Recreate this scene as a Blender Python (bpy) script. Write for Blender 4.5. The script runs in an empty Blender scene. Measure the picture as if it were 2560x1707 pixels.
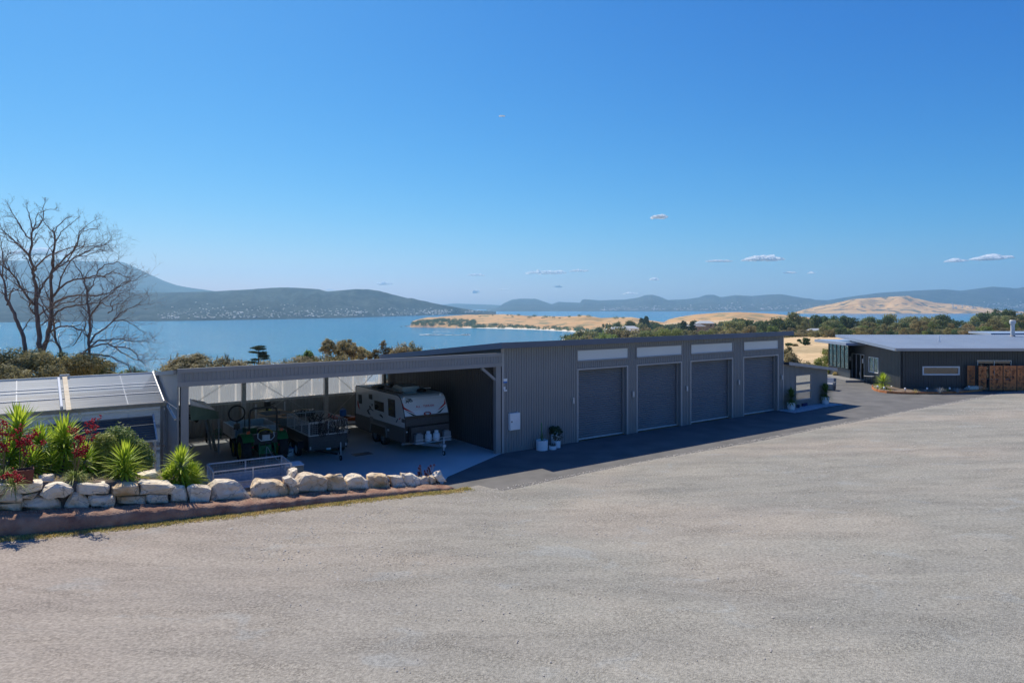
import bpy, math, random
import numpy as np
from mathutils import Vector, Matrix, noise
R = math.radians
SC = bpy.context.scene
COL = SC.collection

# ------------------------------------------------------------------ camera
F, HZ, CX, CY, CAMZ = 1706.667, 762.0, 1280.0, 853.5, 7.0
cam = bpy.data.cameras.new('camera')
cam.sensor_width = 36.0
cam.lens = 24.0
cam.shift_y = -(CY - HZ) / 2560.0
cam.clip_start = 0.1
cam.clip_end = 60000
camo = bpy.data.objects.new('camera', cam)
camo.location = (0, 0, CAMZ)
camo.rotation_euler = (R(90), 0, 0)
COL.objects.link(camo)
SC.camera = camo

# ------------------------------------------------------------------ sky, sun, exposure
SUN = Vector((-2.2, 3.05, 5.27)).normalized()          # towards the sun
sun_el = math.asin(SUN.z)
sun_az = math.atan2(SUN.x, SUN.y)                      # clockwise from +Y
world = bpy.data.worlds.new('World')
SC.world = world
world.use_nodes = True
nt = world.node_tree
nt.nodes.clear()
wo = nt.nodes.new('ShaderNodeOutputWorld')
bg = nt.nodes.new('ShaderNodeBackground')
sky = nt.nodes.new('ShaderNodeTexSky')
sky.sky_type = 'NISHITA'
sky.sun_disc = False
sky.sun_elevation = sun_el
sky.sun_rotation = sun_az
sky.altitude = 50
sky.air_density = 1.0
sky.dust_density = 0.6
sky.ozone_density = 5.0
sep = nt.nodes.new('ShaderNodeSeparateColor'); com = nt.nodes.new('ShaderNodeCombineColor')
nt.links.new(sky.outputs[0], sep.inputs[0])
for i, (g_, k_) in enumerate(((2.7, 1.48), (1.36, .79), (.76, .795))):      # the photograph's deep, polarised grade of the sky
    m1 = nt.nodes.new('ShaderNodeMath'); m1.operation = 'MULTIPLY'; m1.inputs[1].default_value = .1
    m2 = nt.nodes.new('ShaderNodeMath'); m2.operation = 'POWER'; m2.inputs[1].default_value = g_
    m3 = nt.nodes.new('ShaderNodeMath'); m3.operation = 'MULTIPLY'; m3.inputs[1].default_value = 10 * k_
    nt.links.new(sep.outputs[i], m1.inputs[0]); nt.links.new(m1.outputs[0], m2.inputs[0]); nt.links.new(m2.outputs[0], m3.inputs[0]); nt.links.new(m3.outputs[0], com.inputs[i])
nt.links.new(com.outputs[0], bg.inputs[0])
bg.inputs[1].default_value = 0.1
nt.links.new(bg.outputs[0], wo.inputs[0])

sl = bpy.data.lights.new('sun', 'SUN')
sl.energy = 4.2
sl.angle = R(0.5)
sl.color = (1.0, 0.92, 0.77)
slo = bpy.data.objects.new('sun', sl)
slo.rotation_euler = (-SUN).to_track_quat('-Z', 'Y').to_euler()
slo.location = (0, 0, 60)
COL.objects.link(slo)
SC.view_settings.view_transform = 'Standard'
SC.view_settings.look = 'None'
SC.view_settings.exposure = 0.40
SC.view_settings.gamma = 1
SC.view_settings.use_curve_mapping = False
SC.cycles.transparent_max_bounces = 24
SC.cycles.max_bounces = 7
SC.cycles.volume_bounces = 1
SC.cycles.sample_clamp_indirect = 4.0

# ------------------------------------------------------------------ frames: the shed line sets the local axes u (along), v (back)
UD = Vector((0.8121, 0.5836, 0)); VD = Vector((-0.5836, 0.8121, 0)); TH = math.atan2(UD.y, UD.x)
A0 = Vector((-0.47, 32.2, 0))
def W(u, v, z=0.0): return A0 + UD * u + VD * v + Vector((0, 0, z))
def toUV(p):
    d = Vector((p.x, p.y, 0)) - A0
    return d.dot(UD), d.dot(VD)
def ray(px, row): return Vector(((px - CX) / F, 1.0, (HZ - row) / F))
CAM = Vector((0, 0, CAMZ))
def hit(px, row, p0, n):
    r = ray(px, row); t = (p0 - CAM).dot(n) / r.dot(n)
    return CAM + r * t
def on_v(px, row, v):
    p = hit(px, row, W(0, v), VD); u, _ = toUV(p); return u, p.z
def on_u(px, row, u):
    p = hit(px, row, W(u, 0), UD); _, v = toUV(p); return v, p.z
def on_z(px, row, z=0.0): return hit(px, row, Vector((0, 0, z)), Vector((0, 0, 1)))
def uv_z(px, row, z=0.0): return toUV(on_z(px, row, z))
def at(px, d, z): return Vector(((px - CX) / F * d, d, z))
def zr(row, d): return CAMZ + (HZ - row) / F * d

# ------------------------------------------------------------------ mesh helpers
class MB:
    def __init__(s): s.v = []; s.f = []; s.m = []; s.mi = 0
    def add(s, vs, fs, mi=None):
        b = len(s.v); s.v += [tuple(x) for x in vs]
        s.f += [tuple(i + b for i in f) for f in fs]; s.m += [s.mi if mi is None else mi] * len(fs); return s
    def box(s, x0, x1, y0, y1, z0, z1, rot=None, piv=None):
        vs = [Vector((x, y, z)) for z in (z0, z1) for y in (y0, y1) for x in (x0, x1)]
        if rot is not None:
            p = Vector(piv) if piv else Vector(((x0 + x1) / 2, (y0 + y1) / 2, (z0 + z1) / 2))
            vs = [rot @ (q - p) + p for q in vs]
        return s.add(vs, [(0, 2, 3, 1), (4, 5, 7, 6), (0, 1, 5, 4), (1, 3, 7, 5), (3, 2, 6, 7), (2, 0, 4, 6)])
    def bar(s, p, q, w, h=None, up=(0, 0, 1)):
        p = Vector(p); q = Vector(q); h = h or w
        d = (q - p)
        if d.length < 1e-6: return s
        d.normalize(); upv = Vector(up)
        if abs(d.dot(upv)) > .95: upv = Vector((1, 0, 0)) if abs(d.x) < .9 else Vector((0, 1, 0))
        a = d.cross(upv).normalized() * w / 2; b = a.cross(d).normalized() * h / 2
        vs = [p - a - b, p + a - b, p + a + b, p - a + b, q - a - b, q + a - b, q + a + b, q - a + b]
        return s.add(vs, [(0, 1, 2, 3)[::-1], (4, 5, 6, 7), (0, 4, 5, 1)[::-1], (1, 5, 6, 2)[::-1], (2, 6, 7, 3)[::-1], (3, 7, 4, 0)[::-1]])
    def tube(s, pts, r, n=8, cap=True):
        pts = [Vector(p) for p in pts]; k = len(pts)
        rs = r if isinstance(r, (list, tuple)) else [r] * k
        b = len(s.v); prev = None
        for i, p in enumerate(pts):
            d = (pts[min(i + 1, k - 1)] - pts[max(i - 1, 0)])
            d = d.normalized() if d.length > 1e-9 else Vector((0, 0, 1))
            a = prev - d * prev.dot(d) if prev is not None else d.orthogonal()
            if a.length < 1e-5: a = d.orthogonal()
            a.normalize(); prev = a; c = d.cross(a)
            for j in range(n):
                t = 2 * math.pi * j / n
                s.v.append(tuple(p + (a * math.cos(t) + c * math.sin(t)) * rs[i]))
        for i in range(k - 1):
            for j in range(n):
                j2 = (j + 1) % n
                s.f.append((b + i * n + j, b + i * n + j2, b + (i + 1) * n + j2, b + (i + 1) * n + j)); s.m.append(s.mi)
        if cap:
            s.f.append(tuple(b + j for j in range(n))[::-1]); s.m.append(s.mi)
            s.f.append(tuple(b + (k - 1) * n + j for j in range(n))); s.m.append(s.mi)
        return s
    def cyl(s, p, q, r, n=16, r2=None): return s.tube([p, q], [r, r if r2 is None else r2], n)
    def lathe(s, prof, c=(0, 0, 0), n=20, axis='z', ring=False):
        if ring: prof = list(prof) + [prof[0]]
        b = len(s.v); c = Vector(c)
        for (r, h) in prof:
            for j in range(n):
                t = 2 * math.pi * j / n; a, d = r * math.cos(t), r * math.sin(t)
                q = {'z': (a, d, h), 'x': (h, a, d), 'y': (a, h, -d)}[axis]
                s.v.append(tuple(c + Vector(q)))
        for i in range(len(prof) - 1):
            for j in range(n):
                j2 = (j + 1) % n
                s.f.append((b + i * n + j, b + i * n + j2, b + (i + 1) * n + j2, b + (i + 1) * n + j)); s.m.append(s.mi)
        if ring: return s
        if prof[0][0] > 1e-4: s.f.append(tuple(b + j for j in range(n))[::-1]); s.m.append(s.mi)
        if prof[-1][0] > 1e-4: s.f.append(tuple(b + (len(prof) - 1) * n + j for j in range(n))); s.m.append(s.mi)
        return s
    def prism(s, poly, ext):
        """poly: list of 3D points, extruded by vector ext"""
        poly = [Vector(p) for p in poly]; e = Vector(ext); n = len(poly)
        vs = poly + [p + e for p in poly]
        fs = [tuple(range(n)), tuple(range(2 * n - 1, n - 1, -1))] + [(i, n + i, n + (i + 1) % n, (i + 1) % n) for i in range(n)]
        # orient outward
        nrm = Vector((0, 0, 0))
        for i in range(n): nrm += poly[i].cross(poly[(i + 1) % n])
        if nrm.dot(e) > 0: fs = [f[::-1] for f in fs]
        return s.add(vs, fs)
    def ribs(s, x0, x1, z0, z1, y=0.0, pitch=0.1, depth=0.018, horiz=False, kind='trap', back=0.07):
        """corrugated sheet, facing -y; ribs aligned to the global pitch"""
        a0, a1 = (z0, z1) if horiz else (x0, x1)
        offs = {'trap': [(0, 0), (.5, 0), (.62, 1), (.88, 1)], 'sine': [(0, 0), (.17, .3), (.33, .85), (.5, 1), (.67, .85), (.83, .3)], 'groove': [(0, 1), (.86, 1), (.9, 0), (.96, 0)]}[kind]
        xs = []
        i = math.floor(a0 / pitch)
        while i * pitch < a1:
            for (o, h) in offs:
                x = (i + o) * pitch
                if a0 < x < a1: xs.append((x, h))
            i += 1
        h0 = xs[0][1] if xs else 0; h1 = xs[-1][1] if xs else 0
        xs = [(a0, h0)] + xs + [(a1, h1)]
        b = len(s.v)
        for (x, h) in xs:
            yy = y - depth * h
            if horiz: s.v += [(x0, yy, x), (x1, yy, x)]
            else: s.v += [(x, yy, z0), (x, yy, z1)]
        for k in range(len(xs) - 1):
            q = (b + 2 * k, b + 2 * k + 2, b + 2 * k + 3, b + 2 * k + 1)
            s.f.append(q[::-1] if horiz else q); s.m.append(s.mi)
        if back: s.box(x0 + .001, x1 - .001, y + .003, y + back, z0 + .001, z1 - .001)
        return s
    def obj(s, name, mat, parent=None, loc=None, rz=0.0, smooth=False, mats=None):
        me = bpy.data.meshes.new(name)
        me.from_pydata(s.v, [], s.f)
        for m in (mats or [mat]): me.materials.append(m)
        if mats: me.polygons.foreach_set('material_index', s.m)
        if smooth: me.polygons.foreach_set('use_smooth', [True] * len(s.f))
        me.update()
        o = bpy.data.objects.new(name, me); COL.objects.link(o)
        if parent is not None: o.parent = parent
        if loc is not None: o.location = loc
        if rz: o.rotation_euler = (0, 0, rz)
        return o

def npobj(name, V, Fq, mat, parent=None, loc=None, smooth=False):
    """fast mesh from numpy verts (n,3) and faces (m,k)"""
    me = bpy.data.meshes.new(name)
    k = Fq.shape[1]
    me.vertices.add(len(V)); me.vertices.foreach_set('co', V.astype(np.float32).ravel())
    me.loops.add(Fq.size); me.loops.foreach_set('vertex_index', Fq.astype(np.int32).ravel())
    me.polygons.add(len(Fq)); me.polygons.foreach_set('loop_start', np.arange(0, Fq.size, k, dtype=np.int32))
    me.polygons.foreach_set('loop_total', np.full(len(Fq), k, dtype=np.int32))
    if smooth: me.polygons.foreach_set('use_smooth', np.ones(len(Fq), dtype=bool))
    me.materials.append(mat); me.update(calc_edges=True); me.validate()
    if name.startswith('proto'): return me
    o = bpy.data.objects.new(name, me); COL.objects.link(o)
    if parent is not None: o.parent = parent
    if loc is not None: o.location = loc
    return o

def tag(o, label=None, cat=None, group=None, kind=None):
    if label: o['label'] = label
    if cat: o['category'] = cat
    if group: o['group'] = group
    if kind: o['kind'] = kind
    return o
def root(name, loc, rz=0.0, label=None, cat=None, group=None):
    o = bpy.data.objects.new(name, None); COL.objects.link(o)
    o.empty_display_size = .2; o.location = loc; o.rotation_euler = (0, 0, rz)
    return tag(o, label, cat, group)
def inst(name, me, parent=None, loc=(0, 0, 0), rz=0.0, sc=(1, 1, 1)):
    o = bpy.data.objects.new(name, me); COL.objects.link(o)
    if parent is not None: o.parent = parent
    o.location = loc; o.rotation_euler = (0, 0, rz); o.scale = sc
    return o
def local(o, p):                      # world point -> local point of root o (loc + rz only)
    d = Vector(p) - o.location; a = -o.rotation_euler.z
    return Vector((d.x * math.cos(a) - d.y * math.sin(a), d.x * math.sin(a) + d.y * math.cos(a), d.z))
def decal(name, pts, p0, n, mat, parent, th=0.004, off=0.003):
    """flat polygon seen at photo points pts, on the plane (p0,n) with n towards the viewer"""
    w = [hit(x, y, p0 + n * off, n) for (x, y) in pts]
    l = [local(parent, p) for p in w]; nl = local(parent, parent.location + n)
    return MB().prism(l, nl * th).obj(name, mat, parent)
def copy_tree(o, parent=None):
    c = o.copy(); COL.objects.link(c)
    if parent is not None: c.parent = parent
    for ch in list(o.children): copy_tree(ch, c)
    return c

# ------------------------------------------------------------------ materials
def mat(name, col, rough=.6, metal=0.0, col2=None, nscale=4.0, nmix=(.35, .65), bump=0.0, bscale=30.0, trans=0.0, spec=.5, detail=4.0, stretch=None, coat=0.0):
    m = bpy.data.materials.new(name); m.use_nodes = True
    t = m.node_tree; b = t.nodes['Principled BSDF']
    b.inputs['Base Color'].default_value = (*col, 1); b.inputs['Roughness'].default_value = rough
    b.inputs['Metallic'].default_value = metal; b.inputs['Specular IOR Level'].default_value = spec
    if coat: b.inputs['Coat Weight'].default_value = coat; b.inputs['Coat Roughness'].default_value = .08
    tc = t.nodes.new('ShaderNodeTexCoord'); src = tc.outputs['Object']
    if stretch:
        mp = t.nodes.new('ShaderNodeMapping'); mp.inputs['Scale'].default_value = stretch
        t.links.new(src, mp.inputs[0]); src = mp.outputs[0]
    if col2:
        n = t.nodes.new('ShaderNodeTexNoise'); n.inputs['Scale'].default_value = nscale; n.inputs['Detail'].default_value = detail
        t.links.new(src, n.inputs['Vector'])
        r = t.nodes.new('ShaderNodeValToRGB'); r.color_ramp.elements[0].position = nmix[0]; r.color_ramp.elements[1].position = nmix[1]
        r.color_ramp.elements[0].color = (*col, 1); r.color_ramp.elements[1].color = (*col2, 1)
        t.links.new(n.outputs['Fac'], r.inputs[0]); t.links.new(r.outputs[0], b.inputs['Base Color'])
    if bump:
        n2 = t.nodes.new('ShaderNodeTexNoise'); n2.inputs['Scale'].default_value = bscale; n2.inputs['Detail'].default_value = 4
        t.links.new(src, n2.inputs['Vector'])
        bp = t.nodes.new('ShaderNodeBump'); bp.inputs['Strength'].default_value = min(1, bump); bp.inputs['Distance'].default_value = .05 * max(1, bump)
        t.links.new(n2.outputs['Fac'], bp.inputs['Height']); t.links.new(bp.outputs[0], b.inputs['Normal'])
    return m
def leafmat(name, col, col2, nscale=1.5, transl=.35, rough=.55, rnd=.0):
    m = mat(name, col, rough, col2=col2, nscale=nscale, spec=.3)
    t = m.node_tree; b = t.nodes['Principled BSDF']; out = t.nodes['Material Output']
    tr = t.nodes.new('ShaderNodeBsdfTranslucent'); mx = t.nodes.new('ShaderNodeMixShader'); mx.inputs[0].default_value = transl
    src = b.inputs['Base Color'].links[0].from_socket
    if rnd:
        oi = t.nodes.new('ShaderNodeObjectInfo'); h = t.nodes.new('ShaderNodeHueSaturation')
        mr = t.nodes.new('ShaderNodeMapRange'); mr.inputs[3].default_value = 1 - rnd; mr.inputs[4].default_value = 1 + rnd
        t.links.new(oi.outputs['Random'], mr.inputs[0]); t.links.new(mr.outputs[0], h.inputs['Value'])
        mr2 = t.nodes.new('ShaderNodeMapRange'); mr2.inputs[3].default_value = .5 - .03 * rnd * 3; mr2.inputs[4].default_value = .5 + .02
        ml = t.nodes.new('ShaderNodeMath'); ml.operation = 'FRACT'; mu = t.nodes.new('ShaderNodeMath'); mu.operation = 'MULTIPLY'; mu.inputs[1].default_value = 7.3
        t.links.new(oi.outputs['Random'], mu.inputs[0]); t.links.new(mu.outputs[0], ml.inputs[0]); t.links.new(ml.outputs[0], mr2.inputs[0]); t.links.new(mr2.outputs[0], h.inputs['Hue'])
        t.links.new(src, h.inputs['Color']); src = h.outputs[0]
        t.links.new(src, b.inputs['Base Color'])
    t.links.new(src, tr.inputs[0])
    t.links.new(b.outputs[0], mx.inputs[1]); t.links.new(tr.outputs[0], mx.inputs[2]); t.links.new(mx.outputs[0], out.inputs[0])
    return m

M = {}
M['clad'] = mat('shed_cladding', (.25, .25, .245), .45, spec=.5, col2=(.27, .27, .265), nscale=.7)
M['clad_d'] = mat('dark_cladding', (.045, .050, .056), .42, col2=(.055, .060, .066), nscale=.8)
M['trim'] = mat('grey_trim', (.40, .38, .36), .4, col2=(.43, .41, .39), nscale=1.2)
M['beam'] = mat('beam_steel', (.27, .26, .25), .42, col2=(.30, .29, .28), nscale=1.0)
M['fascia'] = mat('fascia_blue_grey', (.095, .12, .165), .35, col2=(.11, .135, .185), nscale=.8)
M['roofing'] = mat('light_roofing', (.27, .33, .43), .33, col2=(.30, .36, .46), nscale=.3)
M['roofdark'] = mat('dark_roofing', (.06, .07, .085), .4)
M['roller'] = mat('roller_door_steel', (.18, .182, .19), .38, spec=.5, col2=(.195, .197, .205), nscale=1.0)
M['alu'] = mat('aluminium', (.66, .66, .66), .35, metal=.3, col2=(.56, .56, .56), nscale=6)
M['galv'] = mat('galvanised_steel', (.66, .65, .63), .42, metal=.2, col2=(.52, .51, .50), nscale=9)
M['white'] = mat('white_paint', (.85, .85, .84), .4, col2=(.80, .80, .79), nscale=3)
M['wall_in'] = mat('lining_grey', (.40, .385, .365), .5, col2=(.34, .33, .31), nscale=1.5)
M['black'] = mat('black_paint', (.012, .012, .013), .35, col2=(.018, .018, .019), nscale=5)
M['rubber'] = mat('tyre_rubber', (.014, .014, .014), .8, col2=(.028, .027, .026), nscale=6, bump=.2, bscale=30)
M['green'] = mat('tractor_green', (.02, .22, .06), .35, col2=(.025, .18, .05), nscale=6)
M['yellow'] = mat('rim_yellow', (.75, .52, .02), .4, col2=(.6, .4, .03), nscale=10)
M['red'] = mat('red_plastic', (.55, .015, .012), .35)
M['orange'] = mat('orange_plastic', (.8, .13, .02), .35, col2=(.7, .1, .02), nscale=5)
M['blue'] = mat('blue_plastic', (.03, .2, .6), .4, col2=(.03, .17, .5), nscale=6)
M['navy'] = mat('navy_glaze', (.01, .02, .10), .2)
M['cream'] = mat('cream_timber', (.62, .53, .40), .7, col2=(.5, .40, .27), nscale=5, stretch=(1, 1, .15))
M['tan'] = mat('tan_board', (.45, .36, .24), .7, col2=(.36, .28, .18), nscale=7)
M['whitepot'] = mat('white_pot', (.88, .87, .86), .55, col2=(.82, .81, .80), nscale=4, bump=.1, bscale=60)
M['terracotta'] = mat('rusted_pot', (.25, .07, .035), .7, col2=(.16, .04, .025), nscale=8, bump=.2, bscale=40)
M['soil'] = mat('dry_soil', (.12, .085, .06), .95, col2=(.22, .17, .13), nscale=3, bump=.7, bscale=14)
M['pebble'] = mat('white_pebble', (.62, .62, .62), .6, col2=(.42, .43, .45), nscale=9)
M['skirt'] = mat('checker_plate', (.15, .148, .145), .4, metal=.3, col2=(.18, .178, .175), nscale=12, bump=.25, bscale=60)
M['caravan'] = mat('caravan_panel', (.86, .84, .80), .28, col2=(.80, .785, .75), nscale=.8, coat=.3)
M['boat'] = mat('boat_aluminium', (.42, .42, .41), .5, col2=(.34, .34, .33), nscale=3)
M['boat_in'] = mat('boat_floor', (.80, .60, .40), .7, col2=(.5, .36, .23), nscale=4)
M['bark'] = mat('dead_bark', (.10, .078, .070), .85, col2=(.20, .155, .135), nscale=5, stretch=(2, 2, .4), bump=.4, bscale=12)
M['bark_pale'] = mat('pale_bark', (.30, .24, .21), .85, col2=(.13, .10, .09), nscale=3)
M['kerbstone'] = mat('rough_red_kerb', (.22, .11, .075), .95, col2=(.36, .23, .16), nscale=2.5, bump=.7, bscale=16)
M['dog'] = mat('dark_timber', (.03, .028, .026), .7)
M['greensheet'] = mat('green_sheet', (.20, .27, .17), .7, col2=(.16, .22, .13), nscale=2)
M['chair'] = mat('wicker_grey', (.20, .20, .20), .8, col2=(.30, .30, .30), nscale=25, bump=.4, bscale=60)
M['cushion'] = mat('cushion_grey', (.42, .42, .42), .9)

def glassmat(name, col, rough=.03, dark=.6, tint=(.02, .025, .03)):
    m = bpy.data.materials.new(name); m.use_nodes = True
    b = m.node_tree.nodes['Principled BSDF']
    b.inputs['Base Color'].default_value = (*tint, 1); b.inputs['Roughness'].default_value = rough
    b.inputs['Specular IOR Level'].default_value = .9; b.inputs['Metallic'].default_value = 0
    b.inputs['Coat Weight'].default_value = 1; b.inputs['Coat Roughness'].default_value = rough; b.inputs['Coat IOR'].default_value = 1.6
    return m
M['glass'] = glassmat('tinted_glass', (0, 0, 0))
M['glass_refl'] = mat('mirror_glass', (.72, .74, .74), .06, metal=1.0)
M['glass_land'] = mat('dim_mirror_glass', (.42, .35, .26), .15, metal=1.0, col2=(.20, .19, .14), nscale=3)
M['glass_frost'] = mat('frosted_glass', (.66, .72, .72), .12, spec=.8, col2=(.60, .67, .68), nscale=.25)

def sheetmat(name, col, opac=.55, rough=.3, streak=0.0, tcol=(.85, .9, .95)):
    """translucent fibreglass/polycarbonate sheeting: part clear, part diffusing"""
    m = bpy.data.materials.new(name); m.use_nodes = True; t = m.node_tree; t.nodes.clear()
    o = t.nodes.new('ShaderNodeOutputMaterial'); tr = t.nodes.new('ShaderNodeBsdfTransparent'); tl = t.nodes.new('ShaderNodeBsdfTranslucent')
    b = t.nodes.new('ShaderNodeBsdfPrincipled'); a1 = t.nodes.new('ShaderNodeMixShader'); a2 = t.nodes.new('ShaderNodeMixShader')
    b.inputs['Base Color'].default_value = (*col, 1); b.inputs['Roughness'].default_value = rough
    tl.inputs[0].default_value = (*tcol, 1); tr.inputs[0].default_value = (*tcol, 1)
    a1.inputs[0].default_value = .5; a2.inputs[0].default_value = opac
    t.links.new(b.outputs[0], a1.inputs[1]); t.links.new(tl.outputs[0], a1.inputs[2])
    t.links.new(tr.outputs[0], a2.inputs[1]); t.links.new(a1.outputs[0], a2.inputs[2]); t.links.new(a2.outputs[0], o.inputs[0])
    if streak:
        tc = t.nodes.new('ShaderNodeTexCoord'); mp = t.nodes.new('ShaderNodeMapping'); mp.inputs['Scale'].default_value = (.35, 6, 6)
        n = t.nodes.new('ShaderNodeTexNoise'); n.inputs['Scale'].default_value = 2; n.inputs['Detail'].default_value = 5
        mr = t.nodes.new('ShaderNodeMapRange'); mr.inputs[1].default_value = .3; mr.inputs[2].default_value = .75
        mr.inputs[3].default_value = opac - streak; mr.inputs[4].default_value = min(1, opac + streak)
        t.links.new(tc.outputs['Object'], mp.inputs[0]); t.links.new(mp.outputs[0], n.inputs['Vector']); t.links.new(n.outputs[0], mr.inputs[0]); t.links.new(mr.outputs[0], a2.inputs[0])
    return m
M['poly'] = sheetmat('clear_sheeting', (.55, .60, .66), .62, .35, .0, (.66, .74, .84))
M['poly_gh'] = sheetmat('greenhouse_film', (.42, .47, .53), .56, .22, .10, (.62, .70, .80))

# ground materials -------------------------------------------------
def nodes_gravel():
    m = bpy.data.materials.new('crushed_rock'); m.use_nodes = True; t = m.node_tree; b = t.nodes['Principled BSDF']
    N = t.nodes.new; L = t.links.new
    tc = N('ShaderNodeTexCoord'); P = tc.outputs['Object']
    def noise_(s, d=4, vec=P, dist=0.0):
        n = N('ShaderNodeTexNoise'); n.inputs['Scale'].default_value = s; n.inputs['Detail'].default_value = d; n.inputs['Distortion'].default_value = dist; L(vec, n.inputs['Vector']); return n.outputs['Fac']
    def ramp(src, stops):
        r = N('ShaderNodeValToRGB'); e = r.color_ramp.elements
        e[0].position = stops[0][0]; e[0].color = (*stops[0][1], 1); e[1].position = stops[1][0]; e[1].color = (*stops[1][1], 1)
        for p, c in stops[2:]:
            q = e.new(p); q.color = (*c, 1)
        L(src, r.inputs[0]); return r.outputs[0]
    def mix(f, a, b_, mode='MIX'):
        x = N('ShaderNodeMix'); x.data_type = 'RGBA'; x.blend_type = mode
        if isinstance(f, (int, float)): x.inputs[0].default_value = f
        else: L(f, x.inputs[0])
        for s_, i in ((a, 6), (b_, 7)):
            if isinstance(s_, tuple): x.inputs[i].default_value = (*s_, 1)
            else: L(s_, x.inputs[i])
        return x.outputs[2]
    mp = N('ShaderNodeMapping'); mp.inputs['Rotation'].default_value = (0, 0, -TH + R(20)); mp.inputs['Scale'].default_value = (.75, 1.0, 1); L(P, mp.inputs[0])
    base = ramp(noise_(.28, 3, mp.outputs[0], .6), [(.34, (.298, .290, .262)), (.66, (.335, .318, .280)), (.5, (.315, .304, .270))])
    warm = ramp(noise_(.16, 2, mp.outputs[0], .4), [(.50, (0, 0, 0)), (.66, (1, 1, 1))])
    base = mix(mix(.35, (0, 0, 0), warm), base, (.46, .385, .32))
    # redder, browner stone towards the bed on the left
    sx = N('ShaderNodeSeparateXYZ'); L(P, sx.inputs[0])
    mr = N('ShaderNodeMapRange'); mr.inputs[1].default_value = 1.0; mr.inputs[2].default_value = -11.0; mr.inputs[3].default_value = 0; mr.inputs[4].default_value = .8; L(sx.outputs[0], mr.inputs[0])
    base = mix(mr.outputs[0], base, (.385, .325, .28))
    blue = ramp(noise_(.9, 3, mp.outputs[0], .8), [(.60, (0, 0, 0)), (.70, (1, 1, 1))])
    base = mix(mix(.30, (0, 0, 0), blue), base, (.36, .39, .40))
    mp2 = N('ShaderNodeMapping'); mp2.inputs['Rotation'].default_value = (0, 0, -TH); mp2.inputs['Scale'].default_value = (.10, 1.0, 1); L(P, mp2.inputs[0])
    lanes = ramp(noise_(.85, 5, mp2.outputs[0], .3), [(.38, (.90, .90, .905)), (.62, (1.03, 1.025, 1.015))]); base = mix(1.0, base, lanes, 'MULTIPLY')
    fine = ramp(noise_(16, 4), [(.30, (.66, .66, .66)), (.72, (1.18, 1.18, 1.18))])
    base = mix(1.0, base, fine, 'MULTIPLY')
    # patches of loose stones with dark gaps
    mp3 = N('ShaderNodeMapping'); mp3.inputs['Rotation'].default_value = (0, 0, -TH - R(12)); mp3.inputs['Scale'].default_value = (.55, 1.3, 1); L(P, mp3.inputs[0])
    patch = mix(.42, (0, 0, 0), ramp(noise_(.95, 7, mp3.outputs[0], .7), [(.44, (0, 0, 0)), (.66, (1, 1, 1))]))
    v = N('ShaderNodeTexVoronoi'); v.inputs['Scale'].default_value = 24; v.feature = 'F1'; L(P, v.inputs['Vector'])
    v2 = N('ShaderNodeTexVoronoi'); v2.inputs['Scale'].default_value = 38; L(P, v2.inputs['Vector'])
    st = ramp(v.outputs['Distance'], [(.44, (1.06, 1.06, 1.05)), (.64, (.36, .34, .32))])
    base = mix(patch, base, mix(1.0, base, st, 'MULTIPLY'))
    L(base, b.inputs['Base Color']); b.inputs['Roughness'].default_value = .95; b.inputs['Specular IOR Level'].default_value = .2
    # relief
    ad = N('ShaderNodeMath'); ad.operation = 'MULTIPLY_ADD'
    inv = N('ShaderNodeMath'); inv.operation = 'MULTIPLY'; inv.inputs[1].default_value = -1.1; L(v.outputs['Distance'], inv.inputs[0])
    pm = N('ShaderNodeMath'); pm.operation = 'MULTIPLY'; L(inv.outputs[0], pm.inputs[0]); L(patch, pm.inputs[1])
    L(v2.outputs['Distance'], ad.inputs[0]); ad.inputs[1].default_value = -.35; L(pm.outputs[0], ad.inputs[2])
    ad2 = N('ShaderNodeMath'); ad2.operation = 'MULTIPLY_ADD'; L(noise_(5, 5), ad2.inputs[0]); ad2.inputs[1].default_value = .4; L(ad.outputs[0], ad2.inputs[2])
    bp = N('ShaderNodeBump'); bp.inputs['Strength'].default_value = .8; bp.inputs['Distance'].default_value = .045; L(ad2.outputs[0], bp.inputs['Height']); L(bp.outputs[0], b.inputs['Normal'])
    return m
M['gravel'] = nodes_gravel()
M['asphalt'] = mat('asphalt', (.10, .098, .095), .85, col2=(.145, .14, .134), nscale=.8, bump=.25, bscale=40, detail=8)
M['concrete'] = mat('concrete', (.66, .63, .58), .8, col2=(.74, .70, .64), nscale=.6, bump=.08, bscale=20, detail=6)

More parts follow.
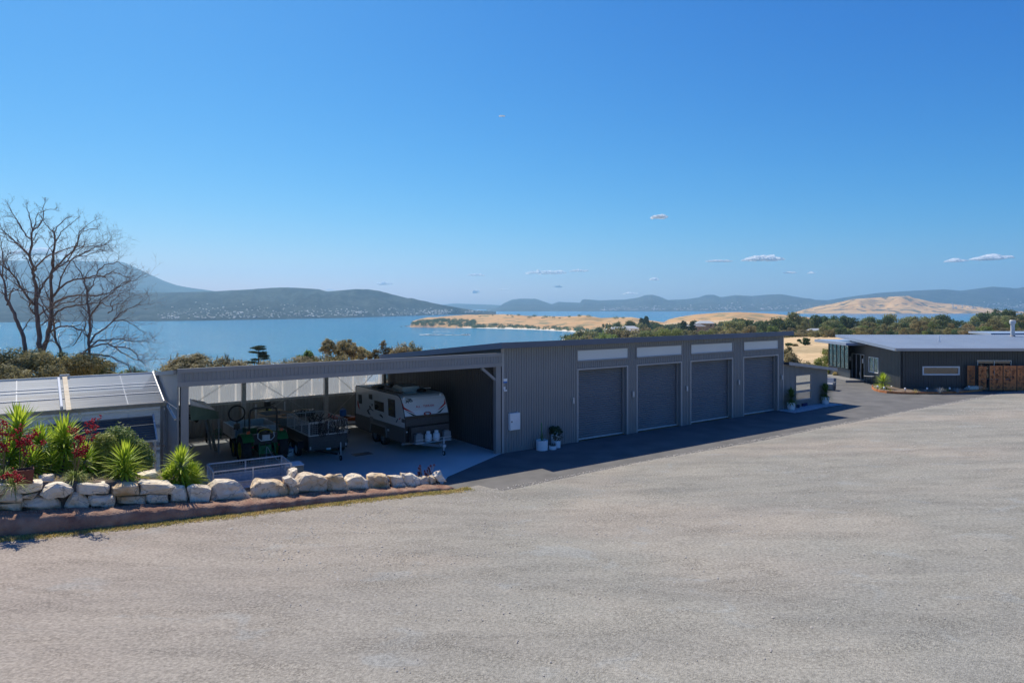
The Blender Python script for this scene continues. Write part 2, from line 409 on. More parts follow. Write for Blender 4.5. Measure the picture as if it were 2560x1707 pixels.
M['darkplate'] = mat('dark_checker_plate', (.05, .05, .052), .4, metal=.2, col2=(.07, .07, .072), nscale=12, bump=.25, bscale=60)
M['poly_lap'] = sheetmat('sheet_overlap', (.9, .9, .9), .95, .4, .0, (.98, .99, 1.0))
def stained(m, scale=2.2, col=(.55, .36, .20), lo=.56, hi=.66, fac=.6):
    """adds ochre stains and dark cracks with a shape of their own to a stone material"""
    t = m.node_tree; b = t.nodes['Principled BSDF']; src = b.inputs['Base Color'].links[0].from_socket; tc = t.nodes.new('ShaderNodeTexCoord')
    n = t.nodes.new('ShaderNodeTexNoise'); n.inputs['Scale'].default_value = scale; n.inputs['Detail'].default_value = 7; n.inputs['Distortion'].default_value = 1.2; t.links.new(tc.outputs['Object'], n.inputs['Vector'])
    r = t.nodes.new('ShaderNodeMapRange'); r.inputs[1].default_value = lo; r.inputs[2].default_value = hi; r.inputs[4].default_value = fac; t.links.new(n.outputs[0], r.inputs[0])
    x = t.nodes.new('ShaderNodeMix'); x.data_type = 'RGBA'; t.links.new(r.outputs[0], x.inputs[0]); t.links.new(src, x.inputs[6]); x.inputs[7].default_value = (*col, 1)
    v = t.nodes.new('ShaderNodeTexVoronoi'); v.feature = 'DISTANCE_TO_EDGE'; v.inputs['Scale'].default_value = 2.3; nn = t.nodes.new('ShaderNodeTexNoise'); nn.inputs['Scale'].default_value = 3; t.links.new(tc.outputs['Object'], nn.inputs['Vector'])
    mv = t.nodes.new('ShaderNodeMix'); mv.data_type = 'VECTOR'; mv.inputs[0].default_value = .35; t.links.new(tc.outputs['Object'], mv.inputs[4]); t.links.new(nn.outputs['Color'], mv.inputs[5]); t.links.new(mv.outputs[1], v.inputs['Vector'])
    r2 = t.nodes.new('ShaderNodeMapRange'); r2.inputs[1].default_value = .0; r2.inputs[2].default_value = .022; r2.inputs[3].default_value = .45; r2.inputs[4].default_value = 1; t.links.new(v.outputs['Distance'], r2.inputs[0])
    y = t.nodes.new('ShaderNodeMix'); y.data_type = 'RGBA'; y.blend_type = 'MULTIPLY'; y.inputs[0].default_value = 1; t.links.new(x.outputs[2], y.inputs[6]); t.links.new(r2.outputs[0], y.inputs[7]); t.links.new(y.outputs[2], b.inputs['Base Color'])

# ================================================================== SETTING
SEA = -53.0
def rampmat(name, build):
    m = bpy.data.materials.new(name); m.use_nodes = True; t = m.node_tree; b = t.nodes['Principled BSDF']; build(t, b); return m
def nz(t, scale, detail=4, vec=None, dist=0.0, stretch=None):
    if vec is None:
        vec = t.nodes.new('ShaderNodeTexCoord').outputs['Object']
    if stretch:
        mp = t.nodes.new('ShaderNodeMapping'); mp.inputs['Scale'].default_value = stretch; t.links.new(vec, mp.inputs[0]); vec = mp.outputs[0]
    n = t.nodes.new('ShaderNodeTexNoise'); n.inputs['Scale'].default_value = scale; n.inputs['Detail'].default_value = detail; n.inputs['Distortion'].default_value = dist
    t.links.new(vec, n.inputs['Vector']); return n.outputs['Fac']
def rmp(t, src, stops):
    r = t.nodes.new('ShaderNodeValToRGB'); e = r.color_ramp.elements
    for i, (p, c) in enumerate(stops):
        if i > 1: q = e.new(p)
        else: q = e[i]; q.position = p
        q.color = (*c, 1)
    t.links.new(src, r.inputs[0]); return r.outputs[0]
def mx(t, f, a, b, mode='MIX'):
    x = t.nodes.new('ShaderNodeMix'); x.data_type = 'RGBA'; x.blend_type = mode
    for s_, i in ((f, 0), (a, 6), (b, 7)):
        if isinstance(s_, (int, float)): x.inputs[i].default_value = s_
        elif isinstance(s_, tuple): x.inputs[i].default_value = (*s_, 1)
        else: t.links.new(s_, x.inputs[i])
    return x.outputs[2]

# ---- land: one sheet from the yard down to the shore
DK = [0, 46, 60, 80, 100, 200, 300, 420, 600, 800, 1000, 1200, 1500, 1800, 2300]
LT = {
 -1500: [0, 0, -1.5, -4, -7, -19, -31, -44, -59, -60, -60, -60, -60, -60, -60],
 700:  [0, 0, -1.5, -4, -7, -19, -31, -44, -59, -60, -60, -60, -60, -60, -60],
 1150: [0, 0, -1.5, -4, -7, -19, -31, -43, -58, -60, -60, -60, -60, -60, -60],
 1330: [0, 0, -1.5, -4, -7, -18, -28, -38, -50, -56, -58, -60, -60, -60, -60],
 1430: [0, 0, -1, -3.5, -6, -16, -25, -35, -43, -47, -50, -52, -54.5, -58, -60],
 1560: [0, 0, -.8, -2.5, -4.5, -12, -19, -27, -35, -39, -42, -44, -47, -58, -60],
 1700: [0, 0, -.6, -2, -3.5, -9, -15, -20, -25, -28, -30, -31, -30, -50, -60],
 1850: [0, 0, -.4, -1.5, -2.6, -6, -10, -14, -18, -22, -24, -25, -26, -40, -60],
 1980: [0, 0, 0, -1, -2.2, -5, -7.6, -12, -20, -26, -30, -34, -45, -58, -60],
 2150: [0, 0, 0, -.5, -1.5, -4, -7.2, -13, -36, -58, -60, -60, -60, -60, -60],
 2400: [0, 0, 0, -.4, -1.2, -3.6, -6.6, -12, -36, -58, -60, -60, -60, -60, -60],
 4200: [0, 0, 0, -.4, -1.2, -3.6, -6.6, -12, -36, -58, -60, -60, -60, -60, -60]}
LC = sorted(LT); LA = np.array([LT[c] for c in LC], float)
def land_z(x, y):
    d = max(y, .5); px = CX + F * x / max(y, 20.0)
    c = [float(np.interp(d, DK, LA[i])) for i in range(len(LC))]
    z = float(np.interp(px, LC, c))
    if y > 64:
        k = min(1, (y - 64) / 150.0)
        z += k * 1.6 * noise.noise(Vector((x * .02, y * .012, 0))) + k * .5 * noise.noise(Vector((x * .08, y * .05, 3)))
    return z
def grid_mesh(name, rows, matl, smooth=True):
    h = len(rows); w = len(rows[0]); V = np.array([tuple(p) for r in rows for p in r], float)
    i = np.arange(h - 1)[:, None] * w + np.arange(w - 1)[None, :]
    Q = np.stack([i, i + 1, i + w + 1, i + w], -1).reshape(-1, 4)
    return npobj(name, V, Q, matl, smooth=smooth)
ys = list(np.linspace(-60, 40, 12)) + list(np.geomspace(44, 2300, 130))
rows = []
for y in ys:
    row = []
    for px in np.linspace(-1400, 4100, 240):
        x = (px - CX) / F * max(y, 60.0) if y > 60 else (px - CX) / F * 60.0
        row.append((x, y, land_z(x, y) - .06))
    rows.append(row)
def b_land(t, b):
    f = rmp(t, nz(t, .05, 6, dist=.5), [(.35, (.56, .38, .20)), (.55, (.68, .49, .28)), (.68, (.46, .33, .17))])
    g = rmp(t, nz(t, .02, 5), [(.52, (0, 0, 0)), (.62, (1, 1, 1))])
    c = mx(t, mx(t, .75, (0, 0, 0), g), f, (.13, .125, .06))
    c = mx(t, .5, c, rmp(t, nz(t, 1.2, 5, stretch=(.5, 1.5, 1)), [(.35, (.34, .23, .12)), (.65, (.72, .54, .33))]))
    sx = t.nodes.new('ShaderNodeSeparateXYZ'); t.links.new(t.nodes.new('ShaderNodeTexCoord').outputs['Object'], sx.inputs[0])
    s = rmp(t, sx.outputs[2], [(0, (1, 1, 1)), (1, (0, 0, 0))])
    mr = t.nodes.new('ShaderNodeMapRange'); mr.inputs[1].default_value = -50.6; mr.inputs[2].default_value = -51.6; t.links.new(sx.outputs[2], mr.inputs[0])
    c = mx(t, mr.outputs[0], c, (.62, .55, .43))
    t.links.new(c, b.inputs['Base Color']); b.inputs['Roughness'].default_value = .95; b.inputs['Specular IOR Level'].default_value = .15
M['land'] = rampmat('dry_paddock', b_land)
tag(grid_mesh('ground', rows, M['land']), kind='structure')

# ---- sea
def b_sea(t, b):
    sh = rmp(t, nz(t, .0022, 3, stretch=(1, .5, 1)), [(.3, (.003, .12, .23)), (.7, (.010, .175, .29))])
    sx = t.nodes.new('ShaderNodeSeparateXYZ'); t.links.new(t.nodes.new('ShaderNodeTexCoord').outputs['Object'], sx.inputs[0])
    mr = t.nodes.new('ShaderNodeMapRange'); mr.inputs[1].default_value = 1500; mr.inputs[2].default_value = 4200; t.links.new(sx.outputs[1], mr.inputs[0])
    c = mx(t, mr.outputs[0], sh, (.004, .10, .23))
    t.links.new(c, b.inputs['Base Color']); b.inputs['Roughness'].default_value = .14; b.inputs['Specular IOR Level'].default_value = .5; b.inputs['IOR'].default_value = 1.33
    n1 = nz(t, .30, 8, stretch=(.8, 1.2, 1)); n2 = nz(t, .035, 3, stretch=(.6, 1.3, 1))
    ad = t.nodes.new('ShaderNodeMath'); ad.operation = 'MULTIPLY_ADD'; t.links.new(n2, ad.inputs[0]); ad.inputs[1].default_value = 1.6; t.links.new(n1, ad.inputs[2])
    bp = t.nodes.new('ShaderNodeBump'); bp.inputs['Strength'].default_value = .8; bp.inputs['Distance'].default_value = 2.2
    t.links.new(ad.outputs[0], bp.inputs['Height']); t.links.new(bp.outputs[0], b.inputs['Normal'])
M['sea'] = rampmat('sea_water', b_sea)
tag(MB().add([(-13500, 150, SEA), (13500, 150, SEA), (13500, 11000, SEA), (-13500, 11000, SEA)], [(0, 1, 2, 3)]).obj('sea', M['sea']), kind='structure')

# ---- headland with the beach
rg = [(1000, 816), (1012, 815), (1026, 813), (1030, 803), (1055, 796), (1070, 793), (1090, 793), (1120, 790), (1165, 787), (1260, 785.5), (1298, 788), (1333, 790), (1405, 791), (1440, 790.5), (1460, 788), (1475, 790), (1502, 795), (1545, 793), (1580, 793), (1620, 800), (1660, 806)]
bs = [(1000, 817.5), (1026, 818), (1100, 819), (1170, 820), (1260, 822), (1333, 824), (1400, 827.5), (1452, 831), (1520, 836), (1660, 840)]
rp, rr = zip(*rg); bp_, br = zip(*bs)
rows = []
for t_ in [-.25, -.05, 0, .03, .07, .12, .2, .3, .42, .55, .7, .85, 1.0, 1.12, 1.3, 1.6]:
    row = []
    for px in np.linspace(1000, 1660, 190):
        rb = float(np.interp(px, bp_, br)); rt = float(np.interp(px, rp, rr))
        db = 60 * F / (rb - HZ); depth = 420 if px > 1100 else 120 + 3 * (px - 1000)
        d = db + t_ * depth
        ztop = zr(rt, db + depth); cl = np.clip((1180 - px) / 80, 0, 1)
        h = ztop - SEA
        if t_ <= 0: z = SEA + t_ * 16
        elif t_ <= 1:
            g = (t_ ** .35 * cl * .9 + (1 - cl * .9) * t_ ** 1.05)
            if cl < .5: g = max(0, g - .0) * (1 if t_ > .12 else t_ / .12)
            z = SEA + h * g
            z += (noise.noise(Vector((px * .06, t_ * 8, 1))) * 3.2 * cl + noise.noise(Vector((px * .02, t_ * 3, 5))) * 1.0) * math.sin(math.pi * min(1, t_)) 
        else: z = ztop - (t_ - 1) * 110
        row.append(at(px, d, z))
    rows.append(row)
def b_head(t, b):
    f = rmp(t, nz(t, .012, 5, stretch=(.5, 1.3, 1)), [(.35, (.46, .26, .11)), (.5, (.55, .34, .16)), (.65, (.33, .21, .09))])
    gr = rmp(t, nz(t, .03, 6), [(.56, (0, 0, 0)), (.62, (1, 1, 1))])
    c = mx(t, mx(t, .8, (0, 0, 0), gr), f, (.17, .17, .09))
    ge = t.nodes.new('ShaderNodeNewGeometry'); sn = t.nodes.new('ShaderNodeSeparateXYZ'); t.links.new(ge.outputs['True Normal'], sn.inputs[0])
    mr = t.nodes.new('ShaderNodeMapRange'); mr.inputs[1].default_value = .93; mr.inputs[2].default_value = .80; t.links.new(sn.outputs[2], mr.inputs[0])
    rock = rmp(t, nz(t, .08, 6), [(.4, (.16, .11, .09)), (.6, (.33, .25, .20))])
    c = mx(t, mr.outputs[0], c, rock)
    sx = t.nodes.new('ShaderNodeSeparateXYZ'); t.links.new(t.nodes.new('ShaderNodeTexCoord').outputs['Object'], sx.inputs[0])
    m2 = t.nodes.new('ShaderNodeMapRange'); m2.inputs[1].default_value = SEA + 2.6; m2.inputs[2].default_value = SEA + 1.6; t.links.new(sx.outputs[2], m2.inputs[0])
    m3 = t.nodes.new('ShaderNodeMapRange'); m3.inputs[1].default_value = -150; m3.inputs[2].default_value = -90; t.links.new(sx.outputs[0], m3.inputs[0])
    ml = t.nodes.new('ShaderNodeMath'); ml.operation = 'MULTIPLY'; t.links.new(m2.outputs[0], ml.inputs[0]); t.links.new(m3.outputs[0], ml.inputs[1])
    c = mx(t, ml.outputs[0], c, (.75, .68, .56))
    t.links.new(c, b.inputs['Base Color']); b.inputs['Roughness'].default_value = .95; b.inputs['Specular IOR Level'].default_value = .1
M['head'] = rampmat('headland_grass', b_head)
tag(grid_mesh('headland', rows, M['head']), kind='structure')

# ---- golden rise on the land behind the tree belt, and the far hills
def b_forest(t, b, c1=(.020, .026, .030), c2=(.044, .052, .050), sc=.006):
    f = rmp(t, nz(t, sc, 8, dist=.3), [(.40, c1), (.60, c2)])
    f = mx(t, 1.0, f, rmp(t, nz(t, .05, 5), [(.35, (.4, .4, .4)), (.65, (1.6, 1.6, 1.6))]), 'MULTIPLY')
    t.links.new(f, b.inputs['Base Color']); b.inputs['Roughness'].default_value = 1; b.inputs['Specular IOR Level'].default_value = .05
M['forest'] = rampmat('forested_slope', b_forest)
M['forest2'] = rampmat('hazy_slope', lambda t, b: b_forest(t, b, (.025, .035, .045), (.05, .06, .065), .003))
def b_gold(t, b):
    f = rmp(t, nz(t, .006, 5, stretch=(.6, 1.4, 1)), [(.38, (.50, .28, .09)), (.52, (.66, .41, .16)), (.62, (.40, .24, .08))])
    g = rmp(t, nz(t, .011, 7, dist=.4), [(.54, (0, 0, 0)), (.59, (1, 1, 1))])
    t.links.new(mx(t, mx(t, .85, (0, 0, 0), g), f, (.07, .07, .04)), b.inputs['Base Color']); b.inputs['Roughness'].default_value = 1; b.inputs['Specular IOR Level'].default_value = .05
M['gold'] = rampmat('dry_grass_hill', b_gold)
def hill(name, pts, db, dr, matl, amp=.12, px0=None, px1=None, n=150, rise=.9, seed=0, bump=.010):
    """pts: skyline (px,row); db(px): distance of the foot; dr: distance of the ridge"""
    p, r = zip(*pts); rows = []
    px0 = px0 if px0 is not None else p[0]; px1 = px1 if px1 is not None else p[-1]
    ts = [-.06, 0, .04, .1, .18, .27, .37, .48, .6, .72, .84, .93, 1, 1.1, 1.35, 1.8]
    for t_ in ts:
        row = []
        for px in np.linspace(px0, px1, n):
            d0 = db(px) if callable(db) else db; d1 = dr
            d = d0 + (d1 - d0) * t_
            zt = zr(float(np.interp(px, p, r)), d1); h = zt - SEA + 1
            if t_ <= 0: z = SEA - 1 + t_ * 60
            elif t_ <= 1: z = SEA - 1 + h * t_ ** rise * (1 + amp * 2.2 * noise.noise(Vector((px * .012 + seed, t_ * 2.2, seed))) * math.sin(math.pi * t_) + amp * .9 * noise.noise(Vector((px * .05 + seed, t_ * 6, seed))) * math.sin(math.pi * t_))
            else: z = zt - (t_ - 1) * h * .9
            if .99 < t_ < 1.01: z += h * bump * noise.noise(Vector((px * .35, seed, 0)))
            row.append(at(px, d, z))
        rows.append(row)
    return tag(grid_mesh(name, rows, matl), kind='structure')
LS = [(-500, 722), (-200, 735), (100, 735), (334, 731), (425, 731.5), (480, 730), (535, 728), (625, 723.5), (680, 719.5), (715, 718.5), (750, 720), (795, 722.5), (818, 729), (840, 727), (880, 723.5), (920, 723), (950, 727.5), (985, 737), (1030, 748), (1070, 755), (1110, 763), (1150, 770), (1190, 776), (1240, 779)]
lshore = lambda px: 60 * F / (float(np.interp(px, [-500, 0, 500, 860, 1100, 1240], [810, 806, 802, 795, 787, 783])) - HZ)
hill('hill', LS, lshore, 4300, M['forest'], seed=1, n=300, amp=.30)
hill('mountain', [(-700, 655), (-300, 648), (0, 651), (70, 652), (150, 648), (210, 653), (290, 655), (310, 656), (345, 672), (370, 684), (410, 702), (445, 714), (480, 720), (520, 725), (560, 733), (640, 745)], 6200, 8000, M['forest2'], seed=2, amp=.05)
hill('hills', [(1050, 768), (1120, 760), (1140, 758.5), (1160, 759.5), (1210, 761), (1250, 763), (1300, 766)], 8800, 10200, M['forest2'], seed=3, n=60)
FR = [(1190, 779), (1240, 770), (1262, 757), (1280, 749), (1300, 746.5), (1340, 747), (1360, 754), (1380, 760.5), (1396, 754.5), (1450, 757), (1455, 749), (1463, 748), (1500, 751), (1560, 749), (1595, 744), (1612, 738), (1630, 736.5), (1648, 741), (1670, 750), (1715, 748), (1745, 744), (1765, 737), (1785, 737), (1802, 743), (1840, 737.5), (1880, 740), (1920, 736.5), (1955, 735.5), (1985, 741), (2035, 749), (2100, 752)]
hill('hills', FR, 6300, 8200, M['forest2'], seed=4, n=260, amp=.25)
hill('hills', [(1900, 770), (2060, 752), (2130, 741), (2200, 732), (2280, 727), (2330, 724.5), (2360, 723), (2400, 727), (2440, 722), (2480, 716.5), (2510, 718), (2540, 721), (2570, 716), (2700, 712), (3300, 705)], 6500, 8000, M['forest'], seed=5, n=160)
hill('hill', [(1985, 781), (2010, 774), (2050, 764), (2090, 757), (2130, 748), (2190, 744), (2240, 741), (2262, 740.5), (2300, 748), (2340, 757), (2380, 760), (2420, 764), (2470, 770), (2500, 776), (2560, 779)], 4700, 5300, M['gold'], seed=6, n=160, amp=.35)
hill('hill', [(1655, 808), (1672, 798), (1700, 792), (1740, 786), (1800, 781.5), (1845, 780), (1880, 781.5), (1940, 785), (1990, 790), (2060, 797)], lambda px: 1330, 1750, M['head'], seed=7, n=90, bump=.004)

# ---- paved sheets
def sheet(name, uvs, z, matl):
    return tag(MB().add([W(u, v, z) for u, v in uvs], [tuple(range(len(uvs)))]).obj(name, matl), kind='structure')
sheet('asphalt_driveway', [(-5.6, -5.6), (62, -5.6), (62, 6), (50, 9.5), (44, 13.5), (38, 14.5), (33, 13.2), (27.5, 11.2), (22, 9), (21, -.0), (0.0, 0.0), (-4.3, -2.3), (-5.1, -3.4)], 0.0, M['asphalt'])
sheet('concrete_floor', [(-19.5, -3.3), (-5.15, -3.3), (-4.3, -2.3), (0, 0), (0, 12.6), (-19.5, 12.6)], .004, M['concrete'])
# levels read along the kerb: its foot, its top, and the bed behind the rocks, as heights over u
def level(pts, v):
    a = sorted(on_v(px, row, v) for px, row in pts); us_ = [p[0] for p in a]; zs_ = [p[1] for p in a]
    return lambda u: float(np.interp(u, us_, zs_))
KB0 = level([(0, 1345), (150, 1333), (300, 1318), (600, 1285), (900, 1250), (1140, 1224)], -4.22)
def KB(u): return max(0.0, KB0(u)) * min(1, max(0, (-4.6 - u) / 1.5))
KT = level([(-60, 1290), (0, 1285), (250, 1273), (440, 1261), (600, 1252), (828, 1233), (1000, 1220), (1138, 1209)], -3.8)
BT = level([(-60, 1198), (0, 1200), (200, 1203), (330, 1206), (450, 1216), (520, 1238), (650, 1232), (800, 1220), (1000, 1206), (1120, 1196)], -3.2)
def bedw(u): return 3.1 if u < -14.2 else (3.1 - (u + 14.2) * 1.35 if u < -13.0 else max(.5, 1.2 - max(0, u + 9) * .15))
def bedz(u, v): return BT(u)
def G(u, v): return G0(u, v) + KB(u)
def G0(u, v):
    e = max(0.0, -5.6 - v)
    z = .055 * (e - 1.2 * (1 - math.exp(-e / 1.2)))
    if u < -5: z *= 1.0
    return z
vb = lambda u: -5.25 + .25 * noise.noise(Vector((u * .12, 0, 0))) + .06 * noise.noise(Vector((u * .9, 3, 0))) + (.0 if u > -4 else 1.2)
rows = []
for v_ in list(np.linspace(0, 1, 8)) + list(np.linspace(1.2, 10, 50)) + [14, 20, 30, 45]:
    row = []
    for u_ in np.linspace(-62, 90, 520):
        v = vb(u_) - v_ * 2
        bumpz = .035 * noise.noise(Vector((u_ * .5, v * .5, 0))) * min(1, v_) + .018 * noise.noise(Vector((u_ * 1.7, v * 1.7, 4))) * min(1, v_ * 2)
        row.append(W(u_, v, .012 + G(u_, v) + bumpz + (.05 * math.sin(min(1, v_ / 1.0) * math.pi) if u_ > -4 else 0)))
    rows.append(row)
rows = [r[::-1] for r in rows]
tag(grid_mesh('gravel_yard', rows, M['gravel']), kind='structure')
# loose stones lying on the yard, thickest along its edge
rs = np.random.RandomState(3)
n = 13000
u_ = rs.uniform(-14, 46, n); vv = -5.0 - np.abs(rs.normal(0, 1, n)) * rs.choice([.5, 5, 9], n)
V = []; Q = []
ph = [(math.cos(a), math.sin(a)) for a in np.linspace(0, 2 * math.pi, 6)[:-1]]
for i in range(n):
    if u_[i] < -4.5 and vv[i] > -5.6: continue
    r0 = rs.uniform(.010, .026) * (1.0 if rs.rand() < .9 else 1.7); h = r0 * rs.uniform(.5, .9); a = rs.uniform(0, 6.3); c = W(u_[i], vv[i], .012 + G(u_[i], vv[i])); b0 = len(V)
    for (cx_, sy_) in ph:
        k = rs.uniform(.75, 1.2) * r0
        V.append((c.x + k * (cx_ * math.cos(a) - sy_ * math.sin(a)), c.y + k * (cx_ * math.sin(a) + sy_ * math.cos(a)), c.z + rs.uniform(0, .2) * h))
    V.append((c.x, c.y, c.z + h + .012))
    for j in range(5): Q.append((b0 + j, b0 + (j + 1) % 5, b0 + 5))
M['stone'] = mat('loose_stone', (.36, .35, .33), .9, col2=(.44, .40, .36), nscale=3)
st = npobj('gravel', np.array(V), np.array(Q), M['stone']); tag(st, 'loose grey crushed rock lying on the yard and along its edge', 'gravel', kind='stuff')

# ---- haze
hz = MB().box(-13900, 13900, -400, 11400, -73, 560).obj('haze', None)
hm = bpy.data.materials.new('haze_air'); hm.use_nodes = True; t = hm.node_tree; t.nodes.clear()
o_ = t.nodes.new('ShaderNodeOutputMaterial'); pv = t.nodes.new('ShaderNodeVolumePrincipled')
pv.inputs['Color'].default_value = (.44, .76, 1.0, 1); pv.inputs['Density'].default_value = .9e-4; pv.inputs['Anisotropy'].default_value = .4
t.links.new(pv.outputs[0], o_.inputs['Volume'])
hz.data.materials.clear(); hz.data.materials.append(hm)
tag(hz, 'pale blue sea haze over the bay and hills', 'haze', kind='stuff')

# ================================================================== GARAGE SHED
shed = root('garage_shed', W(0, 0), TH, 'long charcoal corrugated garage with four grey roller doors under one skillion roof', 'garage')
pu = lambda px: on_v(px, 900, 0)[0]
WTOP = 5.02
UE = pu(1958)
D = [(pu(1445), pu(1566)), (pu(1593), pu(1701)), (pu(1727), pu(1829)), (pu(1859), pu(1943))]
DH = [on_v(1445, 928, 0)[1], on_v(1593, 913, 0)[1], on_v(1727, 904, 0)[1], on_v(1859, 895, 0)[1]]
DHT = sum(DH) / 4
WZ = (on_v(1443, 902, 0)[1], on_v(1443, 877, 0)[1])       # clerestory sill / head
WX = [(pu(1443), pu(1569.5)), (pu(1591), pu(1704)), (pu(1727), pu(1831)), (pu(1859), pu(1945))]
m = MB(); x = .0
def bay(m, a, b, z0, z1): m.ribs(a, b, z0, z1, pitch=.15, depth=.035)
xs = [0.0]
for (a, b) in [(min(d[0], w[0]) - .06, max(d[1], w[1]) + .06) for d, w in zip(D, WX)]:
    bay(m, x, a, 0, WTOP); bay(m, a, b, DHT + .1, WZ[0] - .07); bay(m, a, b, WZ[1] + .07, WTOP); x = b
bay(m, x, UE, 0, WTOP)
for (d, w) in zip(D, WX):
    a, b = min(d[0], w[0]) - .06, max(d[1], w[1]) + .06
    if d[0] - .09 > a + .02: bay(m, a, d[0] - .09, 0, DHT + .1)
    if b > d[1] + .11: bay(m, d[1] + .09, b, 0, DHT + .1)
    if w[0] - .06 > a + .02: bay(m, a, w[0] - .06, WZ[0] - .07, WZ[1] + .07)
    if b > w[1] + .08: bay(m, w[1] + .06, b, WZ[0] - .07, WZ[1] + .07)
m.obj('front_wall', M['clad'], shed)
BK = 12.4; HB = 3.82
# left wall (seen inside the carport), right wall, back wall
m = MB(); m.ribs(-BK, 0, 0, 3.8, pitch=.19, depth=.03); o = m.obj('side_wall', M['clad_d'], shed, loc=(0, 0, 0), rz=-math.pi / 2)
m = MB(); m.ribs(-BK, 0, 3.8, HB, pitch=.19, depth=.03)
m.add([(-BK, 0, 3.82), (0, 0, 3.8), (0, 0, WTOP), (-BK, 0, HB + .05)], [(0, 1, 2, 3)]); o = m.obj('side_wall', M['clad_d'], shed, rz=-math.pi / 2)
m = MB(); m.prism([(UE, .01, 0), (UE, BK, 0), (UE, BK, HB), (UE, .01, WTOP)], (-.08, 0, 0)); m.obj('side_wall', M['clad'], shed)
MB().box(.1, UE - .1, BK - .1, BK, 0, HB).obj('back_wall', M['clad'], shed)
# roof with deep front fascia and gable barge boards
x0, x1 = -.32, on_v(1985, 850, -.45)[0]
y0, y1 = -.45, 12.9; s_ = (5.22 - 3.86) / 13.35
zf = lambda y: 5.22 - (y - y0) * s_
m = MB(); m.prism([(x0 + .04, y0 + .05, zf(y0) - .02), (x0 + .04, y1, zf(y1) - .02), (x0 + .04, y1, zf(y1) - .16), (x0 + .04, y0 + .05, zf(y0) - .18)], (x1 - x0 - .08, 0, 0)); m.obj('roof', M['roofing'], shed)
MB().box(x0, x1, y0, y0 + .04, 4.97, 5.25).obj('fascia', M['fascia'], shed)
for xx in (x0, x1 - .035):
    MB().prism([(xx, y0 + .041, 4.97), (xx, y0 + .041, 5.25), (xx, y1, zf(y1) + .03), (xx, y1, zf(y1) - .25)], (.035, 0, 0)).obj('barge_board', M['fascia'], shed)
# bracket where roof meets the wall at the carport end
MB().bar((-.16, -.22, 4.95), (-.02, -.04, 4.72), .09, .05).obj('bracket', M['trim'], shed)
# corner flashings
m = MB(); m.box(-.03, .13, -.035, -.018, 0, WTOP - .06).obj('corner_flashing', M['trim'], shed)
m = MB(); m.box(UE - .12, UE + .02, -.035, -.018, 0, WTOP - .06).obj('corner_flashing', M['trim'], shed)
# roller doors with frames, curtain ribs, bottom rail
def make_door(w, h):
    e = root('roller_door', (0, 0, 0)); e.parent = shed
    m = MB(); m.ribs(0.0, w, .07, h + .1, y=.30, pitch=.12, depth=.04, horiz=True, kind='sine', back=.03); m.obj('curtain', M['roller'], e)
    m = MB(); m.box(0, w, .235, .30, .005, .085); m.box(.0, w, .20, .235, .02, .035); m.obj('bottom_rail', M['galv'], e)
    m = MB(); m.box(-.10, 0, -.045, .0, 0, h + .09); m.box(w, w + .10, -.045, .0, 0, h + .09); m.box(0, w, -.045, .0, h, h + .09)
    m.obj('door_frame', M['trim'], e)
    m = MB(); m.box(-.08, 0, .0005, .29, 0, h + .09); m.box(w, w + .08, .0005, .29, 0, h + .09); m.box(0, w, .0005, .29, h, h + .09); m.obj('door_reveal', M['clad'], e)
    m = MB(); m.box(w - .09, w - .001, .18, .24, 0.09, h - .01); m.obj('guide_rail', M['beam'], e); MB().box(.001, .09, .18, .24, .09, h - .01).obj('guide_rail', M['beam'], e)
    return e
for (a, b) in D:
    e = make_door(b - a, DHT); e.location = (a, 0, 0)
for (a, b) in WX:
    f = MB(); z0, z1 = WZ
    f.box(a - .06, a, -.05, .03, z0 - .06, z1 + .06); f.box(b, b + .06, -.05, .03, z0 - .06, z1 + .06)
    f.box(a, b, -.05, .03, z1, z1 + .06); f.box(a, b, -.075, .03, z0 - .06, z0)
    w_ = root('clerestory_window', (0, 0, 0)); w_.parent = shed
    f.obj('window_frame', M['beam'], w_); MB().box(a, b, .0, .02, z0, z1).obj('pane', M['glass_frost'], w_)
# wall lights
for (X, Y) in ((1003, 790), (1662, 718)):
    pass
for (px, row) in ((1432, 1001), (1581.5, 985), (1716, 971), (1846, 955.5), (1953.5, 943)):
    u, z = on_v(px, row, -.05)
    l_ = root('wall_light', (u, 0, z)); l_.parent = shed
    MB().box(-.035, .035, -.06, -.017, -.06, .06).obj('back_plate', M['beam'], l_)
    MB().lathe([(.052, -.15), (.056, -.145), (.056, .145), (.052, .15)], (0, -.11, 0), 14).obj('lamp_tube', M['galv'], l_)
# white meter box, small signs at the corner
(u0, z0), (u1, z1) = on_v(1275, 1076, -.16), on_v(1300, 1031, -.16)
mb_ = root('meter_box', (0, 0, 0)); mb_.parent = shed
MB().box(u0, u1, -.17, -.018, z0, z1).obj('box_body', M['white'], mb_)
MB().box(u0 + .025, u1 - .015, -.185, -.171, z0 + .03, z1 - .03).obj('box_door', M['white'], mb_)
MB().box(u0 + .06, u0 + .12, -.195, -.186, (z0 + z1) / 2 - .03, (z0 + z1) / 2 + .04).obj('lock', M['black'], mb_)
m = MB(); m.box(u0 + .06, u0 + .08, -.06, -.02, z1, z1 + .06); m.obj('conduit', M['galv'], mb_); MB().box(u1 - .1, u1 - .08, -.06, -.02, z1, z1 + .06).obj('conduit', M['galv'], mb_)
(u0, z0), (u1, z1) = on_v(1258.5, 957.5, -.04), on_v(1267.5, 946, -.04)
sg = root('wall_sign', (0, 0, 0)); sg.parent = shed
MB().box(u0, u1, -.055, -.036, z0 + (z1 - z0) * .38, z1).obj('white_panel', M['white'], sg)
MB().box(u0, u1, -.055, -.036, z0, z0 + (z1 - z0) * .38 - .002).obj('blue_panel', M['blue'], sg)
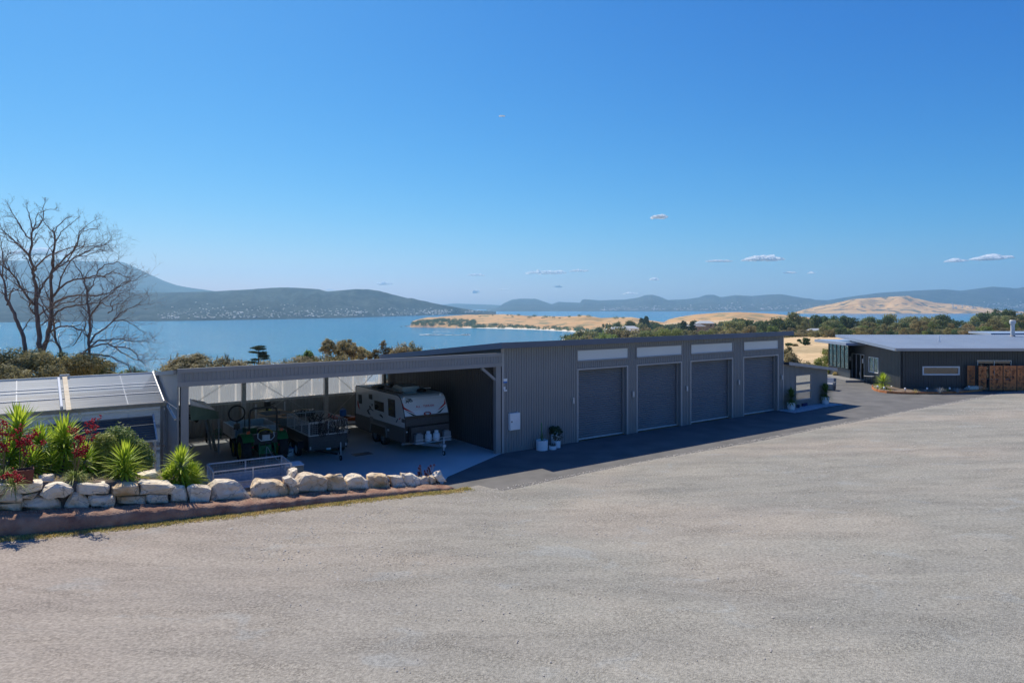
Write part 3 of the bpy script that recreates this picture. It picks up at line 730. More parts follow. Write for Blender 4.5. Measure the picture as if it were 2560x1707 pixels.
(u0, z0), (u1, z1) = on_v(1258.5, 977, -.04), on_v(1264, 968, -.04)
cm = root('sensor_light', (u0 + .05, -.036, (z0 + z1) / 2)); cm.parent = shed
MB().box(-.05, .05, -.03, 0, -.02, .11).obj('back_plate', M['white'], cm)
for dx in (-.03, .05): MB().lathe([(.02, 0), (.05, -.06), (.045, -.075)], (dx, -.03, -.06), 10, 'y').obj('lamp_head', M['white'], cm)

# ---- small lean-to at the right end
ext = root('lean_to', W(UE, 0), TH, 'low charcoal lean-to with a three-pane window at the far end of the garage', 'shed')
UX = pu(2068) - UE
hl = on_v(1962, 905, -.2)[1]; hr = on_v(2066, 920, 0)[1]
wu0, wu1 = on_v(1989, 940, 0)[0] - UE, on_v(2027, 940, 0)[0] - UE
wzb, wzt = on_v(1989, 1000, 0)[1], on_v(1989, 940, 0)[1]
ht = lambda u: hl - .12 - (hl - .12 - hr) * (u / UX)
m = MB(); m.ribs(.02, wu0 - .06, 0, ht(wu0), pitch=.15, depth=.035); m.ribs(wu1 + .06, UX, 0, ht(UX), pitch=.15, depth=.035)
m.ribs(wu0 - .06, wu1 + .06, 0, wzb - .06, pitch=.15, depth=.035); m.ribs(wu0 - .06, wu1 + .06, wzt + .06, ht(wu1), pitch=.15, depth=.035)
for (a, b, zb) in ((.02, wu0 - .06, ht(wu0)), (wu0 - .06, wu1 + .06, ht(wu1)), (wu1 + .06, UX, ht(UX))):
    m.prism([(a, -.004, zb), (b, -.004, zb), (b, -.004, max(zb + .005, ht(b) + .06)), (a, -.004, ht(a) + .06)], (0, .06, 0))
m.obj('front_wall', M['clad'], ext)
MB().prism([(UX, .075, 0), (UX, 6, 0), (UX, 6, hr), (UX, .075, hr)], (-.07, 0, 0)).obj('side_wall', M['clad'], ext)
MB().prism([(.0, -.42, hl), (UX + .55, -.42, hr - .03), (UX + .55, -.42, hr - .18), (.0, -.42, hl - .17)], (0, 6.8, 0)).obj('roof', M['roofdark'], ext)
MB().prism([(.0, -.45, hl + .02), (UX + .57, -.45, hr - .01), (UX + .57, -.45, hr - .2), (.0, -.45, hl - .19)], (0, .028, 0)).obj('fascia', M['trim'], ext)
MB().prism([(UX + .552, -.42, hr - .01), (UX + .552, 6.4, hr - .01), (UX + .552, 6.4, hr - .2), (UX + .552, -.42, hr - .2)], (.025, 0, 0)).obj('fascia', M['trim'], ext)
ww = root('window', (0, 0, 0)); ww.parent = ext
f = MB(); hh = (wzt - wzb)
f.box(wu0 - .07, wu0, -.05, .03, wzb - .07, wzt + .07); f.box(wu1, wu1 + .07, -.05, .03, wzb - .07, wzt + .07)
f.box(wu0, wu1, -.05, .03, wzt, wzt + .07); f.box(wu0, wu1, -.06, .03, wzb - .07, wzb)
for k in (1, 2): f.box(wu0, wu1, -.04, .03, wzb + hh * k / 3 - .07, wzb + hh * k / 3 + .07)
f.obj('window_frame', M['beam'], ww)
for k in range(3): MB().box(wu0, wu1, .0, .012, wzb + hh * k / 3 + (.07 if k else 0), wzb + hh * (k + 1) / 3 - (.07 if k < 2 else 0)).obj('pane', M['glass_refl'], ww)

# ================================================================== CARPORT
cp = root('carport', W(0, 0), TH, 'open grey steel carport with deep ribbed front beam joined to the garage', 'carport')
UL = -13.95
zb0, zb1 = 4.10, 4.72
m = MB(); m.box(UL, -.02, -.06, .02, zb1 - .13, zb1 + .02); m.obj('beam_capping', M['beam'], cp)
m = MB(); m.ribs(UL + .12, -.02, zb0 + .17, zb1 - .13, y=-.02, pitch=.15, depth=.026, back=.04); m.box(UL, UL + .12, -.05, .02, zb0 + .17, zb1 - .13); m.obj('beam_cladding', M['clad'], cp)
m = MB(); m.box(UL, -.02, -.05, .06, zb0, zb0 + .17); m.obj('beam_flange', M['beam'], cp)
s2 = (4.70 - 3.5) / 12.5
m = MB(); m.prism([(UL, .03, 4.70), (UL, 12.7, 3.48), (UL, 12.7, 3.42), (UL, .03, 4.64)], (-.1 - UL, 0, 0)); m.obj('roof', M['roofdark'], cp)
for yy in (.35, 3.4, 6.5, 9.6, 12.2):
    zz = 4.62 - yy * s2
    MB().box(UL + .1, -.1, yy - .05, yy + .05, zz - .22, zz - .02).obj('purlin', M['galv'], cp)
MB().box(-13.83, -13.58, .0, .25, .0, zb0).obj('post', M['beam'], cp)
MB().box(-.34, -.06, -.0, .22, .0, zb0).obj('post', M['beam'], cp)
# knee brace at right post
MB().bar((-1.1, .1, zb0 - .03), (-.34, .1, zb0 - .62), .12).obj('knee_brace', M['beam'], cp)
# back wall: cladding below, clear sheeting above, posts and cross braces
bz0, bz1 = 1.68, 3.42
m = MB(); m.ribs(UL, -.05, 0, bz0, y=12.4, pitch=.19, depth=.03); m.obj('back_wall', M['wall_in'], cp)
MB().box(UL, -.05, 12.28, 12.36, bz0 - .02, bz0 + .10).obj('wall_rail', M['galv'], cp)
x_ = UL
while x_ < -.1:
    xe = min(x_ + .84, -.05); MB().ribs(x_, xe - .11, bz0 + .1, bz1, y=12.45, pitch=.16, depth=.03, kind='sine', back=0).obj('clear_panel', M['poly'], cp)
    if xe - .11 > x_: MB().box(xe - .11, xe, 12.42, 12.43, bz0 + .1, bz1).obj('sheet_lap', M['poly_lap'], cp)
    x_ += .84
bp = [on_v(609, 1000, 12.1)[0], on_v(815, 1000, 12.1)[0]]
for x_ in bp + [-.35]:
    MB().box(x_ - .11, x_ + .11, 12.0, 12.25, 0, 3.45).obj('post', M['galv'] if x_ < -1 else M['beam'], cp)
    MB().bar((x_ + .05, 12.1, 2.75), (x_ + .55, 12.1, 3.32), .08).obj('knee_brace', M['galv'], cp)
edges = [UL + .1] + bp + [-.4]
for a, b in zip(edges[:-1], edges[1:]):
    MB().bar((a + .1, 12.2, 3.3), (b - .1, 12.2, .25), .025).obj('brace_rod', M['galv'], cp)
    MB().bar((a + .1, 12.15, .25), (b - .1, 12.15, 3.3), .025).obj('brace_rod', M['galv'], cp)
# left gable wall panel
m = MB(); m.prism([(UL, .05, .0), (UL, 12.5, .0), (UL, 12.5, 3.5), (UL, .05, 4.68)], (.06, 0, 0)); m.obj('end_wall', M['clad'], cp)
p0 = W(UL - .004, 0)
MB().box(UL - .03, UL - .002, .05, 12.5, 3.30, 3.345).obj('girt', M['trim'], cp)
MB().bar((UL - .03, .15, 2.95), (UL - .03, 2.0, 3.28), .07).obj('brace', M['galv'], cp)
MB().prism([(UL - .12, .05, 4.70), (UL - .12, 12.6, 3.50), (UL - .12, 12.6, 3.36), (UL - .12, .05, 4.56)], (.11, 0, 0)).obj('barge_board', M['beam'], cp)
# drain grate in the floor
gr = root('drain_grate', W(*uv_z(905, 1135)), TH, 'dark square drain grate set in the carport floor in front of the caravan', 'drain')
m = MB(); m.box(-.45, .45, -.3, .3, .006, .012); m.obj('plate', M['beam'], gr)
for k in range(14): MB().box(-.42 + k * .062, -.39 + k * .062, -.27, .27, .0125, .018).obj('grating_bar', M['black'], gr)

# ================================================================== GREENHOUSE
gh = root('greenhouse', W(0, 0), TH, 'long greenhouse with a clear corrugated roof at the left of the carport', 'greenhouse')
gu0, gu1 = -30.0, -14.05; ev, rv = 1.95, 4.6; ez, rz_ = 3.33, 4.2
def roofpt(u, t_): return (u, ev + (rv - ev) * t_, ez + (rz_ - ez) * t_)
def slope_sheet(m, ua, ub, t0, t1, off=0.0, pitch=.8):
    xs = np.linspace(ua, ub, 5); b = len(m.v)
    for i, x_ in enumerate(xs):
        h = off
        for t_ in (t0, t1):
            p = roofpt(x_, t_); m.v.append((p[0], p[1], p[2] + h))
    for i in range(len(xs) - 1): m.f.append((b + 2 * i, b + 2 * i + 2, b + 2 * i + 3, b + 2 * i + 1)); m.m.append(0)
jn = [gu0 + k * 3.19 for k in range(6)]
for a, b in zip(jn[:-1], jn[1:]):
    m = MB(); slope_sheet(m, a + .01, b - .01, 0, 1, .03); m.obj('roof_sheet', M['poly_gh'], gh)
for a in jn[1:-1] + [gu1 - 1.2, gu1 - 4.5]:
    q0, q1_ = Vector(roofpt(a, .01)), Vector(roofpt(a, .99)); MB().bar(q0 + Vector((0, 0, .04)), q1_ + Vector((0, 0, .04)), .035, .004).obj('sheet_lap', M['poly'], gh)
m = MB(); m.add([(gu0, rv + .06, rz_ + .02), (gu1, rv + .06, rz_ + .02), (gu1, rv + 3, 3.3), (gu0, rv + 3, 3.3)], [(0, 1, 2, 3)]); m.obj('rear_roof_sheet', M['poly_gh'], gh)
for t_, w_ in ((.33, .035), (.66, .035), (.56, .02)):
    p = roofpt(gu0, t_); MB().bar((gu0, p[1], p[2] + .042), (gu1, p[1], p[2] + .042), .09, .008).obj('roof_batten', M['white'], gh)
MB().box(gu0, gu1, rv - .03, rv + .05, rz_ + .02, rz_ + .075).obj('ridge_capping', M['alu'], gh)
MB().bar((gu1 - .02, ev - .05, ez + .05), (gu1 - .02, rv, rz_ + .06), .06, .10).obj('rake_trim', M['alu'], gh)
MB().box(gu0, gu1 + .02, ev - .12, ev - .0, ez - .10, ez + .05).obj('gutter', M['tan'], gh)
MB().box(gu0, gu1 + .02, ev - .13, ev - .121, ez + .03, ez + .06).obj('gutter_lip', M['alu'], gh)
m = MB(); m.box(gu0, gu1 - .05, ev + .02, ev + .035, .5, ez - .12); m.obj('front_sheet', M['poly_gh'], gh)
for zz in (1.75, .55, 3.12): MB().box(gu0, gu1, ev - .04, ev + .015, zz - .04, zz + .04).obj('girt', M['alu'], gh)
for k in range(7):
    x_ = gu1 - .1 - k * 2.6; MB().box(x_ - .05, x_ + .05, ev - .05, ev + .05, 0, ez - .1).obj('post', M['alu'] if k else M['beam'], gh)
MB().box(gu0, gu1, rv + 2.9, rv + 3.0, 0, 3.3).obj('rear_wall', M['wall_in'], gh)
# end wall sheeting under the rake
MB().prism([(gu1 + .0, ev, 0), (gu1 + .0, rv + 3, 0), (gu1 + .0, rv + 3, 3.3), (gu1, rv, rz_), (gu1 + .0, ev, ez - .12)], (.02, 0, 0)).obj('end_sheet', M['poly_gh'], gh)
# pale plank lying down the roof, white stick beside it
def roof_plank(name, pxs, w, lab, cat, matl, z_=.07):
    a = Vector(roofpt(0, 1.02)); b = Vector(roofpt(0, -.10)); n_ = Vector((0, -(rz_ - ez), rv - ev)).normalized()
    u = None
    # find u where the roof point at half slope falls on the pixel column
    lo, hi = -26, -14
    for _ in range(40):
        mid = (lo + hi) / 2; q = roofpt(mid, .5); wq = W(q[0], q[1], q[2]); px = CX + F * wq.x / wq.y
        if px < pxs: lo = mid
        else: hi = mid
    r_ = root(name, W(mid, ev, ez + z_), TH, lab, cat)
    d = Vector((0, rv - ev, rz_ - ez))
    return r_, d
r_, d = roof_plank('timber_plank', 166, .3, 'pale weathered timber plank lying down the greenhouse roof slope', 'plank', M['cream'])
MB().bar(-d * .08 + Vector((0, 0, .02)), d * 1.04 + Vector((0, 0, .02)), .15, .045).obj('board', M['cream'], r_)
MB().bar(d * 1.0 + Vector((-.16, 0, .06)), d * 1.0 + Vector((.16, 0, .06)), .08, .05).obj('top_cleat', M['alu'], r_)
r_, d = roof_plank('white_pipe', 150, .1, 'white pipe lying on the greenhouse roof beside the pale plank', 'pipe', M['white'])
MB().tube([d * .02 + Vector((0, 0, .03)), d * .93 + Vector((0, 0, .03))], .045, 8).obj('tube', M['white'], r_)
# small shed inside / in front of the greenhouse with dark ribbed roof
ck = root('garden_hutch', W(-15.9, .9), TH, 'small garden hutch with dark shingled roof in front of the greenhouse', 'hutch')
cw = 1.7
m = MB()
MB().box(-cw + .0, cw - .35, .35, .40, .3, 2.05).obj('wall', M['wall_in'], ck)
for k in range(10):
    t0, t1 = k / 10, (k + 1) / 10
    z0, z1 = 2.15 + .75 * t0, 2.15 + .75 * t1 - .0
    MB().prism([(-cw - .1, .1 + .85 * t0, z0 + .03), (-cw - .1, .1 + .85 * t1 + .03, z1 + .012), (-cw - .1, .1 + .85 * t1 + .03, z1 - .01), (-cw - .1, .1 + .85 * t0, z0)], (2 * cw - .15, 0, 0)).obj('shingle_course', M['roofdark'], ck)
MB().bar((-cw - .13, .08, 2.15), (-cw - .13, .98, 2.95), .05).obj('barge_board', M['white'], ck)
MB().bar((cw - .25, .08, 2.15), (cw - .25, .98, 2.95), .05).obj('barge_board', M['alu'], ck)
MB().box(-cw - .1, cw - .25, .06, .10, 2.10, 2.16).obj('fascia', M['alu'], ck)
for x_ in (-cw, cw - .3): MB().box(x_ - .03, x_ + .03, .08, .14, 0, 2.1).obj('post', M['alu'], ck)

# ================================================================== HOUSE (faces square to the view)
HX, HY = 32.1, 56.4
hs = root('house', (HX, HY, 0), 0, 'long low black-clad house with a pale blue metal roof beyond the driveway', 'house')
def hp(px, row, plane):   # plane 'f' (y=0) or 's' (x=0), returns local
    if plane == 'f': p = hit(px, row, Vector((0, HY, 0)), Vector((0, 1, 0)))
    else: p = hit(px, row, Vector((HX, 0, 0)), Vector((1, 0, 0)))
    return p.x - HX, p.y - HY, p.z
HF = 3.22
# front wall: deep-groove boards
sx0, _, sz0 = hp(2307, 936, 'f'); sx1, _, sz1 = hp(2397, 917, 'f')
bx0, _, bz_0 = hp(2444, 925, 'f'); bx1, _, bz_1 = hp(2526, 902, 'f')
m = MB(); R_ = lambda a, b, c, d_: m.ribs(a, b, c, d_, pitch=.21, depth=.03, kind='groove', back=.1)
R_(.0, sx0 - .05, 0, HF); R_(sx0 - .05, sx1 + .05, 0, sz0 - .05); R_(sx0 - .05, sx1 + .05, sz1 + .05, HF); R_(sx1 + .05, bx0 - .06, 0, HF)
R_(bx0 - .06, bx1 + .06, bz_1 + .06, HF); R_(bx0 - .06, bx1 + .06, 0, .9); R_(bx1 + .06, 26, 0, HF)
m.obj('front_wall', M['clad_d'], hs)
def win(name, x0_, x1_, z0_, z1_, parent, panes=1, matp='glass_refl', fr='alu', y=0.0, t=.05, rot=0, loc=None, bars_h=0):
    w_ = root(name, loc or (0, 0, 0), rot); w_.parent = parent
    f = MB(); f.box(x0_ - t, x0_, y - .05, y + .04, z0_ - t, z1_ + t); f.box(x1_, x1_ + t, y - .05, y + .04, z0_ - t, z1_ + t)
    f.box(x0_, x1_, y - .05, y + .04, z1_, z1_ + t); f.box(x0_, x1_, y - .06, y + .04, z0_ - t, z0_)
    pw = (x1_ - x0_) / panes
    for k in range(1, panes): f.box(x0_ + k * pw - t * .5, x0_ + k * pw + t * .5, y - .04, y + .03, z0_, z1_)
    f.obj('window_frame', M[fr], w_)
    for k in range(panes):
        MB().box(x0_ + k * pw + (t * .5 if k else 0), x0_ + (k + 1) * pw - (t * .5 if k < panes - 1 else 0), y + .0, y + .012, z0_, z1_).obj('pane', M[matp], w_)
    return w_
win('window', sx0 + .06, sx1 - .06, sz0 + .06, sz1 - .06, hs, matp='glass', fr='white', t=.11)
win('window', bx0, bx1, .9, bz_1, hs, panes=2, matp='glass')
# left side wall (grooved boards), local frame rotated so its face looks to -x
SL = 8.4
def sy(px): return hp(px, 900, 's')[1]
dy0, dy1 = sy(2161), sy(2131); dz1 = hp(2161, 888, 's')[2]
wy0, wy1 = sy(2196), sy(2173.5); wz0, wz1 = hp(2196, 932, 's')[2], hp(2196, 896, 's')[2]
m = MB()
# x axis of this sheet = +y(world) reversed: rotate by -90deg => local x -> world -y
def RS(a, b, c, d_): m.ribs(-b, -a, c, d_, pitch=.21, depth=.03, kind='groove', back=.1)
zs = lambda y: HF + .02 + y * (.48 / 8.4)
RS(0, wy0 - .05, 0, HF); RS(wy0 - .05, wy1 + .05, 0, wz0 - .05); RS(wy0 - .05, wy1 + .05, wz1 + .05, HF); RS(wy1 + .05, dy0 - .05, 0, HF)
RS(dy0 - .05, dy1 + .05, dz1 + .05, HF); RS(dy1 + .05, SL, 0, HF)
m.prism([(0, -.006, HF), (-SL, -.006, HF), (-SL, -.006, zs(SL)), (0, -.006, zs(0))], (0, .1, 0))
m.obj('side_wall', M['clad_d'], hs, rz=-math.pi / 2)
win('window', -wy1, -wy0, wz0, wz1, hs, panes=2, rot=-math.pi / 2, fr='white', matp='glass_land')
dr = root('entry_door', (0, 0, 0), -math.pi / 2); dr.parent = hs
f = MB(); a, b = -dy1, -dy0
f.box(a - .05, a, -.05, .04, .2, dz1 + .05); f.box(b, b + .05, -.05, .04, .2, dz1 + .05); f.box(a, b, -.05, .04, dz1, dz1 + .05)
wd = b - a; f.box(a + wd * .33, a + wd * .36, -.05, .04, .2, dz1); f.box(a + wd * .70, a + wd * .72, -.05, .04, .2, dz1); f.obj('door_frame', M['alu'], dr)
MB().box(a + wd * .36, a + wd * .70, .0, .04, .2, dz1).obj('door_leaf', M['black'], dr)
MB().box(a, a + wd * .33, .0, .02, .2, dz1).obj('door_leaf', M['black'], dr)
MB().box(a + wd * .72, b, .0, .015, .2, dz1).obj('side_light', M['glass_land'], dr)
MB().tube([(a + wd * .40, -.06, 1.0), (a + wd * .40, -.06, 1.7)], .02, 6).obj('handle', M['alu'], dr)
# low step
MB().box(-2.0, -.02, dy0 - .6, dy1 + 2.4, 0, .2).obj('step', M['beam'], hs)
for px, row in ((2127, 896), (2160.5, 902)):
    _, y_, z_ = hp(px, row, 's'); MB().box(-.16, -.03, y_ - .08, y_ + .08, z_ - .2, z_ + .2).obj('wall_light', M['galv'], hs)
# main roof: rises to the back
ro = 1.0
zR0 = 3.32; sl_ = .063
m = MB(); yb_ = 9.2
m.prism([(-ro, -ro, zR0 + .16), (-ro, yb_, zR0 + .16 + (yb_ + ro) * sl_), (-ro, yb_, zR0 + .06 + (yb_ + ro) * sl_), (-ro, -ro, zR0 + .06)], (30, 0, 0))
for k in range(150):
    x_ = -ro + .1 + k * .2
    m.prism([(x_, -ro, zR0 + .161), (x_, yb_ + .0, zR0 + .161 + (yb_ + ro) * sl_), (x_, yb_, zR0 + .186 + (yb_ + ro) * sl_), (x_, -ro, zR0 + .186)], (.035, 0, 0))
m.obj('roof', M['roofing'], hs)
MB().box(-ro, 29, -ro - .12, -ro - .005, zR0 - .06, zR0 + .15).obj('gutter', M['trim'], hs)
MB().prism([(-ro - .03, -ro, zR0 - .06), (-ro - .03, -ro, zR0 + .19), (-ro - .03, yb_, zR0 + .19 + (yb_ + ro) * sl_), (-ro - .03, yb_, zR0 - .06 + (yb_ + ro) * sl_)], (.028, 0, 0)).obj('barge_board', M['roofing'], hs)
MB().prism([(-ro, -ro, zR0 - .0), (-ro, .0, zR0 - .0), (-ro, .0, zR0 + .03), (-ro, -ro, zR0 + .03)], (30, 0, 0)).obj('soffit', M['roofdark'], hs)
MB().box(.1, .2, -.16, -.03, .0, HF).obj('downpipe', M['clad_d'], hs)
MB().box(-.06, .0, -.06, .0, 0, HF).obj('corner_flashing', M['clad_d'], hs)
# roof behind, higher
MB().prism([(15.2, 11, 4.20), (16.3, 16, 4.20), (16.3, 16, 4.0), (15.2, 11, 4.0)], (20, 0, 0)).obj('rear_roof', M['roofing'], hs)
MB().box(17, 33, 11.5, 15.5, 0, 3.98).obj('rear_wall', M['clad_d'], hs)
# vent and flue
p = hit(2347, 858, Vector((0, 60, 0)), Vector((0, 1, 0)))
MB().tube([(p.x - HX, 3.6, 3.5), (p.x - HX, 3.6, 4.35)], .06, 8).obj('vent_pipe', M['white'], hs)
fy = 7.6; fx = (2531.5 - CX) / F * (HY + fy) - HX
fl = root('flue', (fx, fy, 0)); fl.parent = hs
MB().tube([(0, 0, 3.7), (0, 0, zr(806, HY + fy))], .17, 14).obj('flue_pipe', M['galv'], fl)
MB().lathe([(.26, 0), (.26, .28), (.2, .33)], (0, 0, zr(809, HY + fy)), 14).obj('flue_cap', M['galv'], fl)
MB().lathe([(.3, 0), (.19, .2)], (0, 0, 3.95), 14).obj('flashing', M['beam'], fl)
# sunroom at the far left with tall windows
sr = root('sunroom', (0, 0, 0)); sr.parent = hs
sx = -.75; y0s, y1s = 9.0, 12.1
m = MB(); a0 = hp(2121, 900, 's')
def syx(px): return (HX + sx) / ((px - CX) / F) - HY
ya, yb2 = syx(2121), syx(2073)
z_t, z_b = zr(864, HY + ya), zr(922, HY + ya)
m.box(sx, sx + .1, ya - .3, yb2 + .1, 0, z_b - .06); m.box(sx, sx + .1, ya - .3, yb2 + .1, z_t + .06, 3.3); m.box(sx, 6, yb2 + .1, yb2 + .2, 0, 3.3)
m.obj('wall', M['clad_d'], sr)
win('window_band', -yb2, -ya, z_b, z_t, sr, panes=5, rot=-math.pi / 2, loc=(sx, 0, 0), t=.09, fr='black', matp='glass_land')
MB().box(sx - 1.1, 3, ya - 1.8, yb2 + .8, 3.31, 3.56).obj('roof', M['roofing'], sr)
MB().prism([(-.02, SL, 0), (-.02, SL + .8, 0), (-.02, SL + .8, 3.3), (-.02, SL, 3.6)], (.1, 0, 0)).obj('side_wall', M['black'], sr)

# ---- rusted screen fence
def b_rust(t, b):
    f = rmp(t, nz(t, 3, 6), [(.3, (.46, .14, .04)), (.5, (.66, .24, .08)), (.72, (.34, .11, .045))])
    t.links.new(f, b.inputs['Base Color']); b.inputs['Roughness'].default_value = .85
M['rust'] = rampmat('rusted_steel', b_rust)
fc = root('screen_fence', (HX, HY - 1.1, 0), 0, 'rusted steel screen fence with cut leaf pattern beside the black house wall', 'fence')
FY = HY - 1.1
fx0 = (2473 - CX) / F * FY - HX; pwf = 34.5 / F * FY; ft = zr(913.5, FY)
rsf = random.Random(8)
def screen_panel(w, h, seed):
    """steel sheet with leaf-shaped holes: built as a grid with cells removed"""
    rr = random.Random(seed); nx_, nz_ = 44, 80; hole = set()
    for _ in range(34):
        cx_, cz_ = rr.uniform(.12, .88) * w, rr.uniform(.08, .92) * h; a = rr.uniform(0, 3.14); L = rr.uniform(.08, .17)
        for s in range(-3, 4):
            bx, bz = cx_ + math.cos(a) * s * L / 3, cz_ + math.sin(a) * s * L / 3
            for q in (-1, 1):
                for k in range(4):
                    t_ = k / 3 * .09 * (1 - abs(s) / 4.5)
                    x_, z_ = bx + q * t_ * -math.sin(a + .5 * q) , bz + q * t_ * math.cos(a + .5 * q)
                    i, j = int(x_ / w * nx_), int(z_ / h * nz_)
                    if 1 < i < nx_ - 2 and 1 < j < nz_ - 2 and (i + j * 2 + s) % 3: hole.add((i, j))
    m = MB(); m.v = [(i * w / nx_, 0, j * h / nz_) for j in range(nz_ + 1) for i in range(nx_ + 1)]
    for j in range(nz_):
        for i in range(nx_):
            if (i, j) not in hole: a = j * (nx_ + 1) + i; m.f.append((a, a + 1, a + nx_ + 2, a + nx_ + 1)); m.m.append(0)
    return m
for k in range(5):
    o = screen_panel(pwf - .06, ft - .12, k).obj('screen_panel', M['rust'], fc, loc=(fx0 + k * pwf + .03, 0, .10))
    so = o.modifiers.new('thickness', 'SOLIDIFY'); so.thickness = .006
for k in range(6): MB().box(fx0 + k * pwf - .03, fx0 + k * pwf + .03, -.03, .05, 0, ft).obj('post', M['black'], fc)
# return leg to the house
for k in range(2):
    o = screen_panel(.55, ft - .2, 20 + k).obj('screen_panel', M['rust'], fc, loc=(fx0 - .12 - (k + 1) * .56, .25 + .55 * k + .0, .12), rz=0.0)
    o.rotation_euler = (0, 0, R(-15))
MB().box(fx0 - .68, fx0 - .62, .35, .41, 0, ft - .05).obj('post', M['black'], fc)

# ================================================================== VEHICLES AND THINGS
def z3(X, Y): return 400 + X * .22957, 880 + Y * .22957
def z4(X, Y): return 540 + X * .15306, 980 + Y * .15306
def z5(X, Y): return 860 + X * .17857, 900 + Y * .17857
def solid_text(name, txt, size, matl, parent, origin, xdir, ydir, th=.004, bold=0.0, shear=0.0, sx=1.0):
    cu = bpy.data.curves.new(name, 'FONT'); cu.body = txt; cu.size = size; cu.extrude = th / 2; cu.offset = bold; cu.shear = shear; cu.resolution_u = 2
    tmp = bpy.data.objects.new('tmp', cu); COL.objects.link(tmp)
    dg = bpy.context.evaluated_depsgraph_get(); me = bpy.data.meshes.new_from_object(tmp.evaluated_get(dg)); bpy.data.objects.remove(tmp)
    X = Vector(xdir).normalized(); Y = Vector(ydir).normalized(); Z = X.cross(Y)
    mm = Matrix((X * sx, Y, Z)).transposed().to_4x4(); mm.translation = Vector(origin)
    me.transform(mm); me.materials.clear(); me.materials.append(matl)
    o = bpy.data.objects.new(name, me); COL.objects.link(o); o.parent = parent; return o
def wheel(parent, c, r, w, rim_mat, axis='x', spokes=8, name='wheel', tread=False, side=-1):
    """wheel with axle along local x; side = -1 if its outer face looks to -x"""
    e = root(name, c); e.parent = parent
    ri = r * .6
    m = MB(); m.lathe([(ri, -w / 2), (r * .92, -w / 2), (r, -w * .36), (r, w * .36), (r * .92, w / 2), (ri, w / 2)], (0, 0, 0), 28, 'x', ring=True)
    if tread:
        for k in range(22):
            a = 2 * math.pi * k / 22
            for sgn in (-1, 1):
                aa = a + (.14 if sgn > 0 else 0)
                p = Vector((sgn * w * .05, math.cos(aa) * r, math.sin(aa) * r)); q = Vector((sgn * w * .47, math.cos(aa + .16) * r * .98, math.sin(aa + .16) * r * .98))
                m.bar(p, q, .05, .06, up=(0, math.cos(aa), math.sin(aa)))
    m.obj('tyre', M['rubber'], e)
    m = MB(); s = side
    m.lathe([(ri, -w * .42), (ri, w * .42), (ri * .98, w * .42), (ri * .98, -w * .42)], (0, 0, 0), 24, 'x', ring=True)
    m.lathe([(.02, s * w * .18), (ri * .35, s * w * .18), (ri * .5, s * w * .1), (ri, s * w * .12)], (0, 0, 0), 24, 'x')
    m.lathe([(ri * .93, s * w * .44), (ri * 1.04, s * w * .44), (ri * 1.04, s * w * .3), (ri * .93, s * w * .3)], (0, 0, 0), 24, 'x', ring=True)
    for k in range(spokes):
        a = 2 * math.pi * k / spokes; m.bar((s * w * .2, math.cos(a) * ri * .2, math.sin(a) * ri * .2), (s * w * .24, math.cos(a) * ri * .97, math.sin(a) * ri * .97), ri * .2, .03)
    m.obj('rim', rim_mat, e)
    return e

# ---------------- caravan
CVU, CVV = -2.56, 5.5
cv = root('caravan', W(CVU, CVV), TH, 'large white off-road caravan with red and black stripes parked under the carport', 'caravan')
hw = 1.19
def cvp(v): return v - CVV
yf = 2.62 - CVV; yr = 8.45 - CVV; zt = 2.66; zw = 1.66
prof = [(yf, zw), (yf + .10, 1.95), (yf + .34, 2.42), (yf + .44, 2.54), (yf + .60, 2.62), (yf + .85, zt), (yr - .12, zt), (yr - .02, zt - .1), (yr, 1.0), (yr, .62), (yf, .62)]
m = MB(); m.prism([(-hw, y, z) for y, z in prof], (2 * hw, 0, 0)); m.obj('body', M['caravan'], cv)
m = MB(); m.prism([(-hw - .012, yf - .012, .46), (-hw - .012, yf - .012, 1.20), (-hw - .012, yr + .01, 1.16), (-hw - .012, yr + .01, .46)], (.011, 0, 0))
m.prism([(hw + .001, yf - .012, .46), (hw + .001, yf - .012, 1.20), (hw + .001, yr + .01, 1.16), (hw + .001, yr + .01, .46)], (.011, 0, 0)); 
for k in range(7): m.box(-hw - .022, -hw - .013, yf + 3.9, yr - .1, .52 + k * .075, .55 + k * .075)
m.obj('skirt_panel', M['skirt'], cv)
# black front with stone guard
m = MB(); m.box(-hw, hw, yf - .03, yf - .001, .5, zw - .001); m.obj('front_panel', M['black'], cv)
MB().box(-hw - .01, hw + .01, yf - .045, yf + .06, zw - .0, zw + .07).obj('front_trim', M['black'], cv)
MB().box(-hw + .02, hw - .02, yf - .05, yf - .031, 1.28, zw - .06).obj('checker_strip', M['darkplate'], cv)
for s in (-1, 1):
    MB().tube([(s * (hw + .004), y, z) for y, z in prof[0:7]], .022, 6).obj('edge_moulding', M['black'], cv)
    MB().tube([(s * (hw + .004), y, z) for y, z in prof[5:9]], .018, 6).obj('edge_moulding', M['black'], cv)
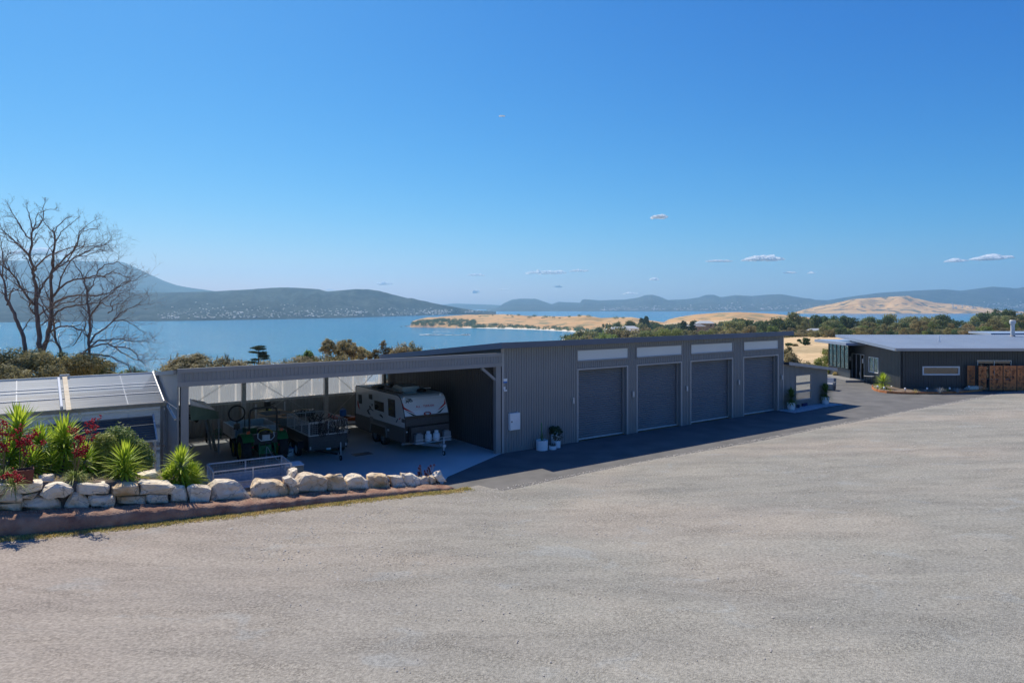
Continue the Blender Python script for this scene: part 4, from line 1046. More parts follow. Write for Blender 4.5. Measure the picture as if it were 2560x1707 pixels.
# side plane decals / windows
PS = W(CVU - hw, 0); NS = -UD
def side(name, pts, matl, par=None, th=.006, off=.004, conv=z5): return decal(name, [conv(*p) for p in pts], PS, NS, matl, par or cv, th, off)
def swin(pts, name='window'):
    e = root(name, (0, 0, 0)); e.parent = cv
    c = Vector((sum(p[0] for p in pts) / 4, sum(p[1] for p in pts) / 4))
    w_ = [hit(*z5(*p), PS + NS * .003, NS) for p in pts]; l = [local(cv, p) for p in w_]
    MB().prism(l, (-.016, 0, 0)).obj('window_frame', M['black'], e)
    cc = sum(l, Vector()) / 4; l2 = [cc + (p - cc) * .88 + Vector((-.017, 0, 0)) for p in l]
    MB().prism(l2, (-.005, 0, 0)).obj('pane', M['glass'], e)
swin([(617, 537), (712, 557), (722, 806), (627, 772)])
swin([(427, 562), (556, 594), (560, 727), (433, 690)])
swin([(347, 475), (395, 480), (397, 552), (350, 540)])
swin([(203, 477), (248, 486), (252, 612), (208, 600)])
side('decal', [(190, 560), (200, 590), (222, 688), (200, 655), (190, 620)], M['red'])
side('decal', [(325, 690), (345, 712), (372, 770), (338, 745)], M['black'])
side('decal', [(320, 712), (362, 668), (415, 705), (408, 712), (364, 682), (330, 722)], M['black'])
side('decal', [(350, 650), (358, 636), (380, 658), (374, 672)], M['black'])
side('decal', [(485, 762), (512, 768), (508, 752), (545, 790), (548, 812), (520, 790)], M['black'])
side('decal', [(765, 822), (790, 806), (794, 818), (768, 834)], M['red'])
side('decal', [(725, 870), (748, 822), (756, 822), (742, 866)], M['black'])
side('vent_cover', [(388, 610), (400, 613), (400, 642), (389, 640)], M['black'])
side('wall_socket', [(362, 782), (410, 800), (410, 860), (364, 842)], M['beam'], off=.02)
side('access_door', [(598, 905), (640, 915), (640, 1020), (598, 1003)], M['skirt'], off=.02)
side('latch', [(608, 960), (632, 965), (632, 995), (608, 990)], M['white'], off=.03)
side('marker_light', [(808, 818), (850, 830), (850, 880), (808, 868)], M['skirt'], off=.014)
# front slope plane decals
fa = Vector((0, yf + .10 - .0, 1.95)); fb = Vector((0, yf + .34, 2.42))
fn = Vector((0, -(fb.z - fa.z), (fb.y - fa.y))).normalized()
def todir(v): return Vector((v.x * math.cos(TH) - v.y * math.sin(TH), v.x * math.sin(TH) + v.y * math.cos(TH), v.z))
FN = todir(fn); FP = cv.location + todir(fa)
def front(name, pts, matl, th=.006, off=.004): return decal(name, [z5(*p) for p in pts], FP, FN, matl, cv, th, off)
front('decal', [(816, 596), (842, 662), (880, 684), (1000, 752), (838, 690), (822, 650)], M['red'])
front('decal', [(852, 706), (925, 738), (1015, 775), (965, 777)], M['black'])
front('decal', [(1408, 535), (1424, 608), (1370, 660), (1306, 708), (1352, 655), (1400, 605)], M['red'])
front('decal', [(1424, 640), (1350, 728), (1296, 740), (1335, 715)], M['black'])
for pts in ([(872, 532), (896, 548), (905, 562), (890, 552)], [(888, 545), (935, 540), (948, 556), (905, 552)], [(895, 556), (950, 562), (915, 566)]): front('bird_emblem', pts, M['black'])
def txt(name, s, X, Y, X2, Y2, size, matl, **k):
    a = local(cv, hit(*z5(X, Y), FP + FN * .006, FN)); b = local(cv, hit(*z5(X2, Y2), FP + FN * .006, FN)); xd = Vector((1, 0, 0)); yd = fn.cross(xd)
    o = solid_text(name, s, size, matl, cv, a, xd, yd, **k)
    w_ = max(v.co.x for v in o.data.vertices) - min(v.co.x for v in o.data.vertices); sc = (b.x - a.x) / max(w_, .01)
    for v in o.data.vertices: v.co.x = a.x + (v.co.x - a.x) * sc
    return o
txt('lettering', 'Jayco', 866, 592, 968, 578, .19, M['black'], bold=.006, shear=.15)
txt('lettering', 'ALL - TERRAIN', 1008, 668, 1262, 640, .15, M['red'], bold=.001)
c_ = local(cv, hit(*z5(1168, 747), FP + FN * .004, FN))
for k, (ra, mt) in enumerate(((.20, M['black']), (.17, M['red']), (.12, M['galv']))):
    pts = [c_ + Vector((math.cos(a) * ra, 0, 0)) + fn.cross(Vector((1, 0, 0))) * math.sin(a) * ra * .5 + fn * (.004 * k) for a in np.linspace(0, 6.283, 21)[:-1]]
    MB().prism(pts, fn * .005).obj('badge', mt, cv)
for X, Y in ((840, 532), (1348, 478)):
    p = local(cv, hit(*z5(X, Y), FP + FN * .02, FN)) - fn * .0
    p.y = max(p.y, yf + .40) if p.z > 2.42 else p.y
    MB().lathe([(.05, -.03), (.05, .03), (.04, .04)], tuple(p), 10, 'y').obj('lamp', M['white'], cv)
# roof gear
m = MB(); m.prism([(-.3, -.9, zt + .001), (-.3, -.8, zt + .20), (-.3, -.1, zt + .26), (-.3, .25, zt + .15), (-.3, .35, zt + .001)], (.95, 0, 0)); m.obj('air_conditioner', M['caravan'], cv)
MB().box(-.85, -.45, .9, 1.45, zt + .001, zt + .13).obj('roof_hatch', M['black'], cv)
MB().box(-.1, .35, 1.0, 1.6, zt + .001, zt + .12).obj('roof_hatch', M['glass'], cv)
MB().lathe([(.22, 0), (.24, .05), (.2, .13), (.05, .16)], (.45, -1.45, zt), 18).obj('satellite_dome', M['black'], cv)
MB().box(-.5, .3, -1.5, -1.15, zt + .001, zt + .04).obj('solar_panel', M['glass'], cv)
MB().tube([(.62, -1.1, zt + .10), (1.1, -1.25, zt + .12)], .022, 6).obj('antenna', M['white'], cv)
m = MB(); m.box(-.75, -.72, -1.7, 1.9, zt, zt + .03); m.obj('roof_rail', M['black'], cv)
# wheels, arches, drawbar
for (vv_, ) in ((5.06,), (5.98,)):
    for s in (-1, 1): wheel(cv, (s * (hw - .12), cvp(vv_), .37), .37, .24, M['beam'], side=s)
for s in (-1, 1):
    x_ = s * (hw + .02)
    m = MB(); ys_ = [cvp(4.5), cvp(4.62), cvp(6.4), cvp(6.55)]
    m.prism([(x_ - .03, ys_[0], .46), (x_ - .03, ys_[1], 1.0), (x_ - .03, ys_[2], 1.0), (x_ - .03, ys_[3], .46), (x_ - .03, ys_[3] - .08, .46), (x_ - .03, ys_[2] - .05, .92), (x_ - .03, ys_[1] + .06, .92), (x_ - .03, ys_[0] + .08, .46)], (.06, 0, 0)); m.obj('wheel_arch', M['beam'], cv)
    m = MB(); m.prism([(x_ - .008 * s - .006, ys_[0] + .08, .47), (x_ - .008 * s - .006, ys_[1] + .06, .92), (x_ - .008 * s - .006, ys_[2] - .05, .92), (x_ - .008 * s - .006, ys_[3] - .08, .47)], (.01, 0, 0)); m.obj('arch_lining', M['black'], cv)
m = MB()
for s in (-1, 1): m.bar((s * .8, yf - .02, .46), (s * .06, cvp(1.25), .46), .06, .12)
m.obj('drawbar', M['beam'], cv)
MB().box(-.07, .07, cvp(.95), cvp(1.35), .44, .56).obj('coupling', M['galv'], cv)
m = MB(); m.tube([(.13, cvp(1.25), .85), (.13, cvp(1.25), .17)], .035, 8); m.obj('jockey_stand', M['galv'], cv)
wheel(cv, (.13, cvp(1.25), .11), .11, .07, M['white'], name='jockey_wheel')
MB().box(-1.0, 1.05, yf - .30, yf - .06, .52, 1.24).obj('tool_box', M['darkplate'], cv)
MB().box(-.95, .98, yf - .62, yf - .31, .50, .545).obj('bottle_tray', M['galv'], cv)
MB().box(-.95, .98, yf - .625, yf - .60, .66, .69).obj('tray_rail', M['galv'], cv)
for k, x_ in enumerate((-.72, .78)):
    m = MB(); m.box(x_ - .19, x_ + .19, yf - .58, yf - .36, .55, .92); m.box(x_ - .12, x_ + .12, yf - .54, yf - .40, .92, .98); m.obj('jerry_can', M['beam'], cv)
for x_ in (-.20, .24):
    g_ = root('gas_bottle', (x_, yf - .46, .55)); g_.parent = cv
    MB().lathe([(.12, 0), (.16, .03), (.17, .08), (.17, .26), (.15, .33), (.07, .39)], (0, 0, 0), 20).obj('tank', M['white'], g_, smooth=False)
    m = MB(); m.lathe([(.10, .38), (.10, .47), (.085, .47), (.085, .38)], (0, 0, 0), 16, ring=True); m.lathe([(.03, .36), (.03, .49)], (0, 0, 0), 10); m.obj('collar', M['white'], g_)
    MB().lathe([(.128, -.02), (.128, .01), (.11, .01)], (0, 0, 0), 16).obj('foot_ring', M['galv'], g_)
MB().box(-hw + .05, -hw + .12, yf - .05, yf - .031, .98, 1.04).obj('marker_light', M['white'], cv)
MB().tube([(-hw - .05, yf + .2, .42), (-hw + .5, yf + .2, .42)], .05, 8).obj('step_tube', M['galv'], cv)
MB().box(-hw + .1, hw - .1, yf + .3, yr - .1, .36, .455).obj('chassis', M['black'], cv)

# ---------------- tractor (rear to the viewer)
tr = root('tractor', W(-9.62, 5.0), TH, 'green compact tractor with yellow rims and roll bar seen from behind', 'tractor')
for s in (-1, 1):
    wheel(tr, (s * .80, 0, .60), .60, .40, M['yellow'], tread=True, side=s, spokes=0)
    wheel(tr, (s * .72, 1.75, .40), .40, .26, M['yellow'], tread=True, side=s, spokes=0)
    m = MB(); n_ = 9; pts = []
    for k in range(n_):
        a = R(15 + 130 * k / (n_ - 1)); pts.append((math.cos(a) * .70, .62 + math.sin(a) * .70))
    x0_, x1_ = (-.98, -.50) if s < 0 else (.50, .98)
    for i in range(n_ - 1):
        (ya_, za_), (yb__, zb__) = pts[i], pts[i + 1]
        m.prism([(x0_, ya_, za_), (x0_, yb__, zb__), (x0_, yb__ * .97, zb__ - .03), (x0_, ya_ * .97, za_ - .03)], (x1_ - x0_, 0, 0))
    m.box(min(s * .50, s * .53), max(s * .50, s * .53), -.45, .62, .62, 1.25)
    m.obj('mudguard', M['green'], tr)
    MB().box(s * .72 - .07, s * .72 + .07, -.42, -.36, 1.34, 1.46).obj('indicator', M['orange'], tr)
    MB().box(s * .56 - .03, s * .56 + .03, -.56, -.50, .72, .80).obj('tail_light', M['red'], tr)
m = MB(); m.box(-.30, .30, -.35, 2.3, .50, .95); m.box(-.5, .5, -.15, .9, .88, .96); m.obj('chassis', M['black'], tr)
m = MB(); m.prism([(-.33, .95, .9), (-.33, .95, 1.36), (-.33, 2.2, 1.22), (-.33, 2.38, 1.1), (-.33, 2.4, .8)], (.66, 0, 0)); m.obj('bonnet', M['green'], tr)
m = MB(); m.box(-.25, .25, -.10, .34, 1.0, 1.12); m.lathe([(.25, 0), (.28, .05), (.28, .33), (.22, .40), (.05, .42)], (0, -.12, 1.10), 16, 'z'); 
m.obj('seat', M['black'], tr)
MB().tube([(-.3, -.42, 1.18), (-.3, -.43, 1.34), (-.2, -.44, 1.44), (0, -.44, 1.48), (.2, -.44, 1.44), (.3, -.43, 1.34), (.3, -.42, 1.18)], .02, 6).obj('seat_rim', M['yellow'], tr)
m = MB(); m.tube([(-.60, -.12, .95), (-.60, -.12, 2.15), (-.56, -.12, 2.32), (-.42, -.12, 2.40), (.42, -.12, 2.40), (.56, -.12, 2.32), (.60, -.12, 2.15), (.60, -.12, .95)], .045, 8); m.obj('roll_bar', M['black'], tr)
m = MB(); m.lathe([(.17, -.012), (.19, -.012), (.19, .012), (.17, .012)], (0, .62, 1.42), 20, ring=True); m.bar((0, .62, 1.42), (0, .85, 1.15), .04); m.bar((-.18, .62, 1.42), (.18, .62, 1.42), .02); m.obj('steering_wheel', M['black'], tr)
m = MB(); m.box(-.16, .16, -.58, -.50, 1.02, 1.26); m.obj('rear_plate', M['galv'], tr)
m = MB(); m.tube([(-.34, -.52, 1.36), (-.36, -.55, 1.15), (-.22, -.57, 1.02), (.22, -.57, 1.02), (.36, -.55, 1.15), (.34, -.52, 1.36)], .02, 6); m.obj('plate_surround', M['white'], tr)
m = MB(); m.box(-.52, .52, -.50, -.30, .86, 1.30); m.obj('rear_cowl', M['black'], tr)
m = MB()
for s in (-1, 1):
    m.tube([(s * .28, -.35, .55), (s * .36, -.95, .42)], .035, 6); m.tube([(s * .20, -.35, .95), (s * .33, -.70, .85), (s * .35, -.78, .46)], .025, 6)
m.tube([(0, -.35, .92), (0, -.75, .78)], .03, 6); m.box(-.24, .24, -.5, -.35, .42, .78); m.lathe([(.09, -.62), (.09, -.5)], (0, 0, .58), 10, 'y'); m.obj('three_point_hitch', M['green'], tr)
m = MB(); m.tube([(0, -.62, .82), (-.10, -.95, .32), (-.16, -1.05, .06)], .018, 5); m.tube([(0, -.62, .82), (.14, -.95, .42), (.42, -1.1, .12)], .018, 5); m.obj('chain', M['galv'], tr)
MB().tube([(-.52, .55, .95), (-.62, .58, 1.55), (-.62, .58, 1.95)], .02, 6).obj('exhaust_stay', M['black'], tr)
m = MB(); m.lathe([(.32, -.055), (.37, -.05), (.37, .05), (.32, .055)], (-.92, .75, 2.12), 22, 'y', ring=True); m.obj('spare_hoop', M['rubber'], tr)
m = MB(); m.bar((-.92, .75, 1.75), (-.88, .75, 1.35), .05); m.box(-1.04, -.80, .68, .80, 1.42, 1.66); m.obj('hoop_bracket', M['black'], tr)

# ---------------- tipping tray utility in front of the tractor
tu = root('tray_trailer', W(-9.25, 8.15), TH, 'white sided tipping tray trailer standing in front of the green tractor', 'trailer')
tx0, tx1, ty0, ty1 = -1.05, .95, -1.05, 1.25
for (a, b, c, d) in ((tx0, tx0 + .04, ty0, ty1), (tx1 - .04, tx1, ty0, ty1)):
    MB().box(a, b, c, d, .68, 1.22).obj('side_board', M['white'], tu)
MB().box(tx0 + .041, tx1 - .041, ty1 - .04, ty1, .68, 1.22).obj('tail_board', M['white'], tu)
MB().box(tx0 + .041, tx1 - .041, ty0, ty0 + .04, .68, 1.22).obj('head_board', M['galv'], tu)
MB().box(tx0, tx1, ty0, ty1, .62, .675).obj('floor_panel', M['black'], tu)
for k in range(3): 
    for j in range(2): MB().box(tx0 - .008, tx0 - .001, ty0 + .55 + j * .22, ty0 + .70 + j * .22, .80 + k * .12, .88 + k * .12).obj('panel_mark', M['galv'], tu)
for s in (-1, 1): wheel(tu, (s * .78, .3, .36), .36, .24, M['black'], side=s)
m = MB(); m.box(-.4, .4, ty0, ty1, .46, .61); m.obj('chassis', M['black'], tu)

# ---------------- black box trailer with mesh cage
def mesh_panel(w, h, pitch=.085, r=.003, matl=None, name='wire_mesh', parent=None, loc=(0, 0, 0), rz=0):
    m = MB(); n1 = max(1, int(round(w / pitch))); n2 = max(1, int(round(h / pitch)))
    for i in range(1, n1): m.bar((i * w / n1, 0, 0), (i * w / n1, 0, h), r * 2)
    for j in range(1, n2): m.bar((0, .001, j * h / n2), (w, .001, j * h / n2), r * 2)
    return tag(m.obj(name, matl or M['galv'], parent, loc=loc, rz=rz), kind='stuff')
bt = root('box_trailer', W(-6.95, 5.5), TH, 'black tandem box trailer with a mesh cage and loose netting beside the caravan', 'trailer')
bw, bl0, bl1 = .92, -1.5, 1.6
for (nm, a, b, c, d) in (('side_panel', -bw, -bw + .04, bl0, bl1), ('side_panel', bw - .04, bw, bl0, bl1), ('front_panel', -bw + .041, bw - .041, bl0, bl0 + .04), ('rear_panel', -bw + .041, bw - .041, bl1 - .04, bl1)):
    o = MB().box(a, b, c, d, .40, 1.04).obj(nm, M['darkplate'] if nm == 'front_panel' else M['black'], bt)
MB().box(-bw, bw, bl0 + .001, bl1, .36, .399).obj('floor_panel', M['black'], bt)
m = MB()
for k in range(2): m.box(-bw + .08, bw - .08, bl0 - .012, bl0 - .001, .55 + k * .2, .58 + k * .2)
m.obj('press_line', M['darkplate'], bt)
cz0, cz1 = 1.045, 1.66
m = MB()
for x_ in (-bw + .02, bw - .02):
    m.bar((x_, bl0, cz1), (x_, bl1, cz1), .035); m.bar((x_, bl0, cz0 + .02), (x_, bl1, cz0 + .02), .035)
    for y_ in (bl0, bl0 + 1.0, bl0 + 2.05, bl1): m.bar((x_, y_, cz0), (x_, y_, cz1), .035)
for y_ in (bl0, bl1):
    m.bar((-bw, y_, cz1), (bw, y_, cz1), .035); m.bar((-bw, y_, cz0 + .02), (bw, y_, cz0 + .02), .035); m.bar((0, y_, cz0), (0, y_, cz1), .03)
m.obj('cage_frame', M['galv'], bt)
mesh_panel(2 * bw, cz1 - cz0, parent=bt, loc=(-bw, bl0, cz0)); mesh_panel(2 * bw, cz1 - cz0, parent=bt, loc=(-bw, bl1, cz0))
mesh_panel(bl1 - bl0, cz1 - cz0, parent=bt, loc=(-bw, bl0, cz0), rz=math.pi / 2); mesh_panel(bl1 - bl0, cz1 - cz0, parent=bt, loc=(bw, bl0, cz0), rz=math.pi / 2)
for s in (-1, 1):
    for y_ in (-.42, .36): wheel(bt, (s * (bw + .12), y_, .33), .33, .2, M['white'], side=s)
    a, b = (-bw - .26, -bw - .002) if s < 0 else (bw + .002, bw + .26)
    m = MB(); m.box(a, b, -.82, .76, .70, .74); m.prism([(a, -.82, .735), (a, -.95, .45), (a, -.92, .45), (a, -.80, .70)], (b - a, 0, 0)); m.prism([(a, .76, .735), (a, .89, .45), (a, .86, .45), (a, .74, .70)], (b - a, 0, 0)); m.obj('mudguard', M['black'], bt)
m = MB()
for s in (-1, 1): m.bar((s * .6, bl0, .38), (s * .05, -2.75, .38), .05, .08)
m.obj('drawbar', M['black'], bt)
m = MB(); m.tube([(.22, -2.45, .82), (.22, -2.45, .2)], .03, 8); m.obj('jockey_stand', M['galv'], bt)
wheel(bt, (.22, -2.45, .12), .12, .06, M['beam'], name='jockey_wheel')
MB().box(-.1, .1, bl0 - .05, bl0 - .03, .36, .44).obj('number_plate', M['white'], bt)
for x_ in (-bw + .08, bw - .08): MB().box(x_ - .03, x_ + .03, bl0 - .03, bl0 - .013, .45, .58).obj('latch', M['galv'], bt)
# netting draped over the cage: a sagging sheet of cords
nrs = random.Random(4); m = MB()
for k in range(46):
    a = Vector((nrs.uniform(-bw * .4, bw), bl0 + nrs.uniform(-.06, 2.2), cz1 + .02)); b = a + Vector((nrs.uniform(-.9, .9), nrs.uniform(-.8, .8), nrs.uniform(-.05, .05)))
    if nrs.random() < .5: a.y = b.y = bl0 - .04; a.z = cz1 + .03; b.z = cz1 - nrs.uniform(0, .55)
    b.x = min(max(b.x, -bw * .5), bw + .1); b.y = max(b.y, bl0 - .06)
    sag = nrs.uniform(.1, .5); pts = [a.lerp(b, t_) - Vector((0, 0, sag * 4 * t_ * (1 - t_))) for t_ in np.linspace(0, 1, 7)]
    m.tube(pts, nrs.uniform(.008, .022), 4)
tag(m.obj('netting', M['black'], bt), kind='stuff')

# ---------------- aluminium dinghy on its trailer
bo = root('dinghy', W(-7.45, 9.3), TH + R(4), 'open aluminium dinghy with tan floor and small outboard motor on a trailer', 'boat')
st_ = []
for i in range(13):
    t_ = i / 12; y_ = -1.95 + 3.9 * t_
    k = min(1, (t_ / .62)) ** .62; w_ = .74 * k * (1 - .06 * max(0, t_ - .7) / .3); kz = .62 + .32 * (1 - min(1, t_ / .35)) ** 2; gz = 1.24 + .10 * (1 - t_) ** 2
    st_.append((y_, w_, kz, gz))
m = MB(); inn = MB()
def section(y_, w_, kz, gz, ins=0.0):
    w2 = max(w_ - ins, .004); return [(-w2, y_, gz), (-w2 * .92, y_, kz + .24 + ins), (0, y_, kz + ins), (w2 * .92, y_, kz + .24 + ins), (w2, y_, gz)]
def loft(mm, secs):
    b = len(mm.v); n_ = len(secs[0])
    for s in secs: mm.v += [tuple(p) for p in s]
    for i in range(len(secs) - 1):
        for j in range(n_ - 1): mm.f.append((b + i * n_ + j, b + i * n_ + j + 1, b + (i + 1) * n_ + j + 1, b + (i + 1) * n_ + j)); mm.m.append(0)
loft(m, [section(*s) for s in st_]); loft(m, [section(*s, ins=.035) for s in st_])
b0 = len(m.v); m.v += section(*st_[-1]); m.f.append((b0, b0 + 1, b0 + 2, b0 + 3, b0 + 4)); m.m.append(0)
m.obj('hull', M['boat'], bo)
g = MB()
for s in (-1, 1): g.tube([(s * w_, y_, gz + .015) for (y_, w_, kz, gz) in st_], .03, 6)
g.bar((-.70, 1.95, 1.26), (.70, 1.95, 1.26), .06); g.obj('gunwale', M['cream'], bo)
MB().prism([(-.62, .2, .93), (.62, .2, .93), (.62, 1.88, .93), (-.62, 1.88, .93)], (0, 0, .02)).obj('floor_panel', M['boat_in'], bo)
MB().prism([(-.62, -.95, .95), (.6, -.95, .95), (.64, .1, .93), (-.64, .1, .93)], (0, 0, .02)).obj('floor_panel', M['boat_in'], bo)
for y_ in (-.7, .25, 1.2): MB().box(-.66, .66, y_ - .14, y_ + .14, 1.08, 1.12).obj('thwart', M['boat_in'], bo)
om = root('outboard', (0, 2.05, 1.25)); om.parent = bo
MB().box(-.12, .12, -.16, .14, .18, .52).obj('cowling', M['black'], om); MB().box(-.1, .1, -.14, .12, .521, .56).obj('cowling_cap', M['white'], om)
MB().box(-.05, .05, -.05, .07, -.55, .18).obj('leg', M['black'], om); MB().bar((0, -.16, .3), (.2, -.6, .5), .035).obj('tiller', M['black'], om)
dt = root('boat_trailer', W(-7.45, 9.3), TH + R(4), 'low galvanised boat trailer carrying the open dinghy', 'trailer')
m = MB(); m.bar((-.55, 1.7, .45), (-.55, -1.0, .45), .06, .09); m.bar((.55, 1.7, .45), (.55, -1.0, .45), .06, .09); m.bar((-.55, -1.0, .45), (0, -2.9, .5), .06, .09); m.bar((.55, -1.0, .45), (0, -2.9, .5), .06, .09); m.bar((-.8, .6, .4), (.8, .6, .4), .06); m.obj('frame', M['galv'], dt)
for s in (-1, 1):
    wheel(dt, (s * .86, .6, .28), .28, .15, M['galv'], side=s)
    MB().box(s * .78 - .03, s * .78 + .03, 1.55, 1.61, .45, 1.75).obj('guide_post', M['white'], dt)
MB().bar((0, -2.35, .5), (0, -2.25, 1.1), .05).obj('winch_post', M['black'], dt)

# ---------------- galvanised cage trailer behind the rocks
def cage_trailer():
    pts = [z3(580, 1305), z3(1420, 1205), z3(1240, 1140), z3(480, 1240)]
    zt_ = 1.32; c = [on_z(x, y, zt_) for x, y in pts]
    xd = (c[1] - c[0]); rz = math.atan2(xd.y, xd.x); L = xd.length
    r_ = root('cage_trailer', Vector((c[0].x, c[0].y, 0)), rz, 'galvanised trailer with low wire mesh cage standing behind the rock wall', 'trailer')
    wd = 1.35; zc = .88
    m = MB()
    for y_ in (0, wd):
        m.bar((0, y_, zt_), (L, y_, zt_), .045); m.bar((0, y_, zc), (L, y_, zc), .045)
        for k in range(3): m.bar((k * L / 2, y_, zc), (k * L / 2, y_, zt_), .05)
    for x_ in (0, L): m.bar((x_, 0, zt_), (x_, wd, zt_), .045); m.bar((x_, 0, zc), (x_, wd, zc), .045); m.bar((x_, wd / 2, zc), (x_, wd / 2, zt_), .03)
    m.obj('cage_frame', M['galv'], r_)
    for y_ in (0, wd): mesh_panel(L, zt_ - zc, parent=r_, loc=(0, y_, zc), pitch=.10, r=.0035)
    for x_ in (0, L): mesh_panel(wd, zt_ - zc, parent=r_, loc=(x_, 0, zc), rz=math.pi / 2, pitch=.10, r=.0035)
    for (nm, a, b, cc, d) in (('side_board', .02, L - .02, .0, .03), ('side_board', .02, L - .02, wd - .03, wd), ('end_board', .0, .03, .031, wd - .031), ('end_board', L - .03, L, .031, wd - .031)): MB().box(a, b, cc, d, .55, .85).obj(nm, M['galv'], r_)
    MB().box(.03, L - .03, .03, wd - .03, .52, .549).obj('floor_panel', M['beam'], r_)
    for y_ in (-.13, wd + .13):
        wheel_r = root('wheel', (L * .45, y_, .32), math.pi / 2); wheel_r.parent = r_
        MB().lathe([(.2, -.09), (.31, -.09), (.32, -.07), (.32, .07), (.31, .09), (.2, .09)], (0, 0, 0), 24, 'x', ring=True).obj('tyre', M['rubber'], wheel_r)
        MB().lathe([(.19, -.08), (.19, .08), (.05, .06)], (0, 0, 0), 20, 'x').obj('rim', M['galv'], wheel_r)
        MB().box(L * .45 - .42, L * .45 + .42, y_ - .1, y_ + .1, .68, .71).obj('mudguard', M['galv'], r_)
    m = MB(); m.bar((L, .2, .5), (L + 1.2, wd / 2, .5), .06, .1); m.bar((L, wd - .2, .5), (L + 1.2, wd / 2, .5), .06, .1); m.obj('drawbar', M['galv'], r_)
    m = MB(); m.bar((L + 1.05, wd / 2 + .1, .15), (L + 1.05, wd / 2 + .1, .75), .05); m.obj('jockey_stand', M['galv'], r_)
    m = MB(); m.box(L + .03, L + .06, .0, .05, .82, 1.3); m.box(L - .02, L + .05, -.05, -.025, .95, 1.12); m.obj('tailgate_latch', M['galv'], r_)
    for k in range(3): MB().bar((.1 + k * .04, .3 + .25 * k, .58), (L - .2, .35 + .22 * k, .60), .09, .05).obj('plank', M['galv'], r_)
    return r_, L, wd
ct, ctL, ctW = cage_trailer()
# tan box at its right end
p = on_z(*z3(1470, 1290), .75)
tb = root('tan_box', Vector((p.x, p.y, 0)), ct.rotation_euler.z, 'tan cabinet with white top between the cage trailer and the rocks', 'cabinet')
m = MB(); m.prism([(-.32, -.25, .0), (.42, -.25, .0), (.24, -.25, .98), (-.32, -.25, .98)], (0, .62, 0)); m.obj('box_body', M['tan'], tb)
MB().prism([(-.36, -.28, .985), (.27, -.28, .985), (.27, .4, .985), (-.36, .4, .985)], (0, 0, .03)).obj('top_panel', M['white'], tb)

# ---------------- small things under the carport
def place_box(name, X, Y, w, d, h, lab, cat, matl, mtop=None, conv=z4, rot=0.0):
    px, row = conv(X, Y); u, v = uv_z(px, row)
    r_ = root(name, W(u, v), TH + rot, lab, cat)
    MB().box(-w / 2, w / 2, 0, d, .01, h).obj('box_body', matl, r_); MB().box(-w / 2 - .01, w / 2 + .01, -.01, d + .01, h + .001, h + .03).obj('lid', mtop or matl, r_); return r_
wb = place_box('storage_box', 1190, 1050, .44, .55, .34, 'white storage box with a blue lid on the floor between tractor and trailer', 'box', M['white'], M['blue'])
MB().prism([(-.12, -.012, .18), (.12, -.012, .24), (.14, -.012, .20), (-.06, -.012, .15)], (0, .008, 0)).obj('print_mark', M['black'], wb)
dk = root('dog_kennel', W(-13.0, 6.2), TH, 'dark wooden dog kennel with pitched roof and arched doorway under the carport', 'kennel')
m = MB(); m.box(-.55, .55, 0, 1.0, 0, .75); m.prism([(-.55, 0, .75), (.55, 0, .75), (0, 0, 1.15)], (0, 1.0, 0)); m.obj('body', M['dog'], dk)
MB().prism([(-.66, -.08, .70), (0, -.08, 1.22), (0, -.08, 1.28), (-.72, -.08, .72)], (0, 1.15, 0)).obj('roof_board', M['beam'], dk)
MB().prism([(.66, -.08, .70), (.72, -.08, .72), (0.0, -.08, 1.28), (0.0, -.08, 1.22)], (0, 1.15, 0)).obj('roof_board', M['beam'], dk)
arc = [(math.cos(a) * .27, -.02, .38 + math.sin(a) * .24) for a in np.linspace(0, math.pi, 12)]
MB().tube([(.27, -.02, .02)] + arc + [(-.27, -.02, .02)], .022, 5).obj('door_trim', M['beam'], dk)
MB().prism([(.25, -.012, .02)] + [(x * .93, -.012, z) for x, _, z in arc] + [(-.25, -.012, .02)], (0, .01, 0)).obj('doorway', M['black'], dk)
# pale awning sheet at the left
aw = root('awning', W(-13.4, 4.0), TH, 'pale green fabric awning sloping inside the left end of the carport', 'awning')
a_ = [local(aw, hit(*z3(X, Y), W(0, v), VD)) for X, Y, v in ((322, 515, 1.2), (485, 545, 7.5), (590, 628, 5.0), (328, 575, 1.2))]
MB().prism(a_, (0, 0, .03)).obj('top_sheet', M['white'], aw)
b_ = [local(aw, hit(*z3(X, Y), W(0, v), VD)) for X, Y, v in ((328, 578, 1.22), (588, 634, 5.0), (640, 650, 7.2), (640, 725, 7.2), (335, 745, 1.22))]
MB().prism(b_, (0, .02, 0)).obj('side_sheet', M['greensheet'], aw)
MB().tube([a_[3], a_[2]], .025, 6).obj('rafter', M['galv'], aw)
pq = local(aw, W(-12.9, 7.0)); MB().tube([b_[3], (b_[3].x, b_[3].y, 0.0)], .03, 6).obj('pole', M['galv'], aw)
# leaning boards
u, v = uv_z(*z3(610, 1080)); lb = root('leaning_board', W(u, v), TH + R(60), 'weathered plank leaning upright beside the dog kennel', 'board')
MB().bar((0, 0, .0), (-.5, .2, 1.55), .16, .04).obj('board', M['cream'], lb)
u, v = uv_z(*z3(560, 1060)); lb = root('leaning_board', W(u, v), TH + R(60), 'narrow pale board leaning behind the weathered plank', 'board')
MB().bar((0, 0, .0), (-.35, .2, 1.7), .09, .03).obj('board', M['galv'], lb)
